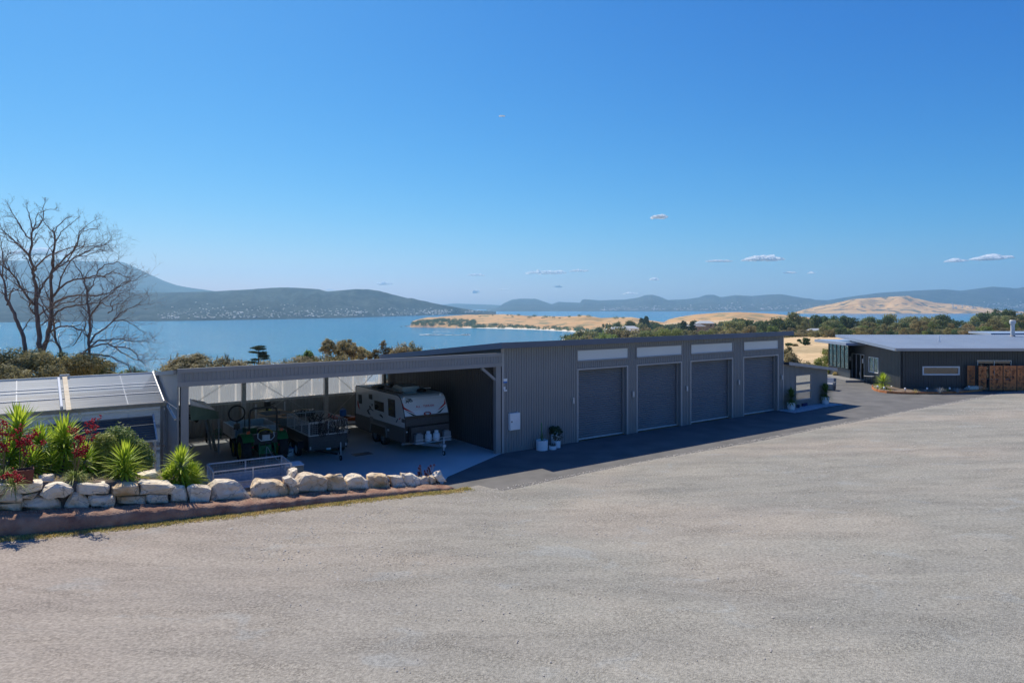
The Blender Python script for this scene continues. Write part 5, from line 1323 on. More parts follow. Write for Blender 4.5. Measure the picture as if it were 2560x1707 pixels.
# hand tractor / frame and arch at the back
u, v = -11.7, 10.9
fr = root('shelving_frame', W(u, v), TH, 'dark steel shelving frame holding a curved black tube against the back wall', 'shelf')
m = MB()
for x_ in (-.95, .95): m.box(x_ - .04, x_ + .04, -.04, .04, 0, 1.95)
m.box(-1.0, 1.0, -.04, .04, 1.9, 1.98); m.box(-.95, .95, -.03, .03, 1.45, 1.5); m.obj('frame', M['black'], fr)
MB().box(-.9, .9, .05, .25, 1.22, 1.26).obj('shelf_board', M['galv'], fr)
MB().tube([(-.55, -.2, .6), (-.4, -.2, 1.1), (-.1, -.2, 1.35), (.25, -.2, 1.35), (.5, -.2, 1.15)], .10, 8).obj('curved_tube', M['rubber'], fr)
# hi-vis vest
u, v = -8.55, 8.6
hvv = root('safety_vest', W(on_v(*z4(862, 400), 11.9)[0], 11.9, 0), TH, 'yellow safety vest hanging on the carport back wall behind the dinghy', 'vest')
zv = on_v(*z4(862, 375), 11.9)[1]
MB().prism([(-.2, 0, zv - .35), (.2, 0, zv - .35), (.22, 0, zv + .2), (.1, 0, zv + .32), (-.1, 0, zv + .32), (-.22, 0, zv + .2)], (0, .06, 0)).obj('fabric', mat('vest_fabric', (.6, .7, .05), .7), hvv)
MB().box(-.21, .21, -.008, -.001, zv - .15, zv - .07).obj('stripe', M['white'], hvv)
# tyre on a rack (grey inflatable tube)
u = on_v(*z4(1430, 340), 11.2)[0]; zz = on_v(*z4(1430, 335), 11.2)[1]
tyr = root('inflatable_ring', W(u, 11.2, 0), TH, 'dark inflatable ring with white rope resting on a stand by the back wall', 'ring')
m = MB(); pts = [(math.cos(a) * .52, math.sin(a) * .45, zz - .02) for a in np.linspace(0, 2 * math.pi, 25)]; m.tube(pts, .15, 10); m.obj('tube', M['rubber'], tyr)
for k in range(9):
    a = math.pi + k * .37; MB().tube([(math.cos(a) * .52, math.sin(a) * .45 , zz + .14), (math.cos(a + .2) * .52, math.sin(a + .2) * .45, zz + .15)], .03, 5).obj('rope', M['white'], tyr)
m = MB()
for sx_ in (-.4, .4): m.bar((sx_, 0, 0), (sx_ * .7, 0, zz - .15), .05)
m.bar((-.4, 0, zz - .18), (.4, 0, zz - .18), .05); m.obj('stand', M['black'], tyr)
# kayak, jerry can, low flat trailer behind the box trailer
u = on_v(*z4(2120, 470), 9.4)[0]; zz = on_v(*z4(2130, 475), 9.4)[1]
lf = root('flat_trailer', W(u + .4, 9.9), TH, 'low dark flat trailer between the box trailer and the caravan', 'trailer')
MB().box(-1.1, .9, -.8, .9, .42, .50).obj('deck', M['beam'], lf)
for x_ in (-1.05, .85): MB().box(x_ - .03, x_ + .03, -.82, .92, .505, .58).obj('side_rail', M['galv'], lf)
for s in (-1, 1):
    e = wheel(lf, (s * 1.05 - .1, .1, .25), .25, .15, M['galv'], side=s)
ky = root('kayak', W(u, 9.4, .62), TH + R(35), 'short orange kayak lying on the flat trailer beside the caravan', 'kayak')
m = MB(); secs = []
for i in range(13):
    t_ = i / 12; y_ = -1.15 + 2.3 * t_; w_ = .33 * math.sin(math.pi * t_) ** .6 + .004; up = .12 * (2 * t_ - 1) ** 2
    secs.append([(w_ * math.cos(a), y_, .14 + up + .13 * math.sin(a)) for a in np.linspace(0, 2 * math.pi, 11)])
loft(m, secs); m.obj('hull', M['orange'], ky)
MB().lathe([(.20, 0), (.23, .05), (.19, .05)], (0, -.1, .25), 16).obj('cockpit_rim', M['black'], ky)
jc = root('water_container', W(u - .12, 9.5, .86), TH, 'blue plastic water container standing on the orange kayak', 'container')
MB().lathe([(.15, 0), (.18, .03), (.18, .30), (.15, .36), (.05, .38)], (0, 0, .03), 12).obj('tank', M['blue'], jc); MB().tube([(-.08, 0, .38), (-.05, 0, .47), (.05, 0, .47), (.08, 0, .38)], .018, 5).obj('handle', M['blue'], jc)
# green cage hanging by the awning pole
u, v = uv_z(*z3(645, 1090)); bc = root('green_lantern', W(u, v + .2, 0), TH, 'small green wire cage hung on the awning pole', 'cage')
zq = on_v(*z3(645, 890), v + .2)[1]
m = MB()
for k in range(6): a = k * math.pi / 3; m.bar((math.cos(a) * .14, math.sin(a) * .14, zq - .2), (math.cos(a) * .14, math.sin(a) * .14, zq + .22), .015)
for zz in (-.2, 0, .22): m.lathe([(.13, zq + zz), (.15, zq + zz), (.15, zq + zz + .02), (.13, zq + zz + .02)], (0, 0, 0), 10, ring=True)
m.obj('wire_frame', M['green'], bc); MB().bar((0, 0, 0), (0, 0, zq - .2), .04).obj('pole', M['galv'], bc); MB().box(-.15, .15, -.15, .15, .0, .03).obj('base', M['galv'], bc)

# ================================================================== PLANTS
def rosette(rs, n, L, w, el0, el1, droop=.35, base=0.03, fold=.25, z0=0.0, z1=0.0):
    """n pointed blades springing from a stem between z0 and z1; returns V,Q"""
    V = []; Q = []
    for i in range(n):
        t = i / max(1, n - 1); a = i * 2.39996 + rs.uniform(-.25, .25)
        el = R(el0 + (el1 - el0) * t + rs.uniform(-8, 8)); ll = L * (1 - .25 * t) * rs.uniform(.82, 1.1)
        d = np.array([math.cos(a) * math.cos(el), math.sin(a) * math.cos(el), math.sin(el)])
        s = np.array([-math.sin(a), math.cos(a), 0.0]); nrm = np.cross(s, d)
        o = np.array([math.cos(a) * base, math.sin(a) * base, z0 + (z1 - z0) * t]); b = len(V)
        for k, (q, ww) in enumerate(((0, .55), (.3, 1.0), (.65, .75), (1.0, .06))):
            c = o + d * ll * q - np.array([0, 0, 1]) * droop * ll * q * q * rs.uniform(.7, 1.2) * (.6 + .4 * math.cos(el))
            V += [c - s * w * ww / 2 + nrm * w * fold * ww * .5, c, c + s * w * ww / 2 + nrm * w * fold * ww * .5]
        for k in range(3):
            for j in range(2): p = b + k * 3 + j; Q.append((p, p + 1, p + 4, p + 3))
    return V, Q
def blades(name, parts, matl, parent):
    V = []; Q = []
    for (v, q, off) in parts:
        b = len(V); V += [x + np.array(off) for x in v]; Q += [tuple(i + b for i in f) for f in q]
    return npobj(name, np.array(V), np.array(Q), matl, parent)
M['yucca'] = leafmat('yucca_blade', (.26, .40, .03), (.58, .66, .07), 2.2, .5, .4)
M['yucca_d'] = leafmat('dark_yucca_blade', (.07, .16, .03), (.17, .27, .05), 3, .4, .45)
M['strap'] = leafmat('strap_leaf', (.16, .24, .05), (.36, .40, .11), 4, .4, .5)
M['flower'] = leafmat('red_flower', (.62, .02, .05), (.40, .015, .03), 8, .35, .6)
M['stem'] = mat('flower_stem', (.16, .12, .05), .8)
M['shrubg'] = leafmat('fine_yellow_green', (.24, .30, .05), (.42, .42, .10), 5, .35)
M['shrubd'] = leafmat('succulent_green', (.12, .20, .05), (.32, .38, .10), 6, .35)
M['drygrass'] = leafmat('dry_straw', (.62, .46, .18), (.40, .36, .10), 3, .3)
M['purple'] = leafmat('purple_succulent', (.055, .012, .022), (.10, .02, .035), 9, .15, .4)

# yuccas ----------------------------------------------------------
def yucca(loc, heads, seed, lab, matk='yucca', group=None, L=.72, w=.05, name='yucca'):
    rs = random.Random(seed); r_ = root(name, loc, rs.uniform(0, 6), lab, 'plant', group)
    m = MB()
    for (dx, dy, h, sc) in heads:
        m.tube([(dx * .3, dy * .3, -.1), (dx * .8, dy * .8, h * .5), (dx, dy, h)], [.06 * sc, .05 * sc, .04 * sc], 8)
        V, Q = rosette(rs, int(120 * (.6 + .4 * sc)), L * sc * 1.12, w * 1.15 * (.7 + .3 * sc), -38, 84, .20, .03 * sc, z0=h - .42 * sc, z1=h + .04)
        blades('leaf_rosette', [(V, Q, (dx, dy, 0))], M[matk], r_)
    m.obj('stem', M['bark_pale'], r_)
    return r_
BEDZ = .62
def bedpos(px, row, v):      # position on the bed under a plant whose base shows at (px,row)
    u, z = on_v(px, row, v); return W(u, v, z)
def base_at(px, v, z=0): 
    u, _ = on_v(px, 1100, v); return W(u, v, bedz(u, v))
yucca(base_at(452, -2.7, .72), [(0, 0, .78, 1.0), (-.28, -.12, .42, .72), (.3, -.1, .32, .78), (.05, -.25, .25, .7), (-.4, .1, .25, .6), (.5, .1, .2, .55)], 1, 'bright green yucca clump beside the cage trailer, bushy at its foot')
yucca(base_at(312, -2.6, .68), [(0, 0, .62, 1.12), (.02, 0, .28, 1.0)], 2, 'single round yucca standing on the rocks between the shrubs and the clump', L=.70)
yucca(base_at(160, -1.3, .9), [(0, 0, 1.05, 1.15), (.1, .05, .6, 1.1)], 3, 'tall yucca behind the red flowers, below the pale timber plank', L=.78, w=.058)
yucca(base_at(48, -1.2, .9), [(0, 0, 1.25, 1.15), (-.1, .1, .7, 1.0)], 4, 'tallest yucca at the left end of the garden bed', L=.80, w=.06)
yucca(base_at(100, -1.6, .85), [(0, 0, .85, 1.0)], 5, 'middle yucca between the two tallest yuccas in the bed', L=.74, w=.055)
yucca(base_at(125, -2.0, .75), [(0, 0, .35, .9)], 6, 'low yucca fan in front of the middle yucca', L=.62, w=.055)
yucca(base_at(212, -2.0, .75), [(0, 0, .55, .95)], 7, 'yellow-edged yucca behind the kangaroo paw beside the dark shrub', L=.70)
yucca(base_at(20, -2.0, .75), [(0, 0, .5, .95)], 8, 'yucca with arching leaves behind the rusted square pot', L=.70)

yucca(base_at(78, -2.3, .75), [(0, 0, .42, .95), (.2, .1, .3, .7)], 9, 'low yucca directly behind the rusted square pot', L=.66)
yucca(base_at(135, -.9, .75), [(0, 0, .70, 1.0)], 10, 'half-hidden yucca between the middle yucca and the one below the plank', L=.72)
yucca(base_at(240, -1.6, .75), [(0, 0, .35, .9)], 15, 'low yucca at the foot of the dense fine-leaved shrub', L=.60)
yucca(base_at(-25, -1.5, .9), [(0, 0, .9, 1.1)], 16, 'yucca cut by the left photo edge behind the red flowers', L=.76)
# kangaroo paws -------------------------------------------------
def paw(loc, seed, lab, stems, leafn=70, spread=.55):
    rs = random.Random(seed); r_ = root('kangaroo_paw', loc, 0, lab, 'plant')
    V, Q = rosette(rs, leafn, .62, .022, 20, 82, .75, .05, z0=0, z1=.08); V2, Q2 = rosette(rs, leafn // 2, .5, .02, -5, 60, .9, .09)
    blades('leaf_tuft', [(V, Q, (0, 0, 0)), (V2, Q2, (0, 0, .03))], M['strap'], r_)
    for (dx, dy, h) in stems:
        p1 = Vector((dx, dy, h)); mid = Vector((dx * .35, dy * .35, h * .55))
        m = MB(); m.tube([(0, 0, 0), mid, p1], [.012, .010, .006], 5)
        V = []; Q = []
        for b in range(rs.randint(5, 7)):
            t = rs.uniform(.66, 1.0); o = mid.lerp(p1, (t - .5) / .5) if t > .5 else mid
            e = o + Vector((rs.uniform(-.14, .14), rs.uniform(-.14, .14), rs.uniform(.02, .14))); m.tube([o, e], .004, 4)
            for k in range(rs.randint(6, 9)):
                c = np.array(e) + np.array([rs.gauss(0, .035), rs.gauss(0, .035), rs.gauss(0, .035)])
                d = np.array([rs.gauss(0, 1), rs.gauss(0, 1), rs.gauss(.2, .8)]); d /= np.linalg.norm(d); s = np.cross(d, [.3, .5, .8]); s /= np.linalg.norm(s); n_ = np.cross(d, s)
                L_ = rs.uniform(.045, .08); w_ = .020; b0 = len(V)
                for q_, f_ in ((0, .5), (.7, 1.0), (1, .3)):
                    for (x_, y_) in ((1, 0), (-.5, .87), (-.5, -.87)): V.append(c + d * L_ * q_ + (s * x_ + n_ * y_) * w_ * f_)
                for k2 in range(2):
                    for j in range(3): Q.append((b0 + k2 * 3 + j, b0 + k2 * 3 + (j + 1) % 3, b0 + k2 * 3 + 3 + (j + 1) % 3, b0 + k2 * 3 + 3 + j))
        m.obj('flower_stem', M['stem'], r_); tag(npobj('flower_head', np.array(V), np.array(Q), M['flower'], r_), kind='stuff')
    return r_
paw(base_at(186, -3.0, .72), 11, 'kangaroo paw with tall red flower stems right of the rusted pot', [(.15, 0, 1.25), (.45, .1, 1.55), (.62, .2, 1.72), (.05, .1, 1.05), (.32, -.1, .85), (.5, 0, 1.1), (-.1, .1, 1.4)], 110)
paw(base_at(50, -2.9, .70), 12, 'kangaroo paw with red flowers behind the rusted square pot', [(-.1, .1, 1.3), (.15, .1, 1.1), (.35, .1, 1.25), (.55, 0, .95), (.28, .0, 1.35)], 100)
paw(base_at(8, -2.9, .70), 13, 'kangaroo paw with red flowers cut by the left edge of the photo', [(-.1, .1, 1.5), (.1, .1, 1.35), (-.3, .1, 1.0), (.05, 0, .95)], 60)
paw(base_at(32, -4.0, .55), 14, 'small trailing kangaroo paw drooping over the lower rocks', [(.05, -.05, .28), (.18, -.08, .2), (-.08, -.05, .22)], 60)

# shrubs -----------------------------------------------------------
def leaf_cloud(seed, clumps, n, size, elong=1.0, shell=.55, up=.2, jit=.0):
    """quads scattered in ellipsoids, oriented outward with scatter; returns V,Q arrays"""
    rs = np.random.RandomState(seed); cs = np.array([c[:3] for c in clumps], float); rr = np.array([c[3:] for c in clumps], float)
    vol = np.prod(rr, 1) ** (2 / 3); idx = rs.choice(len(clumps), n, p=vol / vol.sum())
    d = rs.normal(size=(n, 3)); d /= np.linalg.norm(d, axis=1)[:, None]
    rad = shell + (1 - shell) * rs.rand(n) ** .6
    rad *= 1 + .12 * rs.normal(size=n)
    p = cs[idx] + d * rr[idx] * rad[:, None]
    nrm = d + rs.normal(size=(n, 3)) * .55 + np.array([0, 0, up]); nrm /= np.linalg.norm(nrm, axis=1)[:, None]
    t1 = np.cross(nrm, rs.normal(size=(n, 3))); t1 /= np.linalg.norm(t1, axis=1)[:, None] + 1e-9; t2 = np.cross(nrm, t1)
    s = size * rs.uniform(.6, 1.35, n)[:, None]
    V = np.stack([p - t1 * s * elong, p - t2 * s * .55, p + t1 * s * elong, p + t2 * s * .55], 1).reshape(-1, 3)
    return V, np.arange(4 * n).reshape(-1, 4)
def shrub(name, loc, clumps, n, size, matl, lab, cat='shrub', elong=1.3, stems=4, seed=0, group=None, shell=.45):
    r_ = root(name, loc, 0, lab, cat, group); V, Q = leaf_cloud(seed, clumps, n, size, elong, shell)
    npobj('foliage', V, Q, M[matl], r_)
    m = MB(); rs = random.Random(seed)
    for k in range(stems):
        c = clumps[k % len(clumps)]; m.tube([(rs.uniform(-.05, .05), rs.uniform(-.05, .05), -.1), (c[0] * .5, c[1] * .5, c[2] * .5), (c[0], c[1], c[2] + c[5] * .5)], [.03, .02, .008], 5)
    m.obj('stem', M['bark_pale'], r_); return r_
shrub('shrub', base_at(262, -1.6, .75), [(0, 0, .55, .34, .3, .6), (-.15, 0, .85, .22, .22, .35), (.12, 0, .9, .25, .2, .3), (0, 0, .2, .36, .32, .4)], 5200, .028, 'shrubg', 'dense fine-leaved shrub with yellow-green top between two yuccas', seed=31, elong=1.6)
shrub('shrub', base_at(300, -1.0, .75), [(0, 0, .9, .42, .35, .5), (.3, 0, .8, .3, .3, .4), (-.25, 0, 1.0, .3, .3, .35), (.45, 0, .5, .35, .3, .45), (.2, 0, .3, .5, .4, .4)], 5200, .032, 'shrubd', 'yellow-green fleshy shrub behind the single round yucca', seed=32, elong=1.5)
shrub('shrub', base_at(350, -1.2, .7), [(0, 0, .6, .34, .3, .45), (.18, 0, .35, .3, .3, .4), (-.2, 0, .4, .3, .3, .4)], 3200, .03, 'shrubd', 'small fleshy shrub between the round yucca and the yucca clump', seed=33, elong=1.5)
rp_ = root('square_pot', base_at(63, -3.5, .78), TH, 'rusted square planter pot standing on the rock wall', 'pot')
m = MB(); m.prism([(-.17, -.17, 0), (.17, -.17, 0), (.2, -.2, .36), (-.2, -.2, .36)], (0, .001, 0)); m.v = []; m.f = []; m.m = []
b = [(-.17, -.17, 0), (.17, -.17, 0), (.17, .17, 0), (-.17, .17, 0), (-.20, -.20, .38), (.20, -.20, .38), (.20, .20, .38), (-.20, .20, .38), (-.175, -.175, .38), (.175, -.175, .38), (.175, .175, .38), (-.175, .175, .38), (-.17, -.17, .3), (.17, -.17, .3), (.17, .17, .3), (-.17, .17, .3)]
m.add(b, [(0, 3, 2, 1)] + [(i, (i + 1) % 4, 4 + (i + 1) % 4, 4 + i) for i in range(4)] + [(4 + i, 4 + (i + 1) % 4, 8 + (i + 1) % 4, 8 + i) for i in range(4)] + [(8 + i, 8 + (i + 1) % 4, 12 + (i + 1) % 4, 12 + i) for i in range(4)])
m.obj('pot_body', M['terracotta'], rp_); MB().box(-.168, .168, -.168, .168, .28, .30).obj('soil', M['soil'], rp_)
# dark succulents on the rocks at the right end
def aeonium(loc, seed, n, lab, h=.35, sp=.3):
    rs = random.Random(seed); r_ = root('succulent', loc, 0, lab, 'plant'); m = MB()
    for k in range(n):
        x, y, z = rs.uniform(-sp, sp), rs.uniform(-sp, sp) * .5, h * rs.uniform(.4, 1.1)
        m.tube([(x * .3, y * .3, -.05), (x, y, z)], .010, 5)
        V, Q = rosette(rs, 16, .075, .035, 0, 75, .1, .004, z0=z - .02, z1=z + .02); blades('leaf_rosette', [(V, Q, (x, y, 0))], M['purple'], r_)
    m.obj('stem', M['bark_pale'], r_); return r_
ae = [(1065, -3.15, .78, 16, .50, .30, 'taller dark purple succulent on the rocks near the wall end'), (1035, -3.1, .72, 9, .28, .22, 'low dark purple succulent on the rock beside the taller one'), (1010, -3.1, .72, 6, .36, .12, 'single dark purple succulent stem left of the other two')]
for k, (px, v, z, n, h, sp, lab) in enumerate(ae): aeonium(base_at(px, v, z), 40 + k, n, lab, h, sp)
M['greyl'] = leafmat('grey_leaf', (.35, .37, .36), (.5, .5, .48), 6, .2)

# ---------------- rocks: every boulder a part of the wall
M['rock'] = mat('sandstone', (.74, .64, .50), .92, col2=(.58, .47, .34), nscale=1.6, nmix=(.35, .62), bump=1.4, bscale=7, detail=8)
M['rock2'] = mat('pale_limestone', (.86, .76, .60), .92, col2=(.66, .54, .38), nscale=1.2, nmix=(.4, .7), bump=1.3, bscale=7, detail=8)
M['rock3'] = mat('ochre_stone', (.74, .60, .42), .92, col2=(.47, .30, .13), nscale=1.6, nmix=(.45, .70), bump=1.5, bscale=6, detail=8)
for k_ in ('rock', 'rock2', 'rock3'): stained(M[k_], col=(.62, .40, .20) if k_ != 'rock2' else (.60, .46, .30), fac=.75 if k_ == 'rock3' else .5)
rw = root('rock_wall', W(0, 0), TH, 'dry wall of pale sandstone boulders holding the garden bed above the kerb', 'wall')
import bmesh
def boulder(corners, v, depth, seed, matl):
    """corners: outline of the front face in wall coordinates (u,z)"""
    rs = random.Random(seed); bm = bmesh.new(); cu = sum(c[0] for c in corners) / len(corners); cz = sum(c[1] for c in corners) / len(corners)
    for (u, z) in corners:
        for (k, dy) in ((.80 + .1 * ((seed * 7 + int(u * 50)) % 3 - 1), -.02), (1.0, .10), (.97, depth * .7), (.78, depth)):
            sh = .05 * depth if dy < 0 else 0
            bm.verts.new((cu + (u - cu) * k + rs.uniform(-.035, .035), v + dy + rs.uniform(-.06, .06), cz + (z - cz) * k + rs.uniform(-.03, .03) - (.04 if dy > depth * .8 else 0)))
    r = bmesh.ops.convex_hull(bm, input=bm.verts); 
    for g in [x for x in r['geom_interior'] if isinstance(x, bmesh.types.BMVert)]: 
        if g.is_valid: bm.verts.remove(g)
    bmesh.ops.subdivide_edges(bm, edges=bm.edges, cuts=2, use_grid_fill=True)
    for vv_ in bm.verts:
        p = vv_.co; n_ = noise.noise(Vector((p.x * 3.1 + seed, p.y * 3.1, p.z * 3.1))) * .085 + noise.noise(Vector((p.x * 9 + seed, p.y * 9, p.z * 9))) * .03
        d = (p - Vector((cu, v + depth / 2, cz))).normalized(); vv_.co = p + d * n_
    bmesh.ops.triangulate(bm, faces=bm.faces)
    me = bpy.data.meshes.new('rock'); bm.to_mesh(me); bm.free(); me.materials.append(M[matl]); o = inst('rock', me, rw); return o
def q2(X, Y): return X * .30606, 880 + Y * .30606          # zoom of [0,880,520,1360]
def q6(X, Y): return 440 + X * .32313, 1080 + Y * .32313   # zoom of [440,1080,1200,1360]
VR = -3.55
RK = [
 ('a', 'rock2', [(-160, 1085), (-20, 1085), (-10, 1150), (-160, 1150)]), ('a', 'rock2', [(-30, 1085), (105, 1078), (112, 1150), (-25, 1165)]),
 ('a', 'rock2', [(112, 1092), (190, 1066), (350, 1066), (358, 1130), (330, 1155), (140, 1155)]),
 ('a', 'rock2', [(0, 1165), (110, 1160), (178, 1180), (172, 1235), (-10, 1238)]), ('a', 'rock', [(178, 1182), (220, 1160), (310, 1165), (265, 1203), (182, 1205)]),
 ('a', 'rock3', [(-20, 1248), (165, 1240), (178, 1265), (165, 1295), (-20, 1300)]), ('a', 'rock3', [(-190, 1168), (-20, 1166), (-20, 1240), (-190, 1240)]), ('a', 'rock', [(-200, 1248), (-30, 1248), (-30, 1300), (-200, 1300)]),
 ('a', 'rock', [(185, 1215), (300, 1188), (460, 1195), (508, 1250), (500, 1288), (250, 1296), (188, 1262)]),
 ('a', 'rock2', [(318, 1178), (372, 1098), (460, 1076), (590, 1100), (600, 1150), (520, 1195), (400, 1198)]),
 ('a', 'rock2', [(525, 1270), (590, 1165), (660, 1162), (722, 1215), (722, 1278), (540, 1288)]),
 ('a', 'rock2', [(622, 1105), (640, 1082), (870, 1078), (898, 1105), (892, 1158), (640, 1162)]),
 ('a', 'rock2', [(735, 1185), (750, 1172), (940, 1176), (955, 1190), (950, 1262), (742, 1266)]),
 ('a', 'rock3', [(903, 1110), (960, 1082), (1130, 1078), (1145, 1100), (1135, 1168), (920, 1175)]),
 ('a', 'rock3', [(960, 1190), (1020, 1180), (1185, 1182), (1188, 1240), (965, 1248)]),
 ('a', 'rock2', [(1150, 1080), (1175, 1068), (1385, 1075), (1405, 1100), (1388, 1158), (1150, 1175)]),
 ('a', 'rock2', [(1212, 1178), (1290, 1170), (1365, 1170), (1372, 1235), (1215, 1236)]),
 ('a', 'rock2', [(1400, 1105), (1430, 1098), (1520, 1105), (1545, 1130), (1530, 1236), (1388, 1238), (1400, 1160)]),
 ('b', 'rock2', [(95, 550), (110, 440), (150, 415), (250, 420), (268, 440), (262, 545)]),
 ('b', 'rock', [(272, 540), (275, 440), (330, 395), (440, 383), (500, 402), (560, 470), (595, 530), (585, 545)]),
 ('b', 'rock3', [(603, 520), (605, 450), (650, 388), (740, 378), (860, 400), (872, 480), (870, 505), (700, 520)]),
 ('b', 'rock2', [(848, 362), (880, 344), (940, 372), (945, 395), (900, 430), (850, 400)]),
 ('b', 'rock3', [(872, 490), (880, 430), (920, 425), (960, 440), (950, 480)]),
 ('b', 'rock', [(918, 478), (915, 420), (975, 340), (1060, 330), (1155, 345), (1180, 370), (1178, 465)]),
 ('b', 'rock3', [(1182, 470), (1168, 350), (1220, 335), (1300, 335), (1325, 380), (1345, 455), (1330, 468)]),
 ('b', 'rock2', [(1345, 465), (1328, 385), (1360, 345), (1410, 332), (1440, 340), (1460, 370), (1500, 380), (1502, 455)]),
 ('b', 'rock3', [(1505, 455), (1508, 345), (1560, 328), (1640, 330), (1662, 350), (1668, 445)]),
 ('b', 'rock', [(1680, 440), (1662, 345), (1700, 335), (1745, 345), (1780, 410), (1778, 432)]),
 ('b', 'rock2', [(1790, 420), (1765, 380), (1770, 335), (1830, 328), (1885, 360), (1888, 405), (1870, 422)]),
 ('b', 'rock', [(1888, 412), (1892, 365), (1935, 345), (1965, 360), (1970, 405)]),
 ('b', 'rock3', [(1970, 402), (1968, 350), (2010, 350), (2030, 395)]),
 ('b', 'rock2', [(2030, 388), (1995, 338), (2055, 312), (2085, 355), (2095, 385)]),
]

for i, (t_, mt_, pts) in enumerate(RK):
    f_ = q2 if t_ == 'a' else q6
    c_ = [on_v(*f_(*p), VR) for p in pts]; c_ = [(u, max(z, KT(u) - .08)) for u, z in c_]
    w_ = max(u for u, z in c_) - min(u for u, z in c_)
    boulder(c_, VR + (i % 3) * .03, max(.35, min(.7, w_ * .7)), i * 7 + 3, mt_)
# extra boulders lying in the bed behind
for i, (px, row, v, w_, h_) in enumerate(((375, 1185, -2.3, .8, .42), (120, 1192, -3.0, .5, .2), (1100, 1188, -3.0, .3, .2), (738, 1178, -2.95, .35, .3))):
    u, z = on_v(px, row, v); boulder([(u - w_ / 2, z - h_), (u - w_ * .4, z), (u + w_ * .3, z + .06), (u + w_ / 2, z - h_)], v, .5, 90 + i, 'rock2')
# garden bed soil behind the rocks, kerb in front
rows = []
for v_ in np.linspace(0, 1, 18):
    row = []
    for u_ in np.linspace(-34, -5.3, 150):
        v = VR + .10 + v_ * bedw(u_)
        z = bedz(u_, v) + .05 * noise.noise(Vector((u_ * 1.3, v * 1.5, 0))) * (1 if u_ < -6.5 else .3)
        if v_ > .8: z *= (1 - v_) / .2
        if v_ == 0: z = -.02
        row.append(W(u_, v, max(z, -.02)))
    rows.append(row)
tag(grid_mesh('garden_bed', rows, M['soil']), kind='structure')
rows = []
prof_ = [(-.52, -.35), (-.50, .35), (-.46, .80), (-.38, .96), (-.22, 1.0), (.0, 1.03), (.25, .98)]
us = np.linspace(-34, -4.95, 460)
for (dv, zk) in prof_:
    row = []
    for u_ in us:
        fade = 1 if u_ < -5.4 else max(0, (-4.95 - u_) / .45) ** .5
        jag = .05 * noise.noise(Vector((u_ * 1.9, dv * 3, 0))) + .03 * noise.noise(Vector((u_ * 6, dv * 6, 2)))
        zb = KB(u_); row.append(W(u_, -3.72 + dv * (.5 + .5 * fade) + jag, zb - .05 + (.05 + (KT(u_) - zb) * zk + jag) * fade))
    rows.append(row)
tag(grid_mesh('kerb', rows, M['kerbstone'], smooth=False), kind='structure')
# dead grass edging and tufts on the kerb
rs = np.random.RandomState(6)
def tufts(name, pts, L, w, per, matl, lab, cat, seed):
    rr = random.Random(seed); V = []; Q = []
    for (p, s) in pts:
        for k in range(per):
            a = rr.uniform(0, 6.28); el = R(rr.uniform(15, 80)); ll = L * s * rr.uniform(.5, 1.2); o = np.array(p) + np.array([rr.gauss(0, .04), rr.gauss(0, .04), 0])
            d = np.array([math.cos(a) * math.cos(el), math.sin(a) * math.cos(el), math.sin(el)]); sd = np.array([-math.sin(a), math.cos(a), 0]) * w; b = len(V)
            V += [o - sd, o + sd, o + d * ll * .6 + sd * .7, o + d * ll * .6 - sd * .7]; Q.append((b, b + 1, b + 2, b + 3)); V += [o + d * ll - np.array([0, 0, ll * .2]) + sd * .2, o + d * ll - np.array([0, 0, ll * .2]) - sd * .2]; Q.append((b + 3, b + 2, b + 4, b + 5))
    return tag(npobj(name, np.array(V), np.array(Q), M[matl]), lab, cat, kind='stuff')
pts = []
for k in range(5200):
    u = rs.uniform(-32, -4.55); v = -4.24 - abs(rs.normal(0, .17)) + .08 * noise.noise(Vector((u * .8, 0, 0)))
    pts.append((W(u, v, G(u, v) + .01), 1))
tufts('grass', pts, .09, .009, 6, 'drygrass', 'strip of dry yellow grass along the foot of the kerb', 'grass', 1)
pts = [(W(rs.uniform(-31, -5.4), -3.75 + rs.normal(0, .12), .30), 1) for k in range(900)]
pts = [(Vector((p.x, p.y, KT(toUV(p)[0]) + .0)), s) for p, s in pts]
M['deadgrass'] = leafmat('dead_grass', (.42, .36, .28), (.28, .22, .16), 3, .3)
tufts('dry_weeds', pts, .10, .004, 6, 'deadgrass', 'dry dead weeds along the top of the kerb below the rocks', 'weeds', 2)
pts = [(lambda u, v: (W(u, v, bedz(u, v)), 1))(rs.uniform(-24, -13.8), VR + rs.uniform(.5, 2.4)) for k in range(500)]
tufts('garden_weeds', pts, .16, .006, 6, 'drygrass', 'dry leaf litter and weeds on the garden bed behind the rocks', 'weeds', 3)

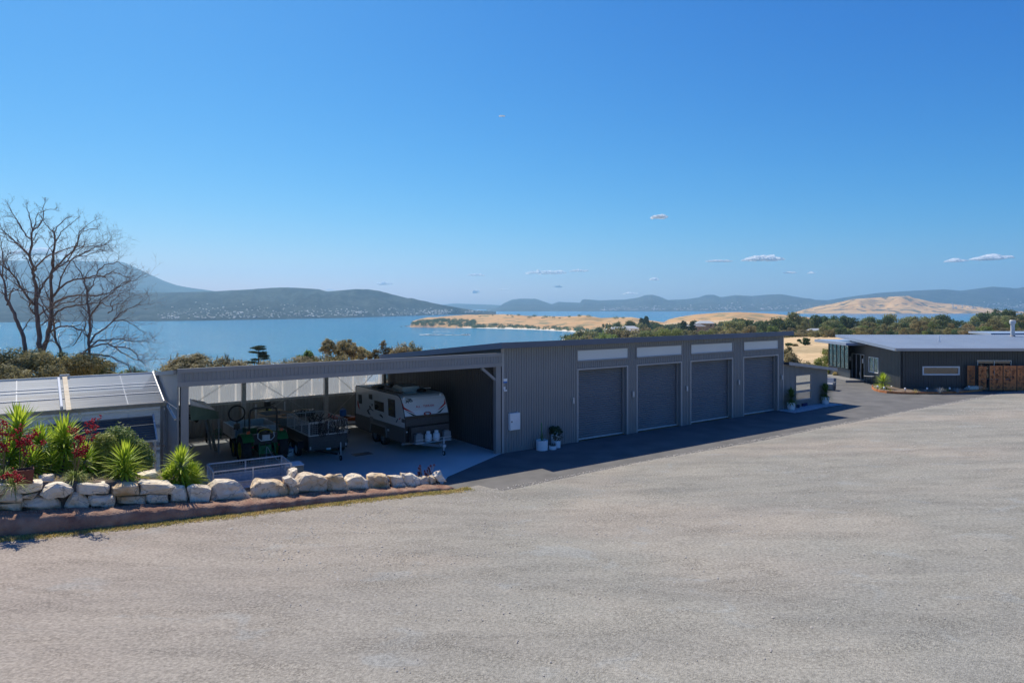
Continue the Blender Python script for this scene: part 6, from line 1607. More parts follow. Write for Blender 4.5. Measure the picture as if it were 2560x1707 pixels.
# ---------------- pots by the garage wall
def pot(name, px, row, r, h, lab, kind, v=None, matl='whitepot', taper=.0, zg=0.0):
    p = on_z(px, row, zg); p = Vector((p.x, p.y + r, zg)); uu_, vv_p = toUV(p); p = W(uu_, min(vv_p, -r - .05), zg); r_ = root(name, p, TH, lab, 'potted plant')
    m = MB(); m.lathe([(r * (1 - taper), 0), (r * (1 - taper * .4), h * .35), (r, h * .97), (r * .97, h), (r * .9, h), (r * .88, h * .85), (.001, h * .85)], (0, 0, 0), 28); m.obj('pot_body', M[matl], r_, smooth=False)
    MB().lathe([(r * .87, h * .855), (r * .87, h * .86), (.001, h * .865)], (0, 0, 0), 20).obj('soil', M['soil'], r_)
    rs_ = random.Random(hash(lab) % 1000 if False else int(px)); z = h * .86
    if kind == 'yucca':
        V, Q = rosette(rs_, 150, .66, .065, -35, 86, .12, .03, z0=z + .18, z1=z + .66); blades('leaf_rosette', [(V, Q, (0, 0, 0))], M['yucca_d'], r_)
        MB().tube([(0, 0, z - .02), (0, 0, z + .5)], .035, 6).obj('stem', M['bark_pale'], r_)
    elif kind == 'leafy':
        V, Q = leaf_cloud(int(px), [(0, 0, z + .25, .32, .26, .24), (-.15, 0, z + .35, .15, .15, .15), (.22, 0, z + .18, .18, .15, .15)], 900, .05, 1.4, .3); npobj('foliage', V, Q, M['potleaf'], r_)
    elif kind == 'spike':
        V, Q = rosette(rs_, 14, .55, .02, 60, 88, .1, .02, z0=z, z1=z + .1); blades('foliage', [(V, Q, (0, 0, 0))], M['yucca_d'], r_)
        MB().tube([(0, 0, z), (-.03, 0, z + .9)], .022, 6).obj('stem', M['green'], r_)
    elif kind == 'flower':
        V, Q = leaf_cloud(int(px), [(0, 0, z + .22, .26, .22, .22)], 420, .04, 1.2, .3); npobj('foliage', V, Q, M['potbrown'], r_)
        V, Q = leaf_cloud(int(px) + 1, [(0, 0, z + .30, .24, .2, .2)], 60, .04, 1.0, .9); npobj('flower_head', V, Q, M['white'], r_)
    elif kind == 'tuft':
        V, Q = rosette(rs_, 90, .22, .010, 30, 88, .2, .10, z0=z, z1=z); blades('foliage', [(V, Q, (0, 0, 0))], M['potbrown'], r_)
    return r_
M['potleaf'] = leafmat('pot_leaf', (.02, .06, .025), (.05, .11, .04), 8, .3)
M['potbrown'] = leafmat('pot_brown_leaf', (.16, .12, .08), (.09, .10, .05), 9, .3)
P6 = lambda X, Y: (1200 + X * .22954, 820 + Y * .22954)
pot('potted_plant', *P6(732, 1275), .22, .60, 'tall white pot with dark leafy plant against the garage wall', 'leafy')
pot('potted_plant', *P6(677, 1337), .285, .47, 'widest white pot with a thin green stem, left in the group of four', 'spike')
pot('potted_plant', *P6(792, 1325), .185, .17, 'lowest white bowl with brown tufted grass, front of the group of four', 'tuft')
pot('potted_plant', *P6(842, 1306), .165, .34, 'small white pot with white flowers, right in the group of four', 'flower')
P7 = lambda X, Y: (1600 + X * .22959, 820 + Y * .22959)
pot('potted_plant', *P7(1665, 903), .28, .54, 'tapered white pot with spiky yucca left of the lean-to window', 'yucca', taper=.35)
pot('potted_plant', *P7(2028, 838), .28, .54, 'tapered white pot with spiky yucca at the right corner of the lean-to', 'yucca', taper=.35)
for k, (X, Y, r, h, mt_, lab) in enumerate(((1728, 880, .12, .24, 'navy', 'small glossy navy pot next to the left tapered white pot'), (1800, 862, .28, .24, 'navy', 'wide navy trough under the lean-to window'), (1895, 840, .28, .20, 'black', 'low black trough between the navy trough and the right white pot'))):
    p = on_z(*P7(X, Y), 0); r_ = root('glazed_pot', Vector((p.x, p.y + r, .02)), TH, lab, 'pot')
    if k == 0: MB().lathe([(r * .8, 0), (r, h * .9), (r, h), (r * .88, h), (r * .85, h * .8), (.001, h * .8)], (0, 0, 0), 20).obj('pot_body', M[mt_], r_)
    else:
        m = MB(); m.box(-r, r, -.13, -.11, 0, h); m.box(-r, r, .11, .13, 0, h); m.box(-r, -r + .02, -.109, .109, 0, h); m.box(r - .02, r, -.109, .109, 0, h); m.box(-r + .021, r - .021, -.109, .109, .01, h * .8); m.obj('pot_body', M[mt_], r_)
# white pebble bed
pb = []
for X, Y in ((1500, 903), (1690, 930), (1830, 905), (2000, 868), (2210, 838), (2150, 818), (1990, 805)): 
    p = on_z(*P7(X, Y), 0); pb.append(toUV(p))
top = [(max(u for u, v in pb[:5]) - .4, -.03), (pb[0][0] + .05, -.03)]
poly = pb[:5] + top
def inpoly(x, y, P):
    c = False; j = len(P) - 1
    for i in range(len(P)):
        if ((P[i][1] > y) != (P[j][1] > y)) and (x < (P[j][0] - P[i][0]) * (y - P[i][1]) / (P[j][1] - P[i][1] + 1e-9) + P[i][0]): c = not c
        j = i
    return c
V = []; Q = []; rs = np.random.RandomState(9); mnx, mxx = min(p[0] for p in poly), max(p[0] for p in poly); mny = min(p[1] for p in poly)
cnt = 0
while cnt < 5200:
    u, v = rs.uniform(mnx, mxx), rs.uniform(mny, 0)
    if not inpoly(u, v, poly): continue
    cnt += 1; c = W(u, v, .012 + rs.uniform(0, .03)); r0 = rs.uniform(.028, .05); b = len(V); a0 = rs.uniform(0, 6)
    for k in range(6):
        a = a0 + k * math.pi / 3; V.append((c.x + math.cos(a) * r0 * rs.uniform(.8, 1.2), c.y + math.sin(a) * r0, c.z + .01))
    V.append((c.x, c.y, c.z + r0 * .8))
    for k in range(6): Q.append((b + k, b + (k + 1) % 6, b + 6))
tag(npobj('pebbles', np.array(V), np.array(Q), M['pebble']), 'bed of white pebbles round the pots in front of the lean-to', 'pebbles', kind='stuff')

# ================================================================== TREES
M['lf_dark'] = leafmat('dark_evergreen_leaf', (.055, .10, .035), (.12, .17, .055), .25, .38, .6, rnd=.22)
M['lf_gum'] = leafmat('gum_leaf', (.16, .185, .07), (.32, .30, .12), .3, .38, .6, rnd=.22)
M['lf_bright'] = leafmat('fresh_green_leaf', (.14, .20, .04), (.30, .32, .08), .3, .38, .6, rnd=.2)
M['lf_olive'] = leafmat('olive_scrub_leaf', (.21, .19, .08), (.36, .29, .12), .3, .38, .65, rnd=.22)
M['lf_grey'] = leafmat('grey_brown_leaf', (.22, .20, .10), (.38, .32, .16), .4, .38, .65, rnd=.18)
M['lf_pine'] = leafmat('pine_needle', (.018, .045, .025), (.045, .085, .04), .4, .38, .6, rnd=.15)
M['trunk'] = mat('tree_trunk', (.12, .09, .07), .9, col2=(.22, .18, .15), nscale=1.5)
TP = {}
def treeproto(key, seed, kind, leaf, n, size):
    rs = random.Random(seed); cl = []
    if kind == 'gum':
        for k in range(16):
            a = rs.uniform(0, 6.28); r = rs.uniform(.05, .38); z = rs.uniform(.42, .90); q = rs.uniform(.10, .19); cl.append((math.cos(a) * r, math.sin(a) * r, z, q * 1.25, q * 1.25, q * .75))
        trunk = (.0, .55)
    elif kind == 'round':
        for k in range(22):
            a = rs.uniform(0, 6.28); z = rs.uniform(.14, .86); r = .42 * math.sqrt(max(0, 1 - ((z - .42) / .52) ** 2)) * rs.uniform(.4, 1); q = rs.uniform(.12, .20); cl.append((math.cos(a) * r, math.sin(a) * r, z, q, q, q * .85))
        trunk = (0, .4)
    elif kind == 'low':
        for k in range(20):
            a = rs.uniform(0, 6.28); r = rs.uniform(.0, .85); z = rs.uniform(.15, .80) * (1 - .4 * r); q = rs.uniform(.18, .30); cl.append((math.cos(a) * r, math.sin(a) * r, z, q, q, q * .75))
        trunk = (0, .3)
    elif kind == 'pine':
        for k in range(15):
            z = .16 + .8 * k / 14; w_ = .40 * (1 - (z - .1) / 1.05) ** .8
            for j in range(3):
                a = k * 2.1 + j * 2.09 + rs.uniform(-.4, .4); cl.append((math.cos(a) * w_ * .6, math.sin(a) * w_ * .6, z + rs.uniform(-.02, .02), w_ * .52 + .03, w_ * .52 + .03, .035))
        trunk = (0, .9)
    V, Q = leaf_cloud(seed, cl, n, size, 1.35, .35 if kind != 'pine' else .1, up=.35)
    m = MB(); m.tube([(0, 0, -.06), (rs.uniform(-.02, .02), 0, trunk[1] * .5), (0, 0, trunk[1])], [.03, .022, .012], 7)
    for c in cl[:9]:
        if kind != 'pine': m.tube([(0, 0, trunk[1] * rs.uniform(.4, .9)), (c[0] * .6, c[1] * .6, (c[2] + trunk[1]) * .5), (c[0], c[1], c[2])], [.012, .008, .004], 5)
    tm = bpy.data.meshes.new('trunk'); tm.from_pydata(m.v, [], m.f); tm.materials.append(M['trunk'])
    lm = npobj('proto_crown', V, Q, M[leaf]); lm.name = 'crown'
    TP[key] = (tm, lm)
for i, (kd, lf) in enumerate((('gum', 'lf_gum'), ('gum', 'lf_bright'), ('gum', 'lf_dark'), ('round', 'lf_gum'), ('round', 'lf_dark'), ('round', 'lf_bright'), ('round', 'lf_olive'), ('low', 'lf_olive'), ('low', 'lf_grey'), ('low', 'lf_bright'), ('low', 'lf_dark'), ('pine', 'lf_pine'))):
    for s in range(2): treeproto((kd, lf, s), 100 + i * 7 + s, kd, lf, {'gum': 2600, 'round': 3000, 'low': 2600, 'pine': 2600}[kd], {'gum': .030, 'round': .030, 'low': .046, 'pine': .030}[kd])
def put_tree(key, loc, h, w, rz, lab, cat, name, group=None):
    r_ = root(name, loc, rz, lab, cat, group); r_.scale = (w, w, h); tm, lm = TP[key]
    inst('trunk', tm, r_); inst('crown', lm, r_); return r_
ADJ = {'lf_gum': 'grey-green', 'lf_bright': 'bright green', 'lf_dark': 'dark green', 'lf_olive': 'olive brown', 'lf_grey': 'grey-brown', 'lf_pine': 'blackish green'}
SHP = {'gum': 'open-crowned gum tree', 'round': 'round dense tree', 'low': 'low spreading bush', 'pine': 'pointed conifer'}
used = {}
MARKS = [(1330, 'by the garage roof edge'), (1440, 'by the bay water'), (1520, 'over the first garage bay'), (1600, 'by the white houses'), (1680, 'just past the second garage bay'), (1760, 'above the third garage bay'), (1840, 'just past the third garage bay'), (1920, 'above the fourth garage bay'), (1990, 'at the garage roof end'), (2070, 'left of the house roof'), (2150, 'at the house roof tip'), (2230, 'over the house roof corner'), (2310, 'left of the roof vent'), (2390, 'over the roof vent'), (2460, 'before the flue'), (2520, 'just left of the flue'), (9999, 'right of the flue')]
def mk_label(kd, lf, px, d, h):
    mk_ = next(t for (p, t) in MARKS if px < p); sz = 'small' if h < 4.5 else ('tall' if h > 9 else 'mid-sized'); far = 'front row' if d < 330 else ('middle row' if d < 430 else 'back row')
    lab = f"{sz} {ADJ[lf]} {SHP[kd]} {mk_}, {far}"
    w_ = lab.split()
    return ' '.join(w_[:16]), far
rs = random.Random(77)
# tree belt beyond the paddock: skyline rows read from the photograph
sky_ = [(1960, 792), (2000, 786), (2040, 790), (2075, 782), (2090, 777), (2110, 784), (2140, 793), (2165, 788), (2190, 783), (2210, 795), (2240, 780), (2265, 788), (2300, 782), (2320, 778), (2340, 792), (2352, 780), (2370, 788), (2400, 790), (2420, 792), (2450, 782), (2470, 776), (2490, 766), (2515, 768), (2540, 782), (2560, 770), (2620, 768), (2760, 770)]
sp_, sr_ = zip(*sky_)
belt = []
for k in range(46):                # back row makes the skyline
    px = 1975 + k * 17.2 + rs.uniform(-6, 6); d = rs.uniform(425, 470); row = float(np.interp(px, sp_, sr_)) + rs.uniform(-2, 8)
    belt.append((px, d, row, rs.choice([('gum', 'lf_gum'), ('round', 'lf_dark'), ('round', 'lf_gum'), ('gum', 'lf_dark'), ('round', 'lf_dark')])))
for k in range(62):
    px = 1965 + k * 12.8 + rs.uniform(-5, 5); d = rs.uniform(350, 410); row = float(np.interp(px, sp_, sr_)) + rs.uniform(14, 32)
    belt.append((px, d, row, rs.choice([('round', 'lf_gum'), ('round', 'lf_bright'), ('round', 'lf_olive'), ('gum', 'lf_gum'), ('round', 'lf_dark'), ('low', 'lf_olive')])))
for k in range(70):
    px = 1960 + k * 11.3 + rs.uniform(-5, 5); d = rs.uniform(292, 335); row = 812 + rs.uniform(2, 16) + 4 * math.sin(px * .02)
    belt.append((px, d, row, rs.choice([('low', 'lf_olive'), ('low', 'lf_bright'), ('low', 'lf_grey'), ('low', 'lf_dark'), ('round', 'lf_bright'), ('round', 'lf_olive')])))
# mixed wood over the garage roof, further down the slope
sk2 = [(1400, 846), (1425, 842), (1450, 826), (1490, 812), (1520, 802), (1560, 800), (1600, 796), (1615, 790), (1640, 800), (1700, 803), (1760, 800), (1840, 795), (1880, 795), (1900, 800), (1960, 790)]
p2_, r2_ = zip(*sk2)
for k in range(60):
    px = 1448 + k * 8.9 + rs.uniform(-4, 4); d = rs.uniform(620, 900); row = float(np.interp(px, p2_, r2_)) + rs.uniform(0, 10)
    belt.append((px, d, row, rs.choice([('round', 'lf_dark'), ('round', 'lf_gum'), ('low', 'lf_dark'), ('gum', 'lf_dark')])))
for k in range(52):
    px = 1455 + k * 10.2 + rs.uniform(-5, 5); d = rs.uniform(330, 520); row = float(np.interp(px, p2_, r2_)) + rs.uniform(14, 34)
    belt.append((px, d, row, rs.choice([('gum', 'lf_gum'), ('round', 'lf_bright'), ('gum', 'lf_bright'), ('round', 'lf_olive'), ('low', 'lf_olive'), ('round', 'lf_gum')])))
belt += [(1392, 330, 846, ('round', 'lf_dark')), (1418, 360, 830, ('gum', 'lf_dark')), (1443, 340, 826, ('round', 'lf_gum')), (1462, 350, 822, ('round', 'lf_gum')), (1616, 700, 790, ('pine', 'lf_pine')), (1604, 690, 795, ('pine', 'lf_pine')), (1710, 420, 802, ('pine', 'lf_pine')), (1730, 430, 803, ('pine', 'lf_pine')), (1952, 360, 784, ('round', 'lf_dark')), (1985, 400, 780, ('gum', 'lf_gum')), (1905, 420, 793, ('round', 'lf_dark')), (1870, 410, 796, ('gum', 'lf_dark')), (1840, 400, 795, ('gum', 'lf_gum'))]
for i, (px, d, row, (kd, lf)) in enumerate(belt):
    x = (px - CX) / F * d; zg = land_z(x, d) - .3; ztp = zr(row, d); h = max(2.2, ztp - zg)
    if kd == 'low' and h > 7: kd = 'round'; lf = {'lf_grey': 'lf_olive'}.get(lf, lf)
    if h > 26: zg = ztp - 22; h = 22
    w_ = h * rs.uniform(.75, 1.15) if kd != 'low' else h * rs.uniform(.8, 1.2)
    if kd == 'pine': w_ = h * .8
    lab, row_ = mk_label(kd, lf, px, d, h)
    put_tree((kd, lf, i % 2), Vector((x, d, zg)), h, min(w_, 16), rs.uniform(0, 6.28), lab, 'tree' if kd != 'low' else 'bush', {'gum': 'gum_tree', 'round': 'dense_tree', 'low': 'bush', 'pine': 'conifer'}[kd], 'trees between the paddock and the water, ' + row_)
from collections import defaultdict
dd = defaultdict(list)
for o in bpy.data.objects:
    if o.get('group', '').startswith('trees between'): dd[o['label']].append(o)
ORD = {2: ['left one of two', 'right one of two'], 3: ['left one of three', 'middle one of three', 'right one of three'], 4: ['leftmost of four', 'second of four', 'third of four', 'rightmost of four'], 5: ['leftmost of five', 'second of five', 'third of five', 'fourth of five', 'rightmost of five']}
NTH = ['leftmost', 'second', 'third', 'fourth', 'fifth', 'sixth', 'seventh', 'eighth', 'ninth', 'tenth', 'eleventh', 'twelfth']; NUM = {6: 'six', 7: 'seven', 8: 'eight', 9: 'nine', 10: 'ten', 11: 'eleven', 12: 'twelve'}
for n_ in NUM: ORD[n_] = [NTH[i] + ' of ' + NUM[n_] for i in range(n_)]
for lab, os_ in dd.items():
    if len(os_) in ORD:
        os_.sort(key=lambda o: o.location.x / o.location.y)
        for o, t in zip(os_, ORD[len(os_)]):
            b_ = lab.split(', ')[0].split(); fr_ = lab.split(', ')[-1] if ', ' in lab else ''
            t_ = t.split(); o['label'] = ' '.join((b_[:16 - len(t_) - len(fr_.split())]) ) + (', ' + fr_ if fr_ else '') + ', ' + t
# the headland's scrub: bushes along the cliff and dunes
V = []; Q = []; nn = 0
rs2 = np.random.RandomState(4)
for k in range(420):
    px = rs2.uniform(1030, 1190) if k < 240 else rs2.uniform(1180, 1560); rb = float(np.interp(px, bp_, br)); db = 60 * F / (rb - HZ)
    t_ = rs2.uniform(.02, .5) if k < 240 else rs2.uniform(.06, .20)
    if k > 400: t_ = rs2.uniform(.8, .98)
    depth = 420 if px > 1100 else 120 + 3 * (px - 1000); d = db + t_ * depth; x = (px - CX) / F * d
    g = bpy.data.objects['headland']
    V.append((x, d)); nn += 1
dg_ = bpy.context.evaluated_depsgraph_get(); hd = bpy.data.objects['headland']; dg_.update()
cl = []
for (x, y) in V:
    ok, loc, nr, idx = hd.ray_cast(Vector((x, y, 400)), Vector((0, 0, -1)))
    if ok: s = rs2.uniform(3.0, 8.5); cl.append((x, y, loc.z + s * .25, s, s, s * .6))
V, Q = leaf_cloud(5, cl, 34000, .95, 1.3, .4); o = npobj('coastal_scrub', V, Q, M['lf_dark']); tag(o, 'dark coastal scrub on the cliffs and dunes of the headland', 'scrub', kind='stuff')

# ---------------- far shore suburbs: hundreds of tiny houses
def suburb(name, hillname_i, pxs, rows_, n, seed, lab):
    rs_ = np.random.RandomState(seed); hills = [o for o in bpy.data.objects if o.name.startswith('hill')]
    m = MB(); k = 0; tries = 0
    while k < n and tries < n * 6:
        tries += 1
        px = rs_.uniform(*pxs); lo = float(np.interp(px, rows_[0], rows_[1])); hi = float(np.interp(px, rows_[0], rows_[2]))
        row = hi - abs(rs_.normal(0, .45)) * (hi - lo)
        if noise.noise(Vector((px * .02, row * .08, seed))) + .35 * rs_.normal() < .0: continue
        r = ray(px, row).normalized(); best = None
        for h_ in hills:
            ok, loc, nr, idx = h_.ray_cast(CAM, r)
            if ok and (best is None or loc.y < best.y): best = loc
        if best is None: continue
        s = rs_.uniform(2.0, 4.6) * (best.y / 2600) ** .8 * .62; hh = s * rs_.uniform(.5, .8)
        m.box(best.x - s, best.x + s, best.y - s * .6 - 3, best.y + s * .6, best.z - 2, best.z + hh)
        b = len(m.v); x0_, x1_, y0_, y1_, z_ = best.x - s * 1.1, best.x + s * 1.1, best.y - s * .7 - 3.2, best.y + s * .7, best.z + hh
        m.add([(x0_, y0_, z_), (x1_, y0_, z_), (x1_, y1_, z_), (x0_, y1_, z_), (x0_, (y0_ + y1_) / 2, z_ + hh * .6), (x1_, (y0_ + y1_) / 2, z_ + hh * .6)], [(0, 1, 5, 4), (2, 3, 4, 5), (0, 4, 3), (1, 2, 5)]); k += 1
    M.setdefault('house_far', mat('far_house', (.22, .21, .20), .7, col2=(.62, .61, .60), nscale=.02, nmix=(.42, .6)))
    return tag(m.obj(name, M['house_far']), lab, 'houses', kind='stuff')
suburb('shore_houses', 0, (395, 1120), ([395, 500, 640, 760, 860, 950, 1120], [770, 762, 766, 763, 770, 768, 774], [797, 796, 795, 793, 791, 790, 787]), 560, 3, 'scattered pale houses of the suburb along the far left shore')
suburb('shore_houses', 1, (1500, 2030), ([1500, 1600, 1800, 1950, 2030], [768, 766, 762, 760, 762], [777, 776, 775, 774, 774]), 420, 4, 'pale houses along the far shore under the blue hills in the middle')
suburb('shore_houses', 2, (2380, 2600), ([2380, 2480, 2600], [758, 754, 750], [772, 772, 770]), 160, 5, 'pale houses at the foot of the far hills on the right')
suburb('shore_houses', 3, (1010, 1240), ([1010, 1120, 1240], [770, 774, 774], [785, 783, 780]), 90, 6, 'few pale houses at the low tip of the left hills')

# ---------------- village houses near the water
def cottage(px, row, d, w_, lab, rz=0.2, wallm='white', roofm='roof_pale'):
    M.setdefault('roof_pale', mat('pale_roof', (.42, .44, .46), .5)); M.setdefault('wall_brown', mat('brown_wall', (.22, .15, .11), .8)); M.setdefault('tin_roof', mat('grey_roof', (.20, .20, .21), .6))
    z = zr(row, d); r_ = root('cottage', Vector(((px - CX) / F * d, d, z)), rz, lab, 'house'); w2 = w_ / 2; dp = w_ * .35; h = w_ * .24
    MB().box(-w2, w2, -dp, dp, -4, h).obj('wall', M[wallm], r_)
    MB().prism([(-w2 * 1.08, -dp * 1.15, h), (-w2 * .75, 0, h + w_ * .14), (w2 * .75, 0, h + w_ * .14), (w2 * 1.08, -dp * 1.15, h), ], (0, .3, 0)) if False else None
    m = MB(); a = w2 * 1.07; b = dp * 1.15; t_ = h + w_ * .15
    m.add([(-a, -b, h), (a, -b, h), (a, b, h), (-a, b, h), (-w2 * .6, 0, t_), (w2 * .6, 0, t_)], [(0, 1, 5, 4), (1, 2, 5), (2, 3, 4, 5), (3, 0, 4), (0, 3, 2, 1)]); m.obj('roof', M[roofm], r_)
    for k in range(3):
        x_ = -w2 * .6 + k * w2 * .6; MB().box(x_ - w_ * .06, x_ + w_ * .06, -dp - .08, -dp - .01, h * .3, h * .75).obj('window', M['glass'], r_)
    return r_
cottage(1544, 838, 470, 15, 'white weatherboard house with pale hipped roof seen above the second garage bay', .35)
cottage(1574, 830, 520, 12, 'small pale shed behind the white weatherboard house', .1)
cottage(1762, 818, 620, 15, 'low house with a pale roof among trees above the third garage bay', -.1, 'wall_brown', 'roof_pale')
cottage(1738, 826, 560, 14, 'brown house with grey roof below the pale-roofed house', .1, 'wall_brown', 'tin_roof')
cottage(2037, 833, 330, 6, 'small white shed in the scrub beyond the paddock', .0)
cottage(110, 898, 230, 14, 'white roofed building by the shore behind the dead tree', .1) if False else None
# power poles
for k, (px, rt_, rb_, d) in enumerate(((1702, 818, 838, 430), (1529, 820, 836, 520), (1762, 820, 832, 480), (251, 908, 938, 150), (285, 914, 932, 170), (2022, 806, 820, 400))):
    b = at(px, d, zr(rb_, d)); h = zr(rt_, d) - b.z
    r_ = root('power_pole', b, 0, ['timber power pole above the second and third garage bays', 'timber power pole beside the white weatherboard house', 'timber power pole near the pale-roofed low house', 'dark power pole by the shore behind the dead tree branches', 'thin pole by the shore right of the dark pole', 'power pole in the trees right of the garage roof'][k], 'pole')
    MB().tube([(0, 0, -3), (0, 0, h)], [.16 * d / 300, .11 * d / 300], 6).obj('post', M['bark'], r_); MB().bar((-1.0, 0, h * .9), (1.0, 0, h * .9), .14).obj('crossarm', M['bark'], r_)

# ---------------- shrubs and trees close behind the carport and greenhouse
def near_tree(kd, lf, px, row, d, w_px, lab, name='bush', cat='bush', s=0, zg=None):
    x = (px - CX) / F * d; g = land_z(x, d) - .2; h = zr(row, d) - g
    return put_tree((kd, lf, s), Vector((x, d, g)), h, w_px * d / F * (.55 if kd in ('low',) else 1.0), px * .37, lab, cat, name)
def big_bush(px, row, d, wpx, seed, leaf, n, size, lab, name='bush', cat='bush', spiky=0.0, g=None):
    """clumped near bush with its own mesh: leaf size in metres"""
    x = (px - CX) / F * d; gz = (land_z(x, d) if g is None else g) - .2; h = zr(row, d) - gz; w_ = wpx / F * d; rr = random.Random(seed); cl = []
    for k in range(26):
        a = rr.uniform(0, 6.28); r = rr.uniform(.0, 1) ** .6; top = 1 - .30 * r * r; z = rr.uniform(.62, .95) * top; q = rr.uniform(.13, .24)
        cl.append((math.cos(a) * r * w_ * .42, math.sin(a) * r * w_ * .36, z * h, q * w_ * .55, q * w_ * .55, q * h * .6))
    mz_ = max(c[2] + c[5] * .9 for c in cl); mx_ = max(abs(c[0]) + c[3] * .9 for c in cl); fx_ = (w_ / 2) / mx_ * 1.18; fz_ = h / mz_
    cl = [(a * fx_, b_ * fx_, c * fz_, p * fx_, q * fx_, r * fz_) for a, b_, c, p, q, r in cl]
    cl += [(a * 1.0, b_, max(.3, c * .45), p * 1.1, q * 1.1, r * 1.2) for a, b_, c, p, q, r in cl[::2]]
    r_ = root(name, Vector((x, d, gz)), 0, lab, cat); V, Q = leaf_cloud(seed, cl, int(n * 1.3), size, 1.9, .35, up=.6); npobj('foliage', V, Q, M[leaf], r_)
    if spiky:
        m = MB()
        for k in range(int(90 * spiky)):
            c = rr.choice(cl); a = rr.uniform(0, 6.28); p = Vector((c[0] + math.cos(a) * c[3] * .7, c[1] + math.sin(a) * c[4] * .7, c[2] + c[5] * .6)); m.tube([p, p + Vector((rr.uniform(-.12, .12), rr.uniform(-.1, .1), rr.uniform(.2, .45)))], [.05, .01], 4)
        tag(m.obj('shoot', M[leaf], r_), kind='stuff')
    m = MB()
    for c in cl[:8]: m.tube([(c[0] * .1, c[1] * .1, 0), (c[0] * .5, c[1] * .5, c[2] * .5), (c[0], c[1], c[2])], [.08, .05, .02], 5)
    m.obj('trunk', M['trunk'], r_); return r_
big_bush(520, 884, 50, 215, 51, 'lf_grey', 15000, .075, 'wide brown-green wattle bush above the left part of the carport beam', spiky=.8)
big_bush(455, 905, 48, 120, 52, 'lf_grey', 6000, .07, 'low brown bush at the left foot of the wide wattle bush', spiky=.5)
big_bush(735, 892, 58, 190, 53, 'lf_grey', 12000, .07, 'long low golden-brown bush behind the middle of the carport beam', spiky=1.0)
big_bush(840, 886, 62, 150, 54, 'lf_olive', 8000, .07, 'low green-brown bush behind the bare grey trees', spiky=.6)
big_bush(1010, 858, 60, 130, 55, 'lf_grey', 9000, .075, 'upright golden wattle bush at the left tip of the garage roof', spiky=1.0)
big_bush(1035, 853, 66, 70, 56, 'lf_olive', 4500, .07, 'narrow taller wattle bush rising behind the golden one', spiky=.8)
big_bush(1070, 870, 70, 60, 57, 'lf_grey', 3000, .07, 'small pale bush over the garage roof edge', spiky=.6)
big_bush(90, 868, 44, 260, 58, 'lf_olive', 16000, .07, 'big olive shrub mass behind the greenhouse under the dead tree')
big_bush(-30, 876, 42, 200, 59, 'lf_grey', 9000, .07, 'grey-brown shrub cut by the left photo edge behind the greenhouse')
big_bush(185, 880, 47, 130, 60, 'lf_dark', 8000, .065, 'dark shrub behind the greenhouse right of the thick dead trunk')
big_bush(255, 902, 52, 150, 61, 'lf_olive', 9000, .07, 'low scrub behind the plank end of the greenhouse roof')
big_bush(335, 918, 55, 90, 62, 'lf_dark', 4000, .065, 'small dark round bush at the right end behind the greenhouse')
big_bush(300, 925, 60, 90, 63, 'lf_bright', 4000, .06, 'bright green low bush beside the small dark round bush')
big_bush(20, 905, 40, 150, 64, 'lf_grey', 6000, .06, 'pale brown bush in front of the big olive shrub mass')
big_bush(395, 925, 52, 90, 65, 'lf_olive', 3000, .06, 'low scrub left of the wide wattle bush')
big_bush(1968, 862, 64, 70, 66, 'lf_olive', 4000, .09, 'dark olive bush on the slope just right of the garage wall', g=-2)
big_bush(1978, 876, 60, 110, 67, 'lf_grey', 5000, .08, 'grey-brown bush tucked against the right end of the garage', g=-2)
big_bush(2075, 882, 80, 60, 68, 'lf_bright', 1500, .09, 'sparse green shrub in front of the sunroom windows', g=-1.4)
big_bush(2045, 902, 78, 50, 69, 'lf_bright', 1400, .08, 'small sparse shrub behind the lean-to roof', g=-1)
def field_bush(px, rt_, rb_, wpx, seed, leaf, lab):
    d = next((d_ for d_ in np.arange(80, 300, 1.0) if zr(rb_, d_) <= land_z((px - CX) / F * d_, d_)), 200.0)
    big_bush(px, rt_, float(d), wpx, seed, leaf, 900, .16, lab, g=land_z((px - CX) / F * d, d))
field_bush(2013, 844, 863, 24, 70, 'lf_dark', 'single round dark green bush standing in the dry paddock')
field_bush(1998, 848, 853, 8, 71, 'lf_dark', 'tiny dark bush left of the single round bush in the paddock')
field_bush(1972, 858, 864, 16, 72, 'lf_dark', 'low dark bush in the paddock near the garage wall')
field_bush(1988, 861, 865, 10, 73, 'lf_olive', 'smallest low bush in the paddock near the garage wall')
field_bush(2052, 848, 852, 22, 74, 'lf_olive', 'low dark scrub patch at the far side of the paddock near the house roof')
# conifer with flat layers
def layered_conifer():
    d = 75; x = (645 - CX) / F * d; g = land_z(x, d) - .3; top = zr(862, d); h = top - g; r_ = root('conifer', Vector((x, d, g)), 0, 'dark layered conifer standing against the water behind the carport', 'tree'); rr = random.Random(5)
    m = MB(); m.tube([(0, 0, 0), (.1, 0, h * .5), (.05, 0, h * .97)], [.16, .11, .03], 7); cl = []
    for k in range(30):
        t = rr.uniform(.35, .98); L = 1.75 * (1 - t) ** .6 + .15; a = rr.uniform(0, 6.28); z = h * t; e = Vector((math.cos(a) * L, math.sin(a) * L, z + .12 * L)); m.tube([(.05, 0, z), e * .6 + Vector((0, 0, z * .4)), e], [.035, .02, .01], 4)
        for q in (.55, .85, 1.05): cl.append((math.cos(a) * L * q, math.sin(a) * L * q, z + .1 * L * q, .42 * q ** -.3, .42, .12))
    m.obj('trunk', M['trunk'], r_); V, Q = leaf_cloud(8, cl, 9000, .06, 1.6, .2, up=.5); npobj('crown', V, Q, M['lf_pine'], r_)
layered_conifer()
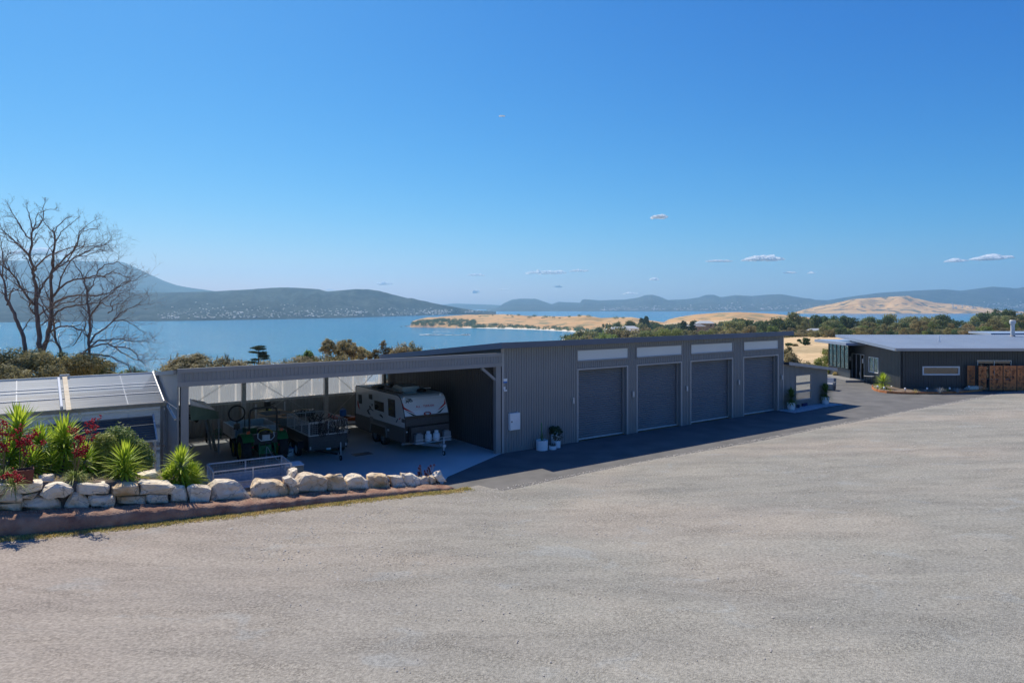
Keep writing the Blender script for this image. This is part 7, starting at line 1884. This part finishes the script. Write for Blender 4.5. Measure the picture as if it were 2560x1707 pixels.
def sparse_tree(px, row, d, wpx, seed, lab, leaf='lf_grey', n=2500, name='bare_tree', base_row=None, size=.07):
    x = (px - CX) / F * d; g = land_z(x, d) - .3; h = zr(row, d) - g; w_ = wpx / F * d; rr = random.Random(seed); r_ = root(name, Vector((x, d, g)), 0, lab, 'tree'); m = MB(); cl = []
    def grow(p, dr, L, r, lev):
        q = p + dr * L; mid = p.lerp(q, .5) + Vector((rr.gauss(0, .06), rr.gauss(0, .06), 0)) * L; m.tube([p, mid, q], [r, r * .85, r * .7], 5 if lev < 2 else 4, cap=False)
        if lev >= 4: cl.append((q.x, q.y, q.z, .26, .26, .20)); return
        for k in range(rr.choice([2, 3])):
            nd = (dr + Vector((rr.gauss(0, .38), rr.gauss(0, .38), rr.uniform(.0, .25)))).normalized(); grow(q, nd, L * rr.uniform(.66, .85), r * .66, lev + 1)
    for k in range(3): grow(Vector((0, 0, 0)), Vector((rr.uniform(-.4, .4) * w_ / h * 1.6, rr.uniform(-.3, .3), 1)).normalized(), h * .27, .10, 0)
    mz = max(c[2] for c in cl); s = (h - .1) / mz; mx_ = max(abs(c[0]) for c in cl); sw = (w_ / 2) / mx_
    m.v = [(a * sw, b * sw, c * s) for a, b, c in m.v]; cl = [(a * sw, b * sw, c * s, q, q2_, q3) for a, b, c, q, q2_, q3 in cl]
    m.obj('trunk', M['bark_pale'], r_); V, Q = leaf_cloud(seed, cl, n, size, 2.0, .2); npobj('crown', V, Q, M[leaf], r_); return r_
sparse_tree(818, 848, 66, 60, 71, 'left of two half-bare grey-brown trees above the carport beam', n=4200)
sparse_tree(865, 850, 68, 95, 72, 'right of two half-bare grey-brown trees above the carport beam', n=6500)
sparse_tree(905, 868, 72, 55, 73, 'low grey twiggy tree right of the two half-bare trees', n=2600)
sparse_tree(952, 852, 66, 62, 74, 'slim open-crowned green tree just left of the garage roof tip', 'lf_olive', 2600, 'slender_tree')
sparse_tree(768, 877, 62, 45, 75, 'small bright green tree between the conifer and the half-bare trees', 'lf_bright', 2600, 'slender_tree')
sparse_tree(2085, 868, 84, 60, 76, 'thin twiggy shrub-like tree in front of the sunroom windows', 'lf_bright', 700, 'slender_tree')

# ---------------- dead trees at the left, limbs traced and grown to twigs
def q1(X, Y): return X * .28058, 460 + Y * .28061
def dead_tree(limbs, d0, lab, seed, base_ext=None, tw=1.0, dens=1.0):
    rr = random.Random(seed); b = limbs[0][0][0]; px, row = q1(*b); x = (px - CX) / F * d0; g = land_z(x, d0) - .2
    r_ = root('dead_tree', Vector((x, d0, g)), 0, lab, 'tree'); sc = d0 / F; tips = []
    tm = MB()
    yoff = {}
    def loc3(X, Y, dy): px_, row_ = q1(X, Y); d = d0 + dy; return Vector(((px_ - CX) / F * d - x, d - d0, zr(row_, d) - g))
    allm = []
    for li, (pts, r0, r1) in enumerate(limbs):
        key = pts[0]; dy0 = yoff.get(key, 0.0) if li else 0.0
        if li and key not in yoff:      # nearest known point
            best = min(yoff, key=lambda k: (k[0] - key[0]) ** 2 + (k[1] - key[1]) ** 2); dy0 = yoff[best]
        slope = rr.uniform(-.35, .35) if li else 0; L = 0; P = []; rad = []
        tot = sum(math.dist(pts[i], pts[i + 1]) for i in range(len(pts) - 1)) or 1
        for i, p in enumerate(pts):
            if i: L += math.dist(pts[i - 1], p)
            dy = dy0 + slope * L * .28 * sc; yoff[p] = dy; P.append(loc3(p[0], p[1], dy)); rad.append((r0 + (r1 - r0) * (L / tot)) * sc * .66)
        # finer path with small kinks
        PP = [P[0]]; RR = [rad[0]]
        for i in range(len(P) - 1):
            n_ = 3
            for k in range(1, n_ + 1):
                t = k / n_; q = P[i].lerp(P[i + 1], t)
                if k < n_: q += Vector((rr.gauss(0, 1), rr.gauss(0, 1), rr.gauss(0, 1))) * (P[i + 1] - P[i]).length * .035
                PP.append(q); RR.append(rad[i] + (rad[i + 1] - rad[i]) * t)
        if li == 0: PP[0] = Vector((PP[0].x, PP[0].y, 0)); 
        m = tm if li < 2 else MB(); m.tube(PP, RR, 8 if r0 > 4 else 6, cap=False); 
        if li >= 2: allm.append(m)
        for i in range(2, len(PP)): tips.append((PP[i], (PP[i] - PP[i - 1]).normalized(), RR[i], i / len(PP)))
        tips.append((PP[-1], (PP[-1] - PP[-2]).normalized(), RR[-1], 1.0)); tips.append((PP[-1], (PP[-1] - PP[-2]).normalized(), RR[-1], 1.0))
    tm.obj('trunk', M['bark'], r_)
    for m in allm: m.obj('limb', M['bark'], r_)
    tw_ = MB(); cnt = 0
    def twig(p, dr, L, r, lev):
        nonlocal cnt
        cnt += 1; n_ = 3; q = p; pts = [p]
        for k in range(n_):
            dr = (dr + Vector((rr.gauss(0, .16), rr.gauss(0, .22), rr.gauss(.02, .16)))).normalized(); q = q + dr * L / n_; pts.append(q)
        tw_.tube(pts, [r, r * .85, r * .7, r * .5], 3, cap=False)
        if lev <= 0: return
        for k in range(rr.choice([2, 2, 3])):
            b_ = pts[rr.choice([1, 2, 3, 3])]; nd = (dr + Vector((rr.gauss(0, .55), rr.gauss(0, .55), rr.gauss(.1, .45)))).normalized(); twig(b_, nd, L * rr.uniform(.55, .85), max(.0045, r * .62), lev - 1)
    zmax_ = max(q[0].z for q in tips)
    for (p, dr, r, t) in tips:
        if t < .3 and rr.random() < .75: continue
        if rr.random() > dens: continue
        if r > 3.4 * sc and rr.random() < .6: continue
        nd = (dr + Vector((rr.gauss(0, .5), rr.gauss(0, .5), rr.gauss(.15, .4)))).normalized()
        kz_ = .4 if p.z > .86 * zmax_ else (.75 if t == 1.0 else 1.0)
        twig(p, nd, rr.uniform(20, 40) * sc * kz_, max(.012, r * .45) * tw, 3 if t > .6 else 2)
    tag(tw_.obj('twig', M['bark'], r_), kind='stuff')
    return r_
A = [([(370, 1610), (365, 1480), (345, 1300), (325, 1150), (320, 1050), (325, 980)], 9.5, 6.5),
 ([(325, 980), (310, 870), (290, 790), (300, 740), (262, 640), (285, 520), (292, 400)], 6, 3),
 ([(292, 400), (262, 300), (240, 190)], 2.4, 1.0), ([(292, 420), (350, 370), (385, 310), (400, 170)], 2.4, .9), ([(292, 400), (340, 260), (420, 230), (500, 220)], 1.6, .8), ([(270, 490), (230, 460), (190, 390), (130, 290), (80, 200)], 2.6, .9), ([(190, 390), (150, 320), (100, 290)], 1.4, .7),
 ([(262, 640), (230, 600), (190, 560), (110, 490), (50, 440), (0, 400)], 3.4, 1.4), ([(110, 490), (60, 450), (0, 430), (-60, 380)], 1.6, .8), ([(285, 700), (240, 620), (195, 575), (110, 520), (30, 470), (-30, 440)], 2.6, 1.0),
 ([(300, 780), (340, 720), (400, 660), (480, 620), (540, 600), (620, 570), (700, 555)], 3.4, 1.2), ([(400, 660), (440, 570), (480, 540)], 1.6, .8),
 ([(325, 1080), (290, 1060), (240, 1000), (190, 930), (150, 850), (80, 770), (0, 712)], 4.6, 2.0), ([(80, 770), (40, 720), (-40, 660)], 1.8, .9), ([(190, 930), (120, 880), (60, 830), (20, 790)], 2.0, .8),
 ([(330, 1020), (360, 940), (400, 870), (450, 810), (520, 740), (600, 690), (700, 640), (790, 600), (860, 555), (960, 530)], 4.0, 1.0), ([(700, 640), (770, 640), (850, 610), (910, 600)], 1.6, .7), ([(600, 690), (650, 600), (690, 520), (700, 440), (760, 380), (830, 330)], 2.2, .8),
 ([(345, 1170), (400, 1130), (440, 1100)], 3, 2), ([(340, 1060), (380, 1090), (400, 1150), (440, 1200)], 3, 2)]
B = [([(372, 1610), (385, 1490), (420, 1390), (445, 1280), (460, 1150), (458, 1060)], 8.5, 6.5),
 ([(458, 1060), (460, 980), (455, 800), (475, 680), (490, 520), (480, 430)], 5.8, 3.0),
 ([(480, 430), (440, 400), (400, 350), (375, 300)], 2.0, .9), ([(480, 430), (520, 370), (580, 310), (640, 290)], 2.0, .9), ([(490, 520), (540, 430), (600, 380), (650, 340), (700, 300)], 2.0, .8),
 ([(458, 800), (490, 750), (560, 680), (620, 620), (690, 540), (710, 450), (800, 400), (860, 400)], 3.6, .9), ([(560, 680), (640, 610), (740, 560), (850, 560), (960, 540), (1010, 600)], 2.2, .8),
 ([(458, 1020), (500, 970), (530, 900), (545, 830), (590, 740), (640, 670), (740, 610), (800, 590)], 3.4, .9),
 ([(470, 1000), (530, 930), (580, 890), (650, 855), (760, 840), (860, 815), (920, 825), (1000, 780), (1060, 800), (1140, 830)], 4.2, 1.0), ([(860, 815), (870, 780), (930, 720), (1050, 690), (1140, 750)], 2.4, .8), ([(920, 825), (990, 880), (1040, 920)], 1.6, .9),
 ([(465, 1090), (500, 1050), (600, 1005), (690, 990), (780, 992), (900, 985), (980, 970), (1040, 920), (1120, 870), (1210, 855)], 4.0, 1.0),
 ([(470, 1110), (560, 1060), (650, 1050), (700, 1010), (760, 940)], 2.6, 1.0),
 ([(475, 1180), (520, 1130), (600, 1095), (700, 1075), (790, 1068), (880, 1055), (960, 1000), (1020, 960)], 3.8, 1.0), ([(880, 1055), (980, 1090), (1080, 1070), (1150, 1010)], 2, .8),
 ([(445, 1320), (490, 1290), (520, 1275), (600, 1262), (650, 1270), (700, 1300), (735, 1300), (700, 1370), (650, 1440)], 3.4, 1.6), ([(440, 1200), (360, 1260)], 2.5, 1.5)]
C_ = [([(225, 1500), (215, 1410), (170, 1270), (130, 1150), (85, 1070), (50, 1000)], 7.5, 5), ([(50, 1000), (45, 900), (20, 830), (0, 800), (-30, 720)], 4.4, 2), ([(20, 830), (30, 700), (10, 560), (0, 470)], 2.5, 1), ([(50, 1000), (0, 960), (-60, 930)], 3, 1.5), ([(85, 1070), (60, 1080), (120, 930), (240, 960), (320, 970), (440, 1040)], 3, 1.3), ([(30, 700), (60, 640), (140, 600)], 1.4, .7), ([(60, 850), (50, 760), (60, 700)], 1.2, .6)]
D_ = [([(785, 1600), (795, 1490), (790, 1380), (800, 1260), (795, 1140), (778, 1010)], 5.2, 3.6), ([(778, 1010), (775, 940), (750, 850), (700, 760), (650, 690)], 3.0, 1.2), ([(750, 850), (790, 780), (830, 740)], 1.6, .8), ([(778, 970), (830, 900), (850, 830), (880, 770)], 2.2, 1.0),
 ([(795, 1200), (840, 1130), (900, 1040), (960, 1000), (1040, 930), (1130, 880)], 2.8, .9), ([(800, 1420), (850, 1340), (930, 1290), (1010, 1220), (1060, 1160), (1140, 1110), (1235, 1075)], 3.6, 1.0), ([(1010, 1220), (1100, 1210), (1180, 1250), (1270, 1310)], 2.0, .8), ([(960, 1150), (1000, 1130), (990, 1050), (1060, 980), (1130, 960)], 2.2, .8),
 ([(800, 1450), (880, 1390), (980, 1385), (1100, 1385), (1180, 1400), (1300, 1395)], 3.0, .9), ([(720, 1520), (800, 1460), (890, 1430), (960, 1420), (1020, 1450), (1100, 1450), (1180, 1480), (1230, 1550), (1290, 1610)], 3.6, 1.1), ([(1020, 1450), (1080, 1500), (1200, 1560), (1390, 1555)], 2.2, .8), ([(560, 1640), (660, 1570), (760, 1500), (880, 1520), (1000, 1540), (1120, 1600), (1180, 1690)], 4.0, 1.3),
 ([(790, 1380), (740, 1320), (760, 1230), (800, 1150)], 2, .9)]
E_ = [([(560, 1560), (540, 1480), (500, 1400), (482, 1280), (472, 1190)], 5.0, 3.4), ([(472, 1190), (430, 1130), (380, 1060), (350, 1000)], 3.2, 1.4)]
dead_tree(A, 47, 'tall bare dead tree with the thickest forked trunk at the left', 1, dens=.85)
dead_tree(B, 48, 'second dead trunk leaning right, its long limbs spreading over the bay', 2, dens=.75)
dead_tree(C_, 45, 'bare dead tree leaning in from the left edge of the photo', 3)
dead_tree(D_, 46, 'smaller dead tree on the right with low drooping branches over the greenhouse', 4)
dead_tree(E_, 49, 'short curved dead trunk between the two right-hand dead trees', 5, dens=.5)

# ================================================================== AROUND THE HOUSE
def wp(px, row, z=0.0): return on_z(px, row, z)
def z2(X, Y): return 2040 + X * .22109, 740 + Y * .22117
# corten-edged bed
edge = [z2(*p) for p in ((640, 1022), (632, 1045), (660, 1068), (720, 1085), (800, 1098), (920, 1106), (1080, 1110), (1240, 1108), (1420, 1106), (1600, 1100), (1780, 1084), (1880, 1072))]
ep = [wp(*p) for p in edge]; e = MB()
bed = root('edged_bed', (0, 0, 0), 0, 'curved garden bed with rusted steel edging round the house corner', 'garden bed')
for a, b in zip(ep[:-1], ep[1:]): e.bar(a + Vector((0, 0, .07)), b + Vector((0, 0, .07)), .03, .20)
e.obj('edging', M['rust'], bed)
back = [Vector((HX + 11.6, HY - .02, 0)), Vector((HX - .05, HY - .02, 0)), Vector((HX - .05, HY + 2.6, 0))]
m = MB(); m.add([p + Vector((0, 0, .10)) for p in ep + back], [tuple(range(len(ep) + 3))]); m.obj('soil', M['soil'], bed)
yucca(wp(*z2(755, 1045), .1), [(0, 0, .75, 1.0)], 21, 'bright yucca in the edged bed beside the house corner', L=.80, w=.06)
for k, (X, Y, h, n, mt_, lab) in enumerate(((1120, 1095, .55, 26, 'drygrass', 'small upright dry plant in the edged bed left of the slot window'), (1395, 1095, .85, 46, 'greyl', 'widest wispy grey grass plant under the slot window'), (1600, 1090, .65, 40, 'greyl', 'wispy grey grass plant right of the slot window'), (1240, 1080, .35, 20, 'greyl', 'tiny wispy plant between the dry plant and the grey grass'), (1490, 1075, .40, 30, 'shrubd', 'small green tuft between the two grey grass plants'), (840, 1075, .35, 30, 'drygrass', 'dry tuft in the bed right of the bright yucca'), (705, 1030, .45, 40, 'drygrass', 'dry tuft in the bed left of the bright yucca'))):
    p = wp(*z2(X, Y), .1); r_ = root('grass_plant', p, 0, lab, 'plant'); V, Q = rosette(random.Random(k + 50), n, h, .02, 35, 85, .3, .06); blades('foliage', [(V, Q, (0, 0, 0))], M[mt_], r_)
for k, (X, Y) in enumerate(((697, 1062), (770, 1078), (1008, 1090), (1257, 1085), (1512, 1085), (1730, 1065))):
    p = wp(*z2(X, Y), .1); r_ = root('garden_light', p, 0, ['garden stake light at the left end of the edged bed', 'garden stake light just right of the bright yucca', 'garden stake light at the black house corner', 'garden stake light left of the slot window', 'garden stake light below the right end of the slot window', 'garden stake light near the rusted fence'][k], 'garden light')
    MB().tube([(0, 0, 0), (0, 0, .22)], .02, 6).obj('stake', M['black'], r_); MB().lathe([(.06, .22), (.07, .34), (.02, .38)], (0, 0, 0), 10).obj('lamp_head', M['white'], r_)
p = wp(*z2(855, 1030), .05); r_ = root('white_ball_light', p, 0, 'small white dome light at the foot of the house side wall', 'light'); MB().lathe([(.08, 0), (.07, .1), (.01, .14)], (0, 0, 0), 10).obj('dome', M['white'], r_)
# white stones near the fence
p = wp(*z2(1835, 1058), .1); r_ = root('white_stone', p, 0, 'flat white stone in the bed next to the rusted fence', 'stone')
MB().prism([(-.9, 0, 0), (-.6, .0, .22), (.2, 0, .3), (.9, 0, .1), (1.0, 0, 0)], (0, .5, 0)).obj('rock_body', M['rock2'], r_)
# cafe table and chairs by the door
tp = wp(*z2(600, 995)); tb_ = root('cafe_table', tp, 0, 'round wire cafe table by the house entry step', 'table')
m = MB(); m.lathe([(.02, .70), (.40, .70), (.41, .72), (.02, .73)], (0, 0, 0), 24); m.obj('tabletop', M['galv'], tb_)
for k in range(4): a = R(45 + 90 * k); MB().tube([(math.cos(a) * .34, math.sin(a) * .34, 0), (math.cos(a) * .30, math.sin(a) * .30, .70)], .014, 5).obj('leg', M['black'], tb_)
def cafe_chair(X, Y, rz, lab):
    r_ = root('cafe_chair', wp(*z2(X, Y)), rz, lab, 'chair')
    MB().lathe([(.01, .44), (.20, .44), (.21, .46), (.01, .465)], (0, 0, 0), 16).obj('seat', M['black'], r_)
    m = MB(); m.tube([(-.18, .18, .45), (-.18, .24, .85), (-.1, .26, .95), (.1, .26, .95), (.18, .24, .85), (.18, .18, .45)], .014, 5); m.lathe([(.10, 0), (.12, .01), (.10, .02)], (0, .25, .80), 12, 'y'); m.obj('backrest', M['galv'], r_)
    for sx_, sy_ in ((-1, -1), (1, -1), (-1, 1), (1, 1)): MB().tube([(sx_ * .19, sy_ * .18, 0), (sx_ * .13, sy_ * .12, .44)], .013, 5).obj('leg', M['black'], r_)
cafe_chair(530, 978, R(60), 'wire cafe chair left of the cafe table'); cafe_chair(672, 985, R(-60), 'wire cafe chair right of the cafe table')
# wicker armchair beyond the lean-to
cp_ = on_z(*P7(2075, 680)); ac = root('wicker_armchair', Vector((cp_.x, cp_.y + .4, 0)), R(-35), 'grey wicker armchair with cushions on the driveway behind the lean-to', 'armchair')
m = MB(); m.box(-.5, .5, -.45, .45, .05, .42); m.obj('seat', M['chair'], ac)
for x_ in (-.5, .42): MB().box(x_, x_ + .08 if x_ > 0 else x_ - .08, -.45, .45, .05, .66).obj('armrest', M['chair'], ac)
MB().prism([(-.58, .36, .05), (.5, .36, .05), (.5, .55, .95), (-.58, .55, .95)], (0, .1, 0)).obj('backrest', M['chair'], ac)
MB().box(-.40, .38, -.42, .34, .42, .55).obj('cushion', M['cushion'], ac); MB().prism([(-.40, .30, .55), (.36, .30, .55), (.36, .44, .98), (-.40, .44, .98)], (0, -.14, 0)).obj('cushion', M['cushion'], ac)
# planting left of the entry
p = wp(*z2(180, 900)); sb = root('planting_bed', p, 0, 'low dry planting bed with rusted edge under the sunroom windows', 'garden bed')
pts_ = [local(sb, wp(*z2(X, Y))) for X, Y in ((140, 912), (190, 922), (260, 925), (335, 918), (330, 905), (200, 890), (140, 895))]
MB().prism([q + Vector((0, 0, .12)) for q in pts_], (0, 0, -.12)).obj('soil', M['soil'], sb)
e = MB()
for a, b in zip(pts_[:3], pts_[1:4]): e.bar(a + Vector((0, 0, .08)), b + Vector((0, 0, .08)), .03, .2)
e.obj('edging', M['rust'], sb)
for k, (X, Y, h, lab) in enumerate(((170, 880, 1.0, 'bright lime-green shrub under the sunroom windows'), (225, 900, .5, 'small dry shrub right of the lime-green shrub'))):
    p = wp(*z2(X, Y + 18)); shrub('shrub', p, [(0, 0, h * .5, h * .55, h * .4, h * .5)], 900, .07, 'shrubg' if k == 0 else 'drygrass', lab, seed=80 + k)
p = wp(*z2(362, 912)); r_ = root('purple_pot', p, 0, 'purple bowl with green plant beside the entry step', 'pot'); MB().lathe([(.25, 0), (.34, .2), (.3, .2), (.001, .17)], (0, 0, 0), 16).obj('pot_body', M['navy'], r_)
V, Q = leaf_cloud(9, [(0, 0, .35, .35, .3, .2)], 500, .05); npobj('foliage', V, Q, M['lf_bright'], r_)
p = wp(*z2(425, 912), .2); r_ = root('small_statue', p, 0, 'small pale figure standing by the entry door', 'statue'); MB().lathe([(.10, 0), (.12, .05), (.09, .35), (.05, .42), (.08, .50), (.07, .58), (.01, .62)], (0, 0, 0), 12).obj('figure', M['white'], r_)

# ---------------- motor boat and its wake
d = 60 * F / (836 - HZ); bx_ = (1172 - CX) / F * d
mb2 = root('motor_boat', Vector((bx_ - 2, d, SEA)), 0, 'small white motor boat curving across the bay', 'boat')
m = MB(); m.prism([(-3.5, -1.2, .1), (3.2, -1.2, .1), (4.6, 0, 1.1), (3.2, 1.2, .1), (-3.5, 1.2, .1)], (0, 0, 1.0)); m.obj('hull', M['white'], mb2); MB().prism([(-.8, -.9, 1.1), (1.2, -.9, 1.1), (.6, -.9, 2.2), (-.8, -.9, 2.2)], (0, 1.8, 0)).obj('cabin', M['white'], mb2)
V = []; Q = []; rsw = np.random.RandomState(2)
def wake(x0_, x1_, rowf, wf, n):
    for k in range(n):
        t = rsw.rand(); px = x0_ + (x1_ - x0_) * t; row = rowf(t) + rsw.normal() * wf(t); dd = 60 * F / (row - HZ); x = (px - CX) / F * dd; s = rsw.uniform(.7, 2.2); b = len(V)
        V.extend([(x - s * 1.6, dd, SEA + .35), (x, dd - s, SEA + .35), (x + s * 1.6, dd, SEA + .35), (x, dd + s, SEA + .35)]); Q.append((b, b + 1, b + 2, b + 3))
wake(1050, 1168, lambda t: 838.2 - .6 * t + 0.0, lambda t: .25, 420); wake(1155, 1174, lambda t: 836.6 + .8 * t, lambda t: .5, 120); wake(1048, 1105, lambda t: 836.5 - 1.5 * t, lambda t: .5, 60); wake(1080, 1125, lambda t: 829.5 + .0 * t, lambda t: .6, 40)
tag(npobj('boat_wake', np.array(V), np.array(Q), mat('sea_foam', (.75, .82, .85), .7)), 'white foam wake trailing behind the motor boat', 'wake', kind='stuff')
# reef rocks off the headland
for k, (px, row, w_) in enumerate(((1003, 816.5, 9), (1016, 815.5, 16))):
    d = 60 * F / (row - HZ); r_ = root('reef_rock', Vector(((px - CX) / F * d, d, SEA)), 0, ['low dark reef rock furthest off the headland tip', 'low dark reef next to the headland tip'][k], 'rock')
    MB().prism([(-w_ / 2, 0, -1), (-w_ * .3, 0, 1.0), (0, 0, 1.4), (w_ * .35, 0, .8), (w_ / 2, 0, -1)], (0, 6, 0)).obj('rock_body', M['bark'], r_)

# ---------------- small clouds far out, beyond the haze
def cloudmat():
    m = bpy.data.materials.new('cloud_white'); m.use_nodes = True; t = m.node_tree; t.nodes.clear(); N = t.nodes.new; L = t.links.new
    o = N('ShaderNodeOutputMaterial'); d = N('ShaderNodeBsdfDiffuse'); tl = N('ShaderNodeBsdfTranslucent'); tr = N('ShaderNodeBsdfTransparent'); a = N('ShaderNodeMixShader'); b = N('ShaderNodeMixShader')
    d.inputs[0].default_value = tl.inputs[0].default_value = (1, 1, 1, 1); a.inputs[0].default_value = .45
    lw = N('ShaderNodeLayerWeight'); lw.inputs[0].default_value = .35; tc = N('ShaderNodeTexCoord'); n = N('ShaderNodeTexNoise'); n.inputs['Scale'].default_value = .012; n.inputs['Detail'].default_value = 5
    L(tc.outputs['Object'], n.inputs['Vector']); ad = N('ShaderNodeMath'); ad.operation = 'MULTIPLY_ADD'; L(n.outputs[0], ad.inputs[0]); ad.inputs[1].default_value = 1.1; L(lw.outputs['Facing'], ad.inputs[2])
    mr = N('ShaderNodeMapRange'); mr.inputs[1].default_value = 1.0; mr.inputs[2].default_value = 1.45; L(ad.outputs[0], mr.inputs[0])
    L(d.outputs[0], a.inputs[1]); L(tl.outputs[0], a.inputs[2]); L(mr.outputs[0], b.inputs[0]); L(a.outputs[0], b.inputs[1]); L(tr.outputs[0], b.inputs[2]); L(b.outputs[0], o.inputs[0]); return m
M['cloud'] = cloudmat()
import bmesh
def cloud(px, row, wpx, hpx, lab, seed, d=15500):
    rr = random.Random(seed); c = at(px, d, zr(row, d)); w_ = wpx / F * d / 2; h_ = hpx / F * d / 2; bm = bmesh.new(); n = max(3, int(wpx / hpx * 1.3))
    for k in range(n):
        t = (k + .5) / n * 2 - 1; s = (1 - t * t) ** .5 * rr.uniform(.55, 1.05) + .15; res = bmesh.ops.create_icosphere(bm, subdivisions=3, radius=1)
        sw = w_ / n * rr.uniform(1.3, 2.3); off = Vector((t * w_ * .88, rr.uniform(-.3, .3) * w_ * .2, rr.uniform(-.2, .25) * h_))
        for v in res['verts']:
            p = v.co; q = Vector((p.x * sw, p.y * max(sw * 1.2, 6 * h_), (p.z if p.z > 0 else p.z * .12) * h_ * s * 1.7 - h_ * .7)); nn_ = 1 + .35 * noise.noise(p * 1.8 + Vector((seed, k, 0))) + .2 * noise.noise(p * 4 + Vector((k, seed, 0))); v.co = q * nn_ + off
    me = bpy.data.meshes.new('cloud'); bm.to_mesh(me); bm.free(); me.materials.append(M['cloud']); o = inst('cloud', me, None, c); tag(o, lab, 'cloud', None, 'thing'); return o
for k, (px, row, w_, h_, lab) in enumerate(((1365, 679, 108, 11, 'largest flat white cloud above the round blue hill'), (1448, 676, 48, 6, 'thin cloud streak right of the largest flat cloud'), (1190, 687, 50, 6, 'thin pale cloud left of the largest flat cloud'), (1905, 645, 96, 13, 'long bright white cloud high above the right hills'), (1797, 652, 70, 5, 'thin cloud left of the long bright cloud'), (1648, 541, 38, 9, 'small white cloud alone high in the sky'), (2388, 650, 32, 9, 'small white cloud on the right above the golden hill'), (2478, 643, 68, 14, 'ragged white cloud at far right above the hills'), (961, 708, 38, 8, 'small white cloud above the left hill ridge'), (1188, 729, 20, 9, 'small ragged cloud low above the faint hills'), (1635, 697, 18, 8, 'tiny bright cloud left of the thin streaks'), (1576, 733, 38, 6, 'flat faint cloud above the middle blue hill'), (1395, 716, 20, 6, 'tiny cloud above the gap right of the round hill'), (1975, 681, 28, 5, 'tiny flat cloud under the long bright cloud'), (2028, 682, 14, 4, 'tiniest flat cloud right of the one below the long bright cloud'), (825, 724, 26, 4, 'faint flat cloud touching the left hill ridge'), (95, 630, 110, 15, 'white cloud behind the dead tree above the mountain'), (1255, 290, 16, 2, 'tiny wisp of cloud alone near the top middle of the sky'), (1260, 723, 30, 4, 'faint streak of cloud over the round blue hill'))):
    cloud(px, row, w_, h_, lab, k + 1)
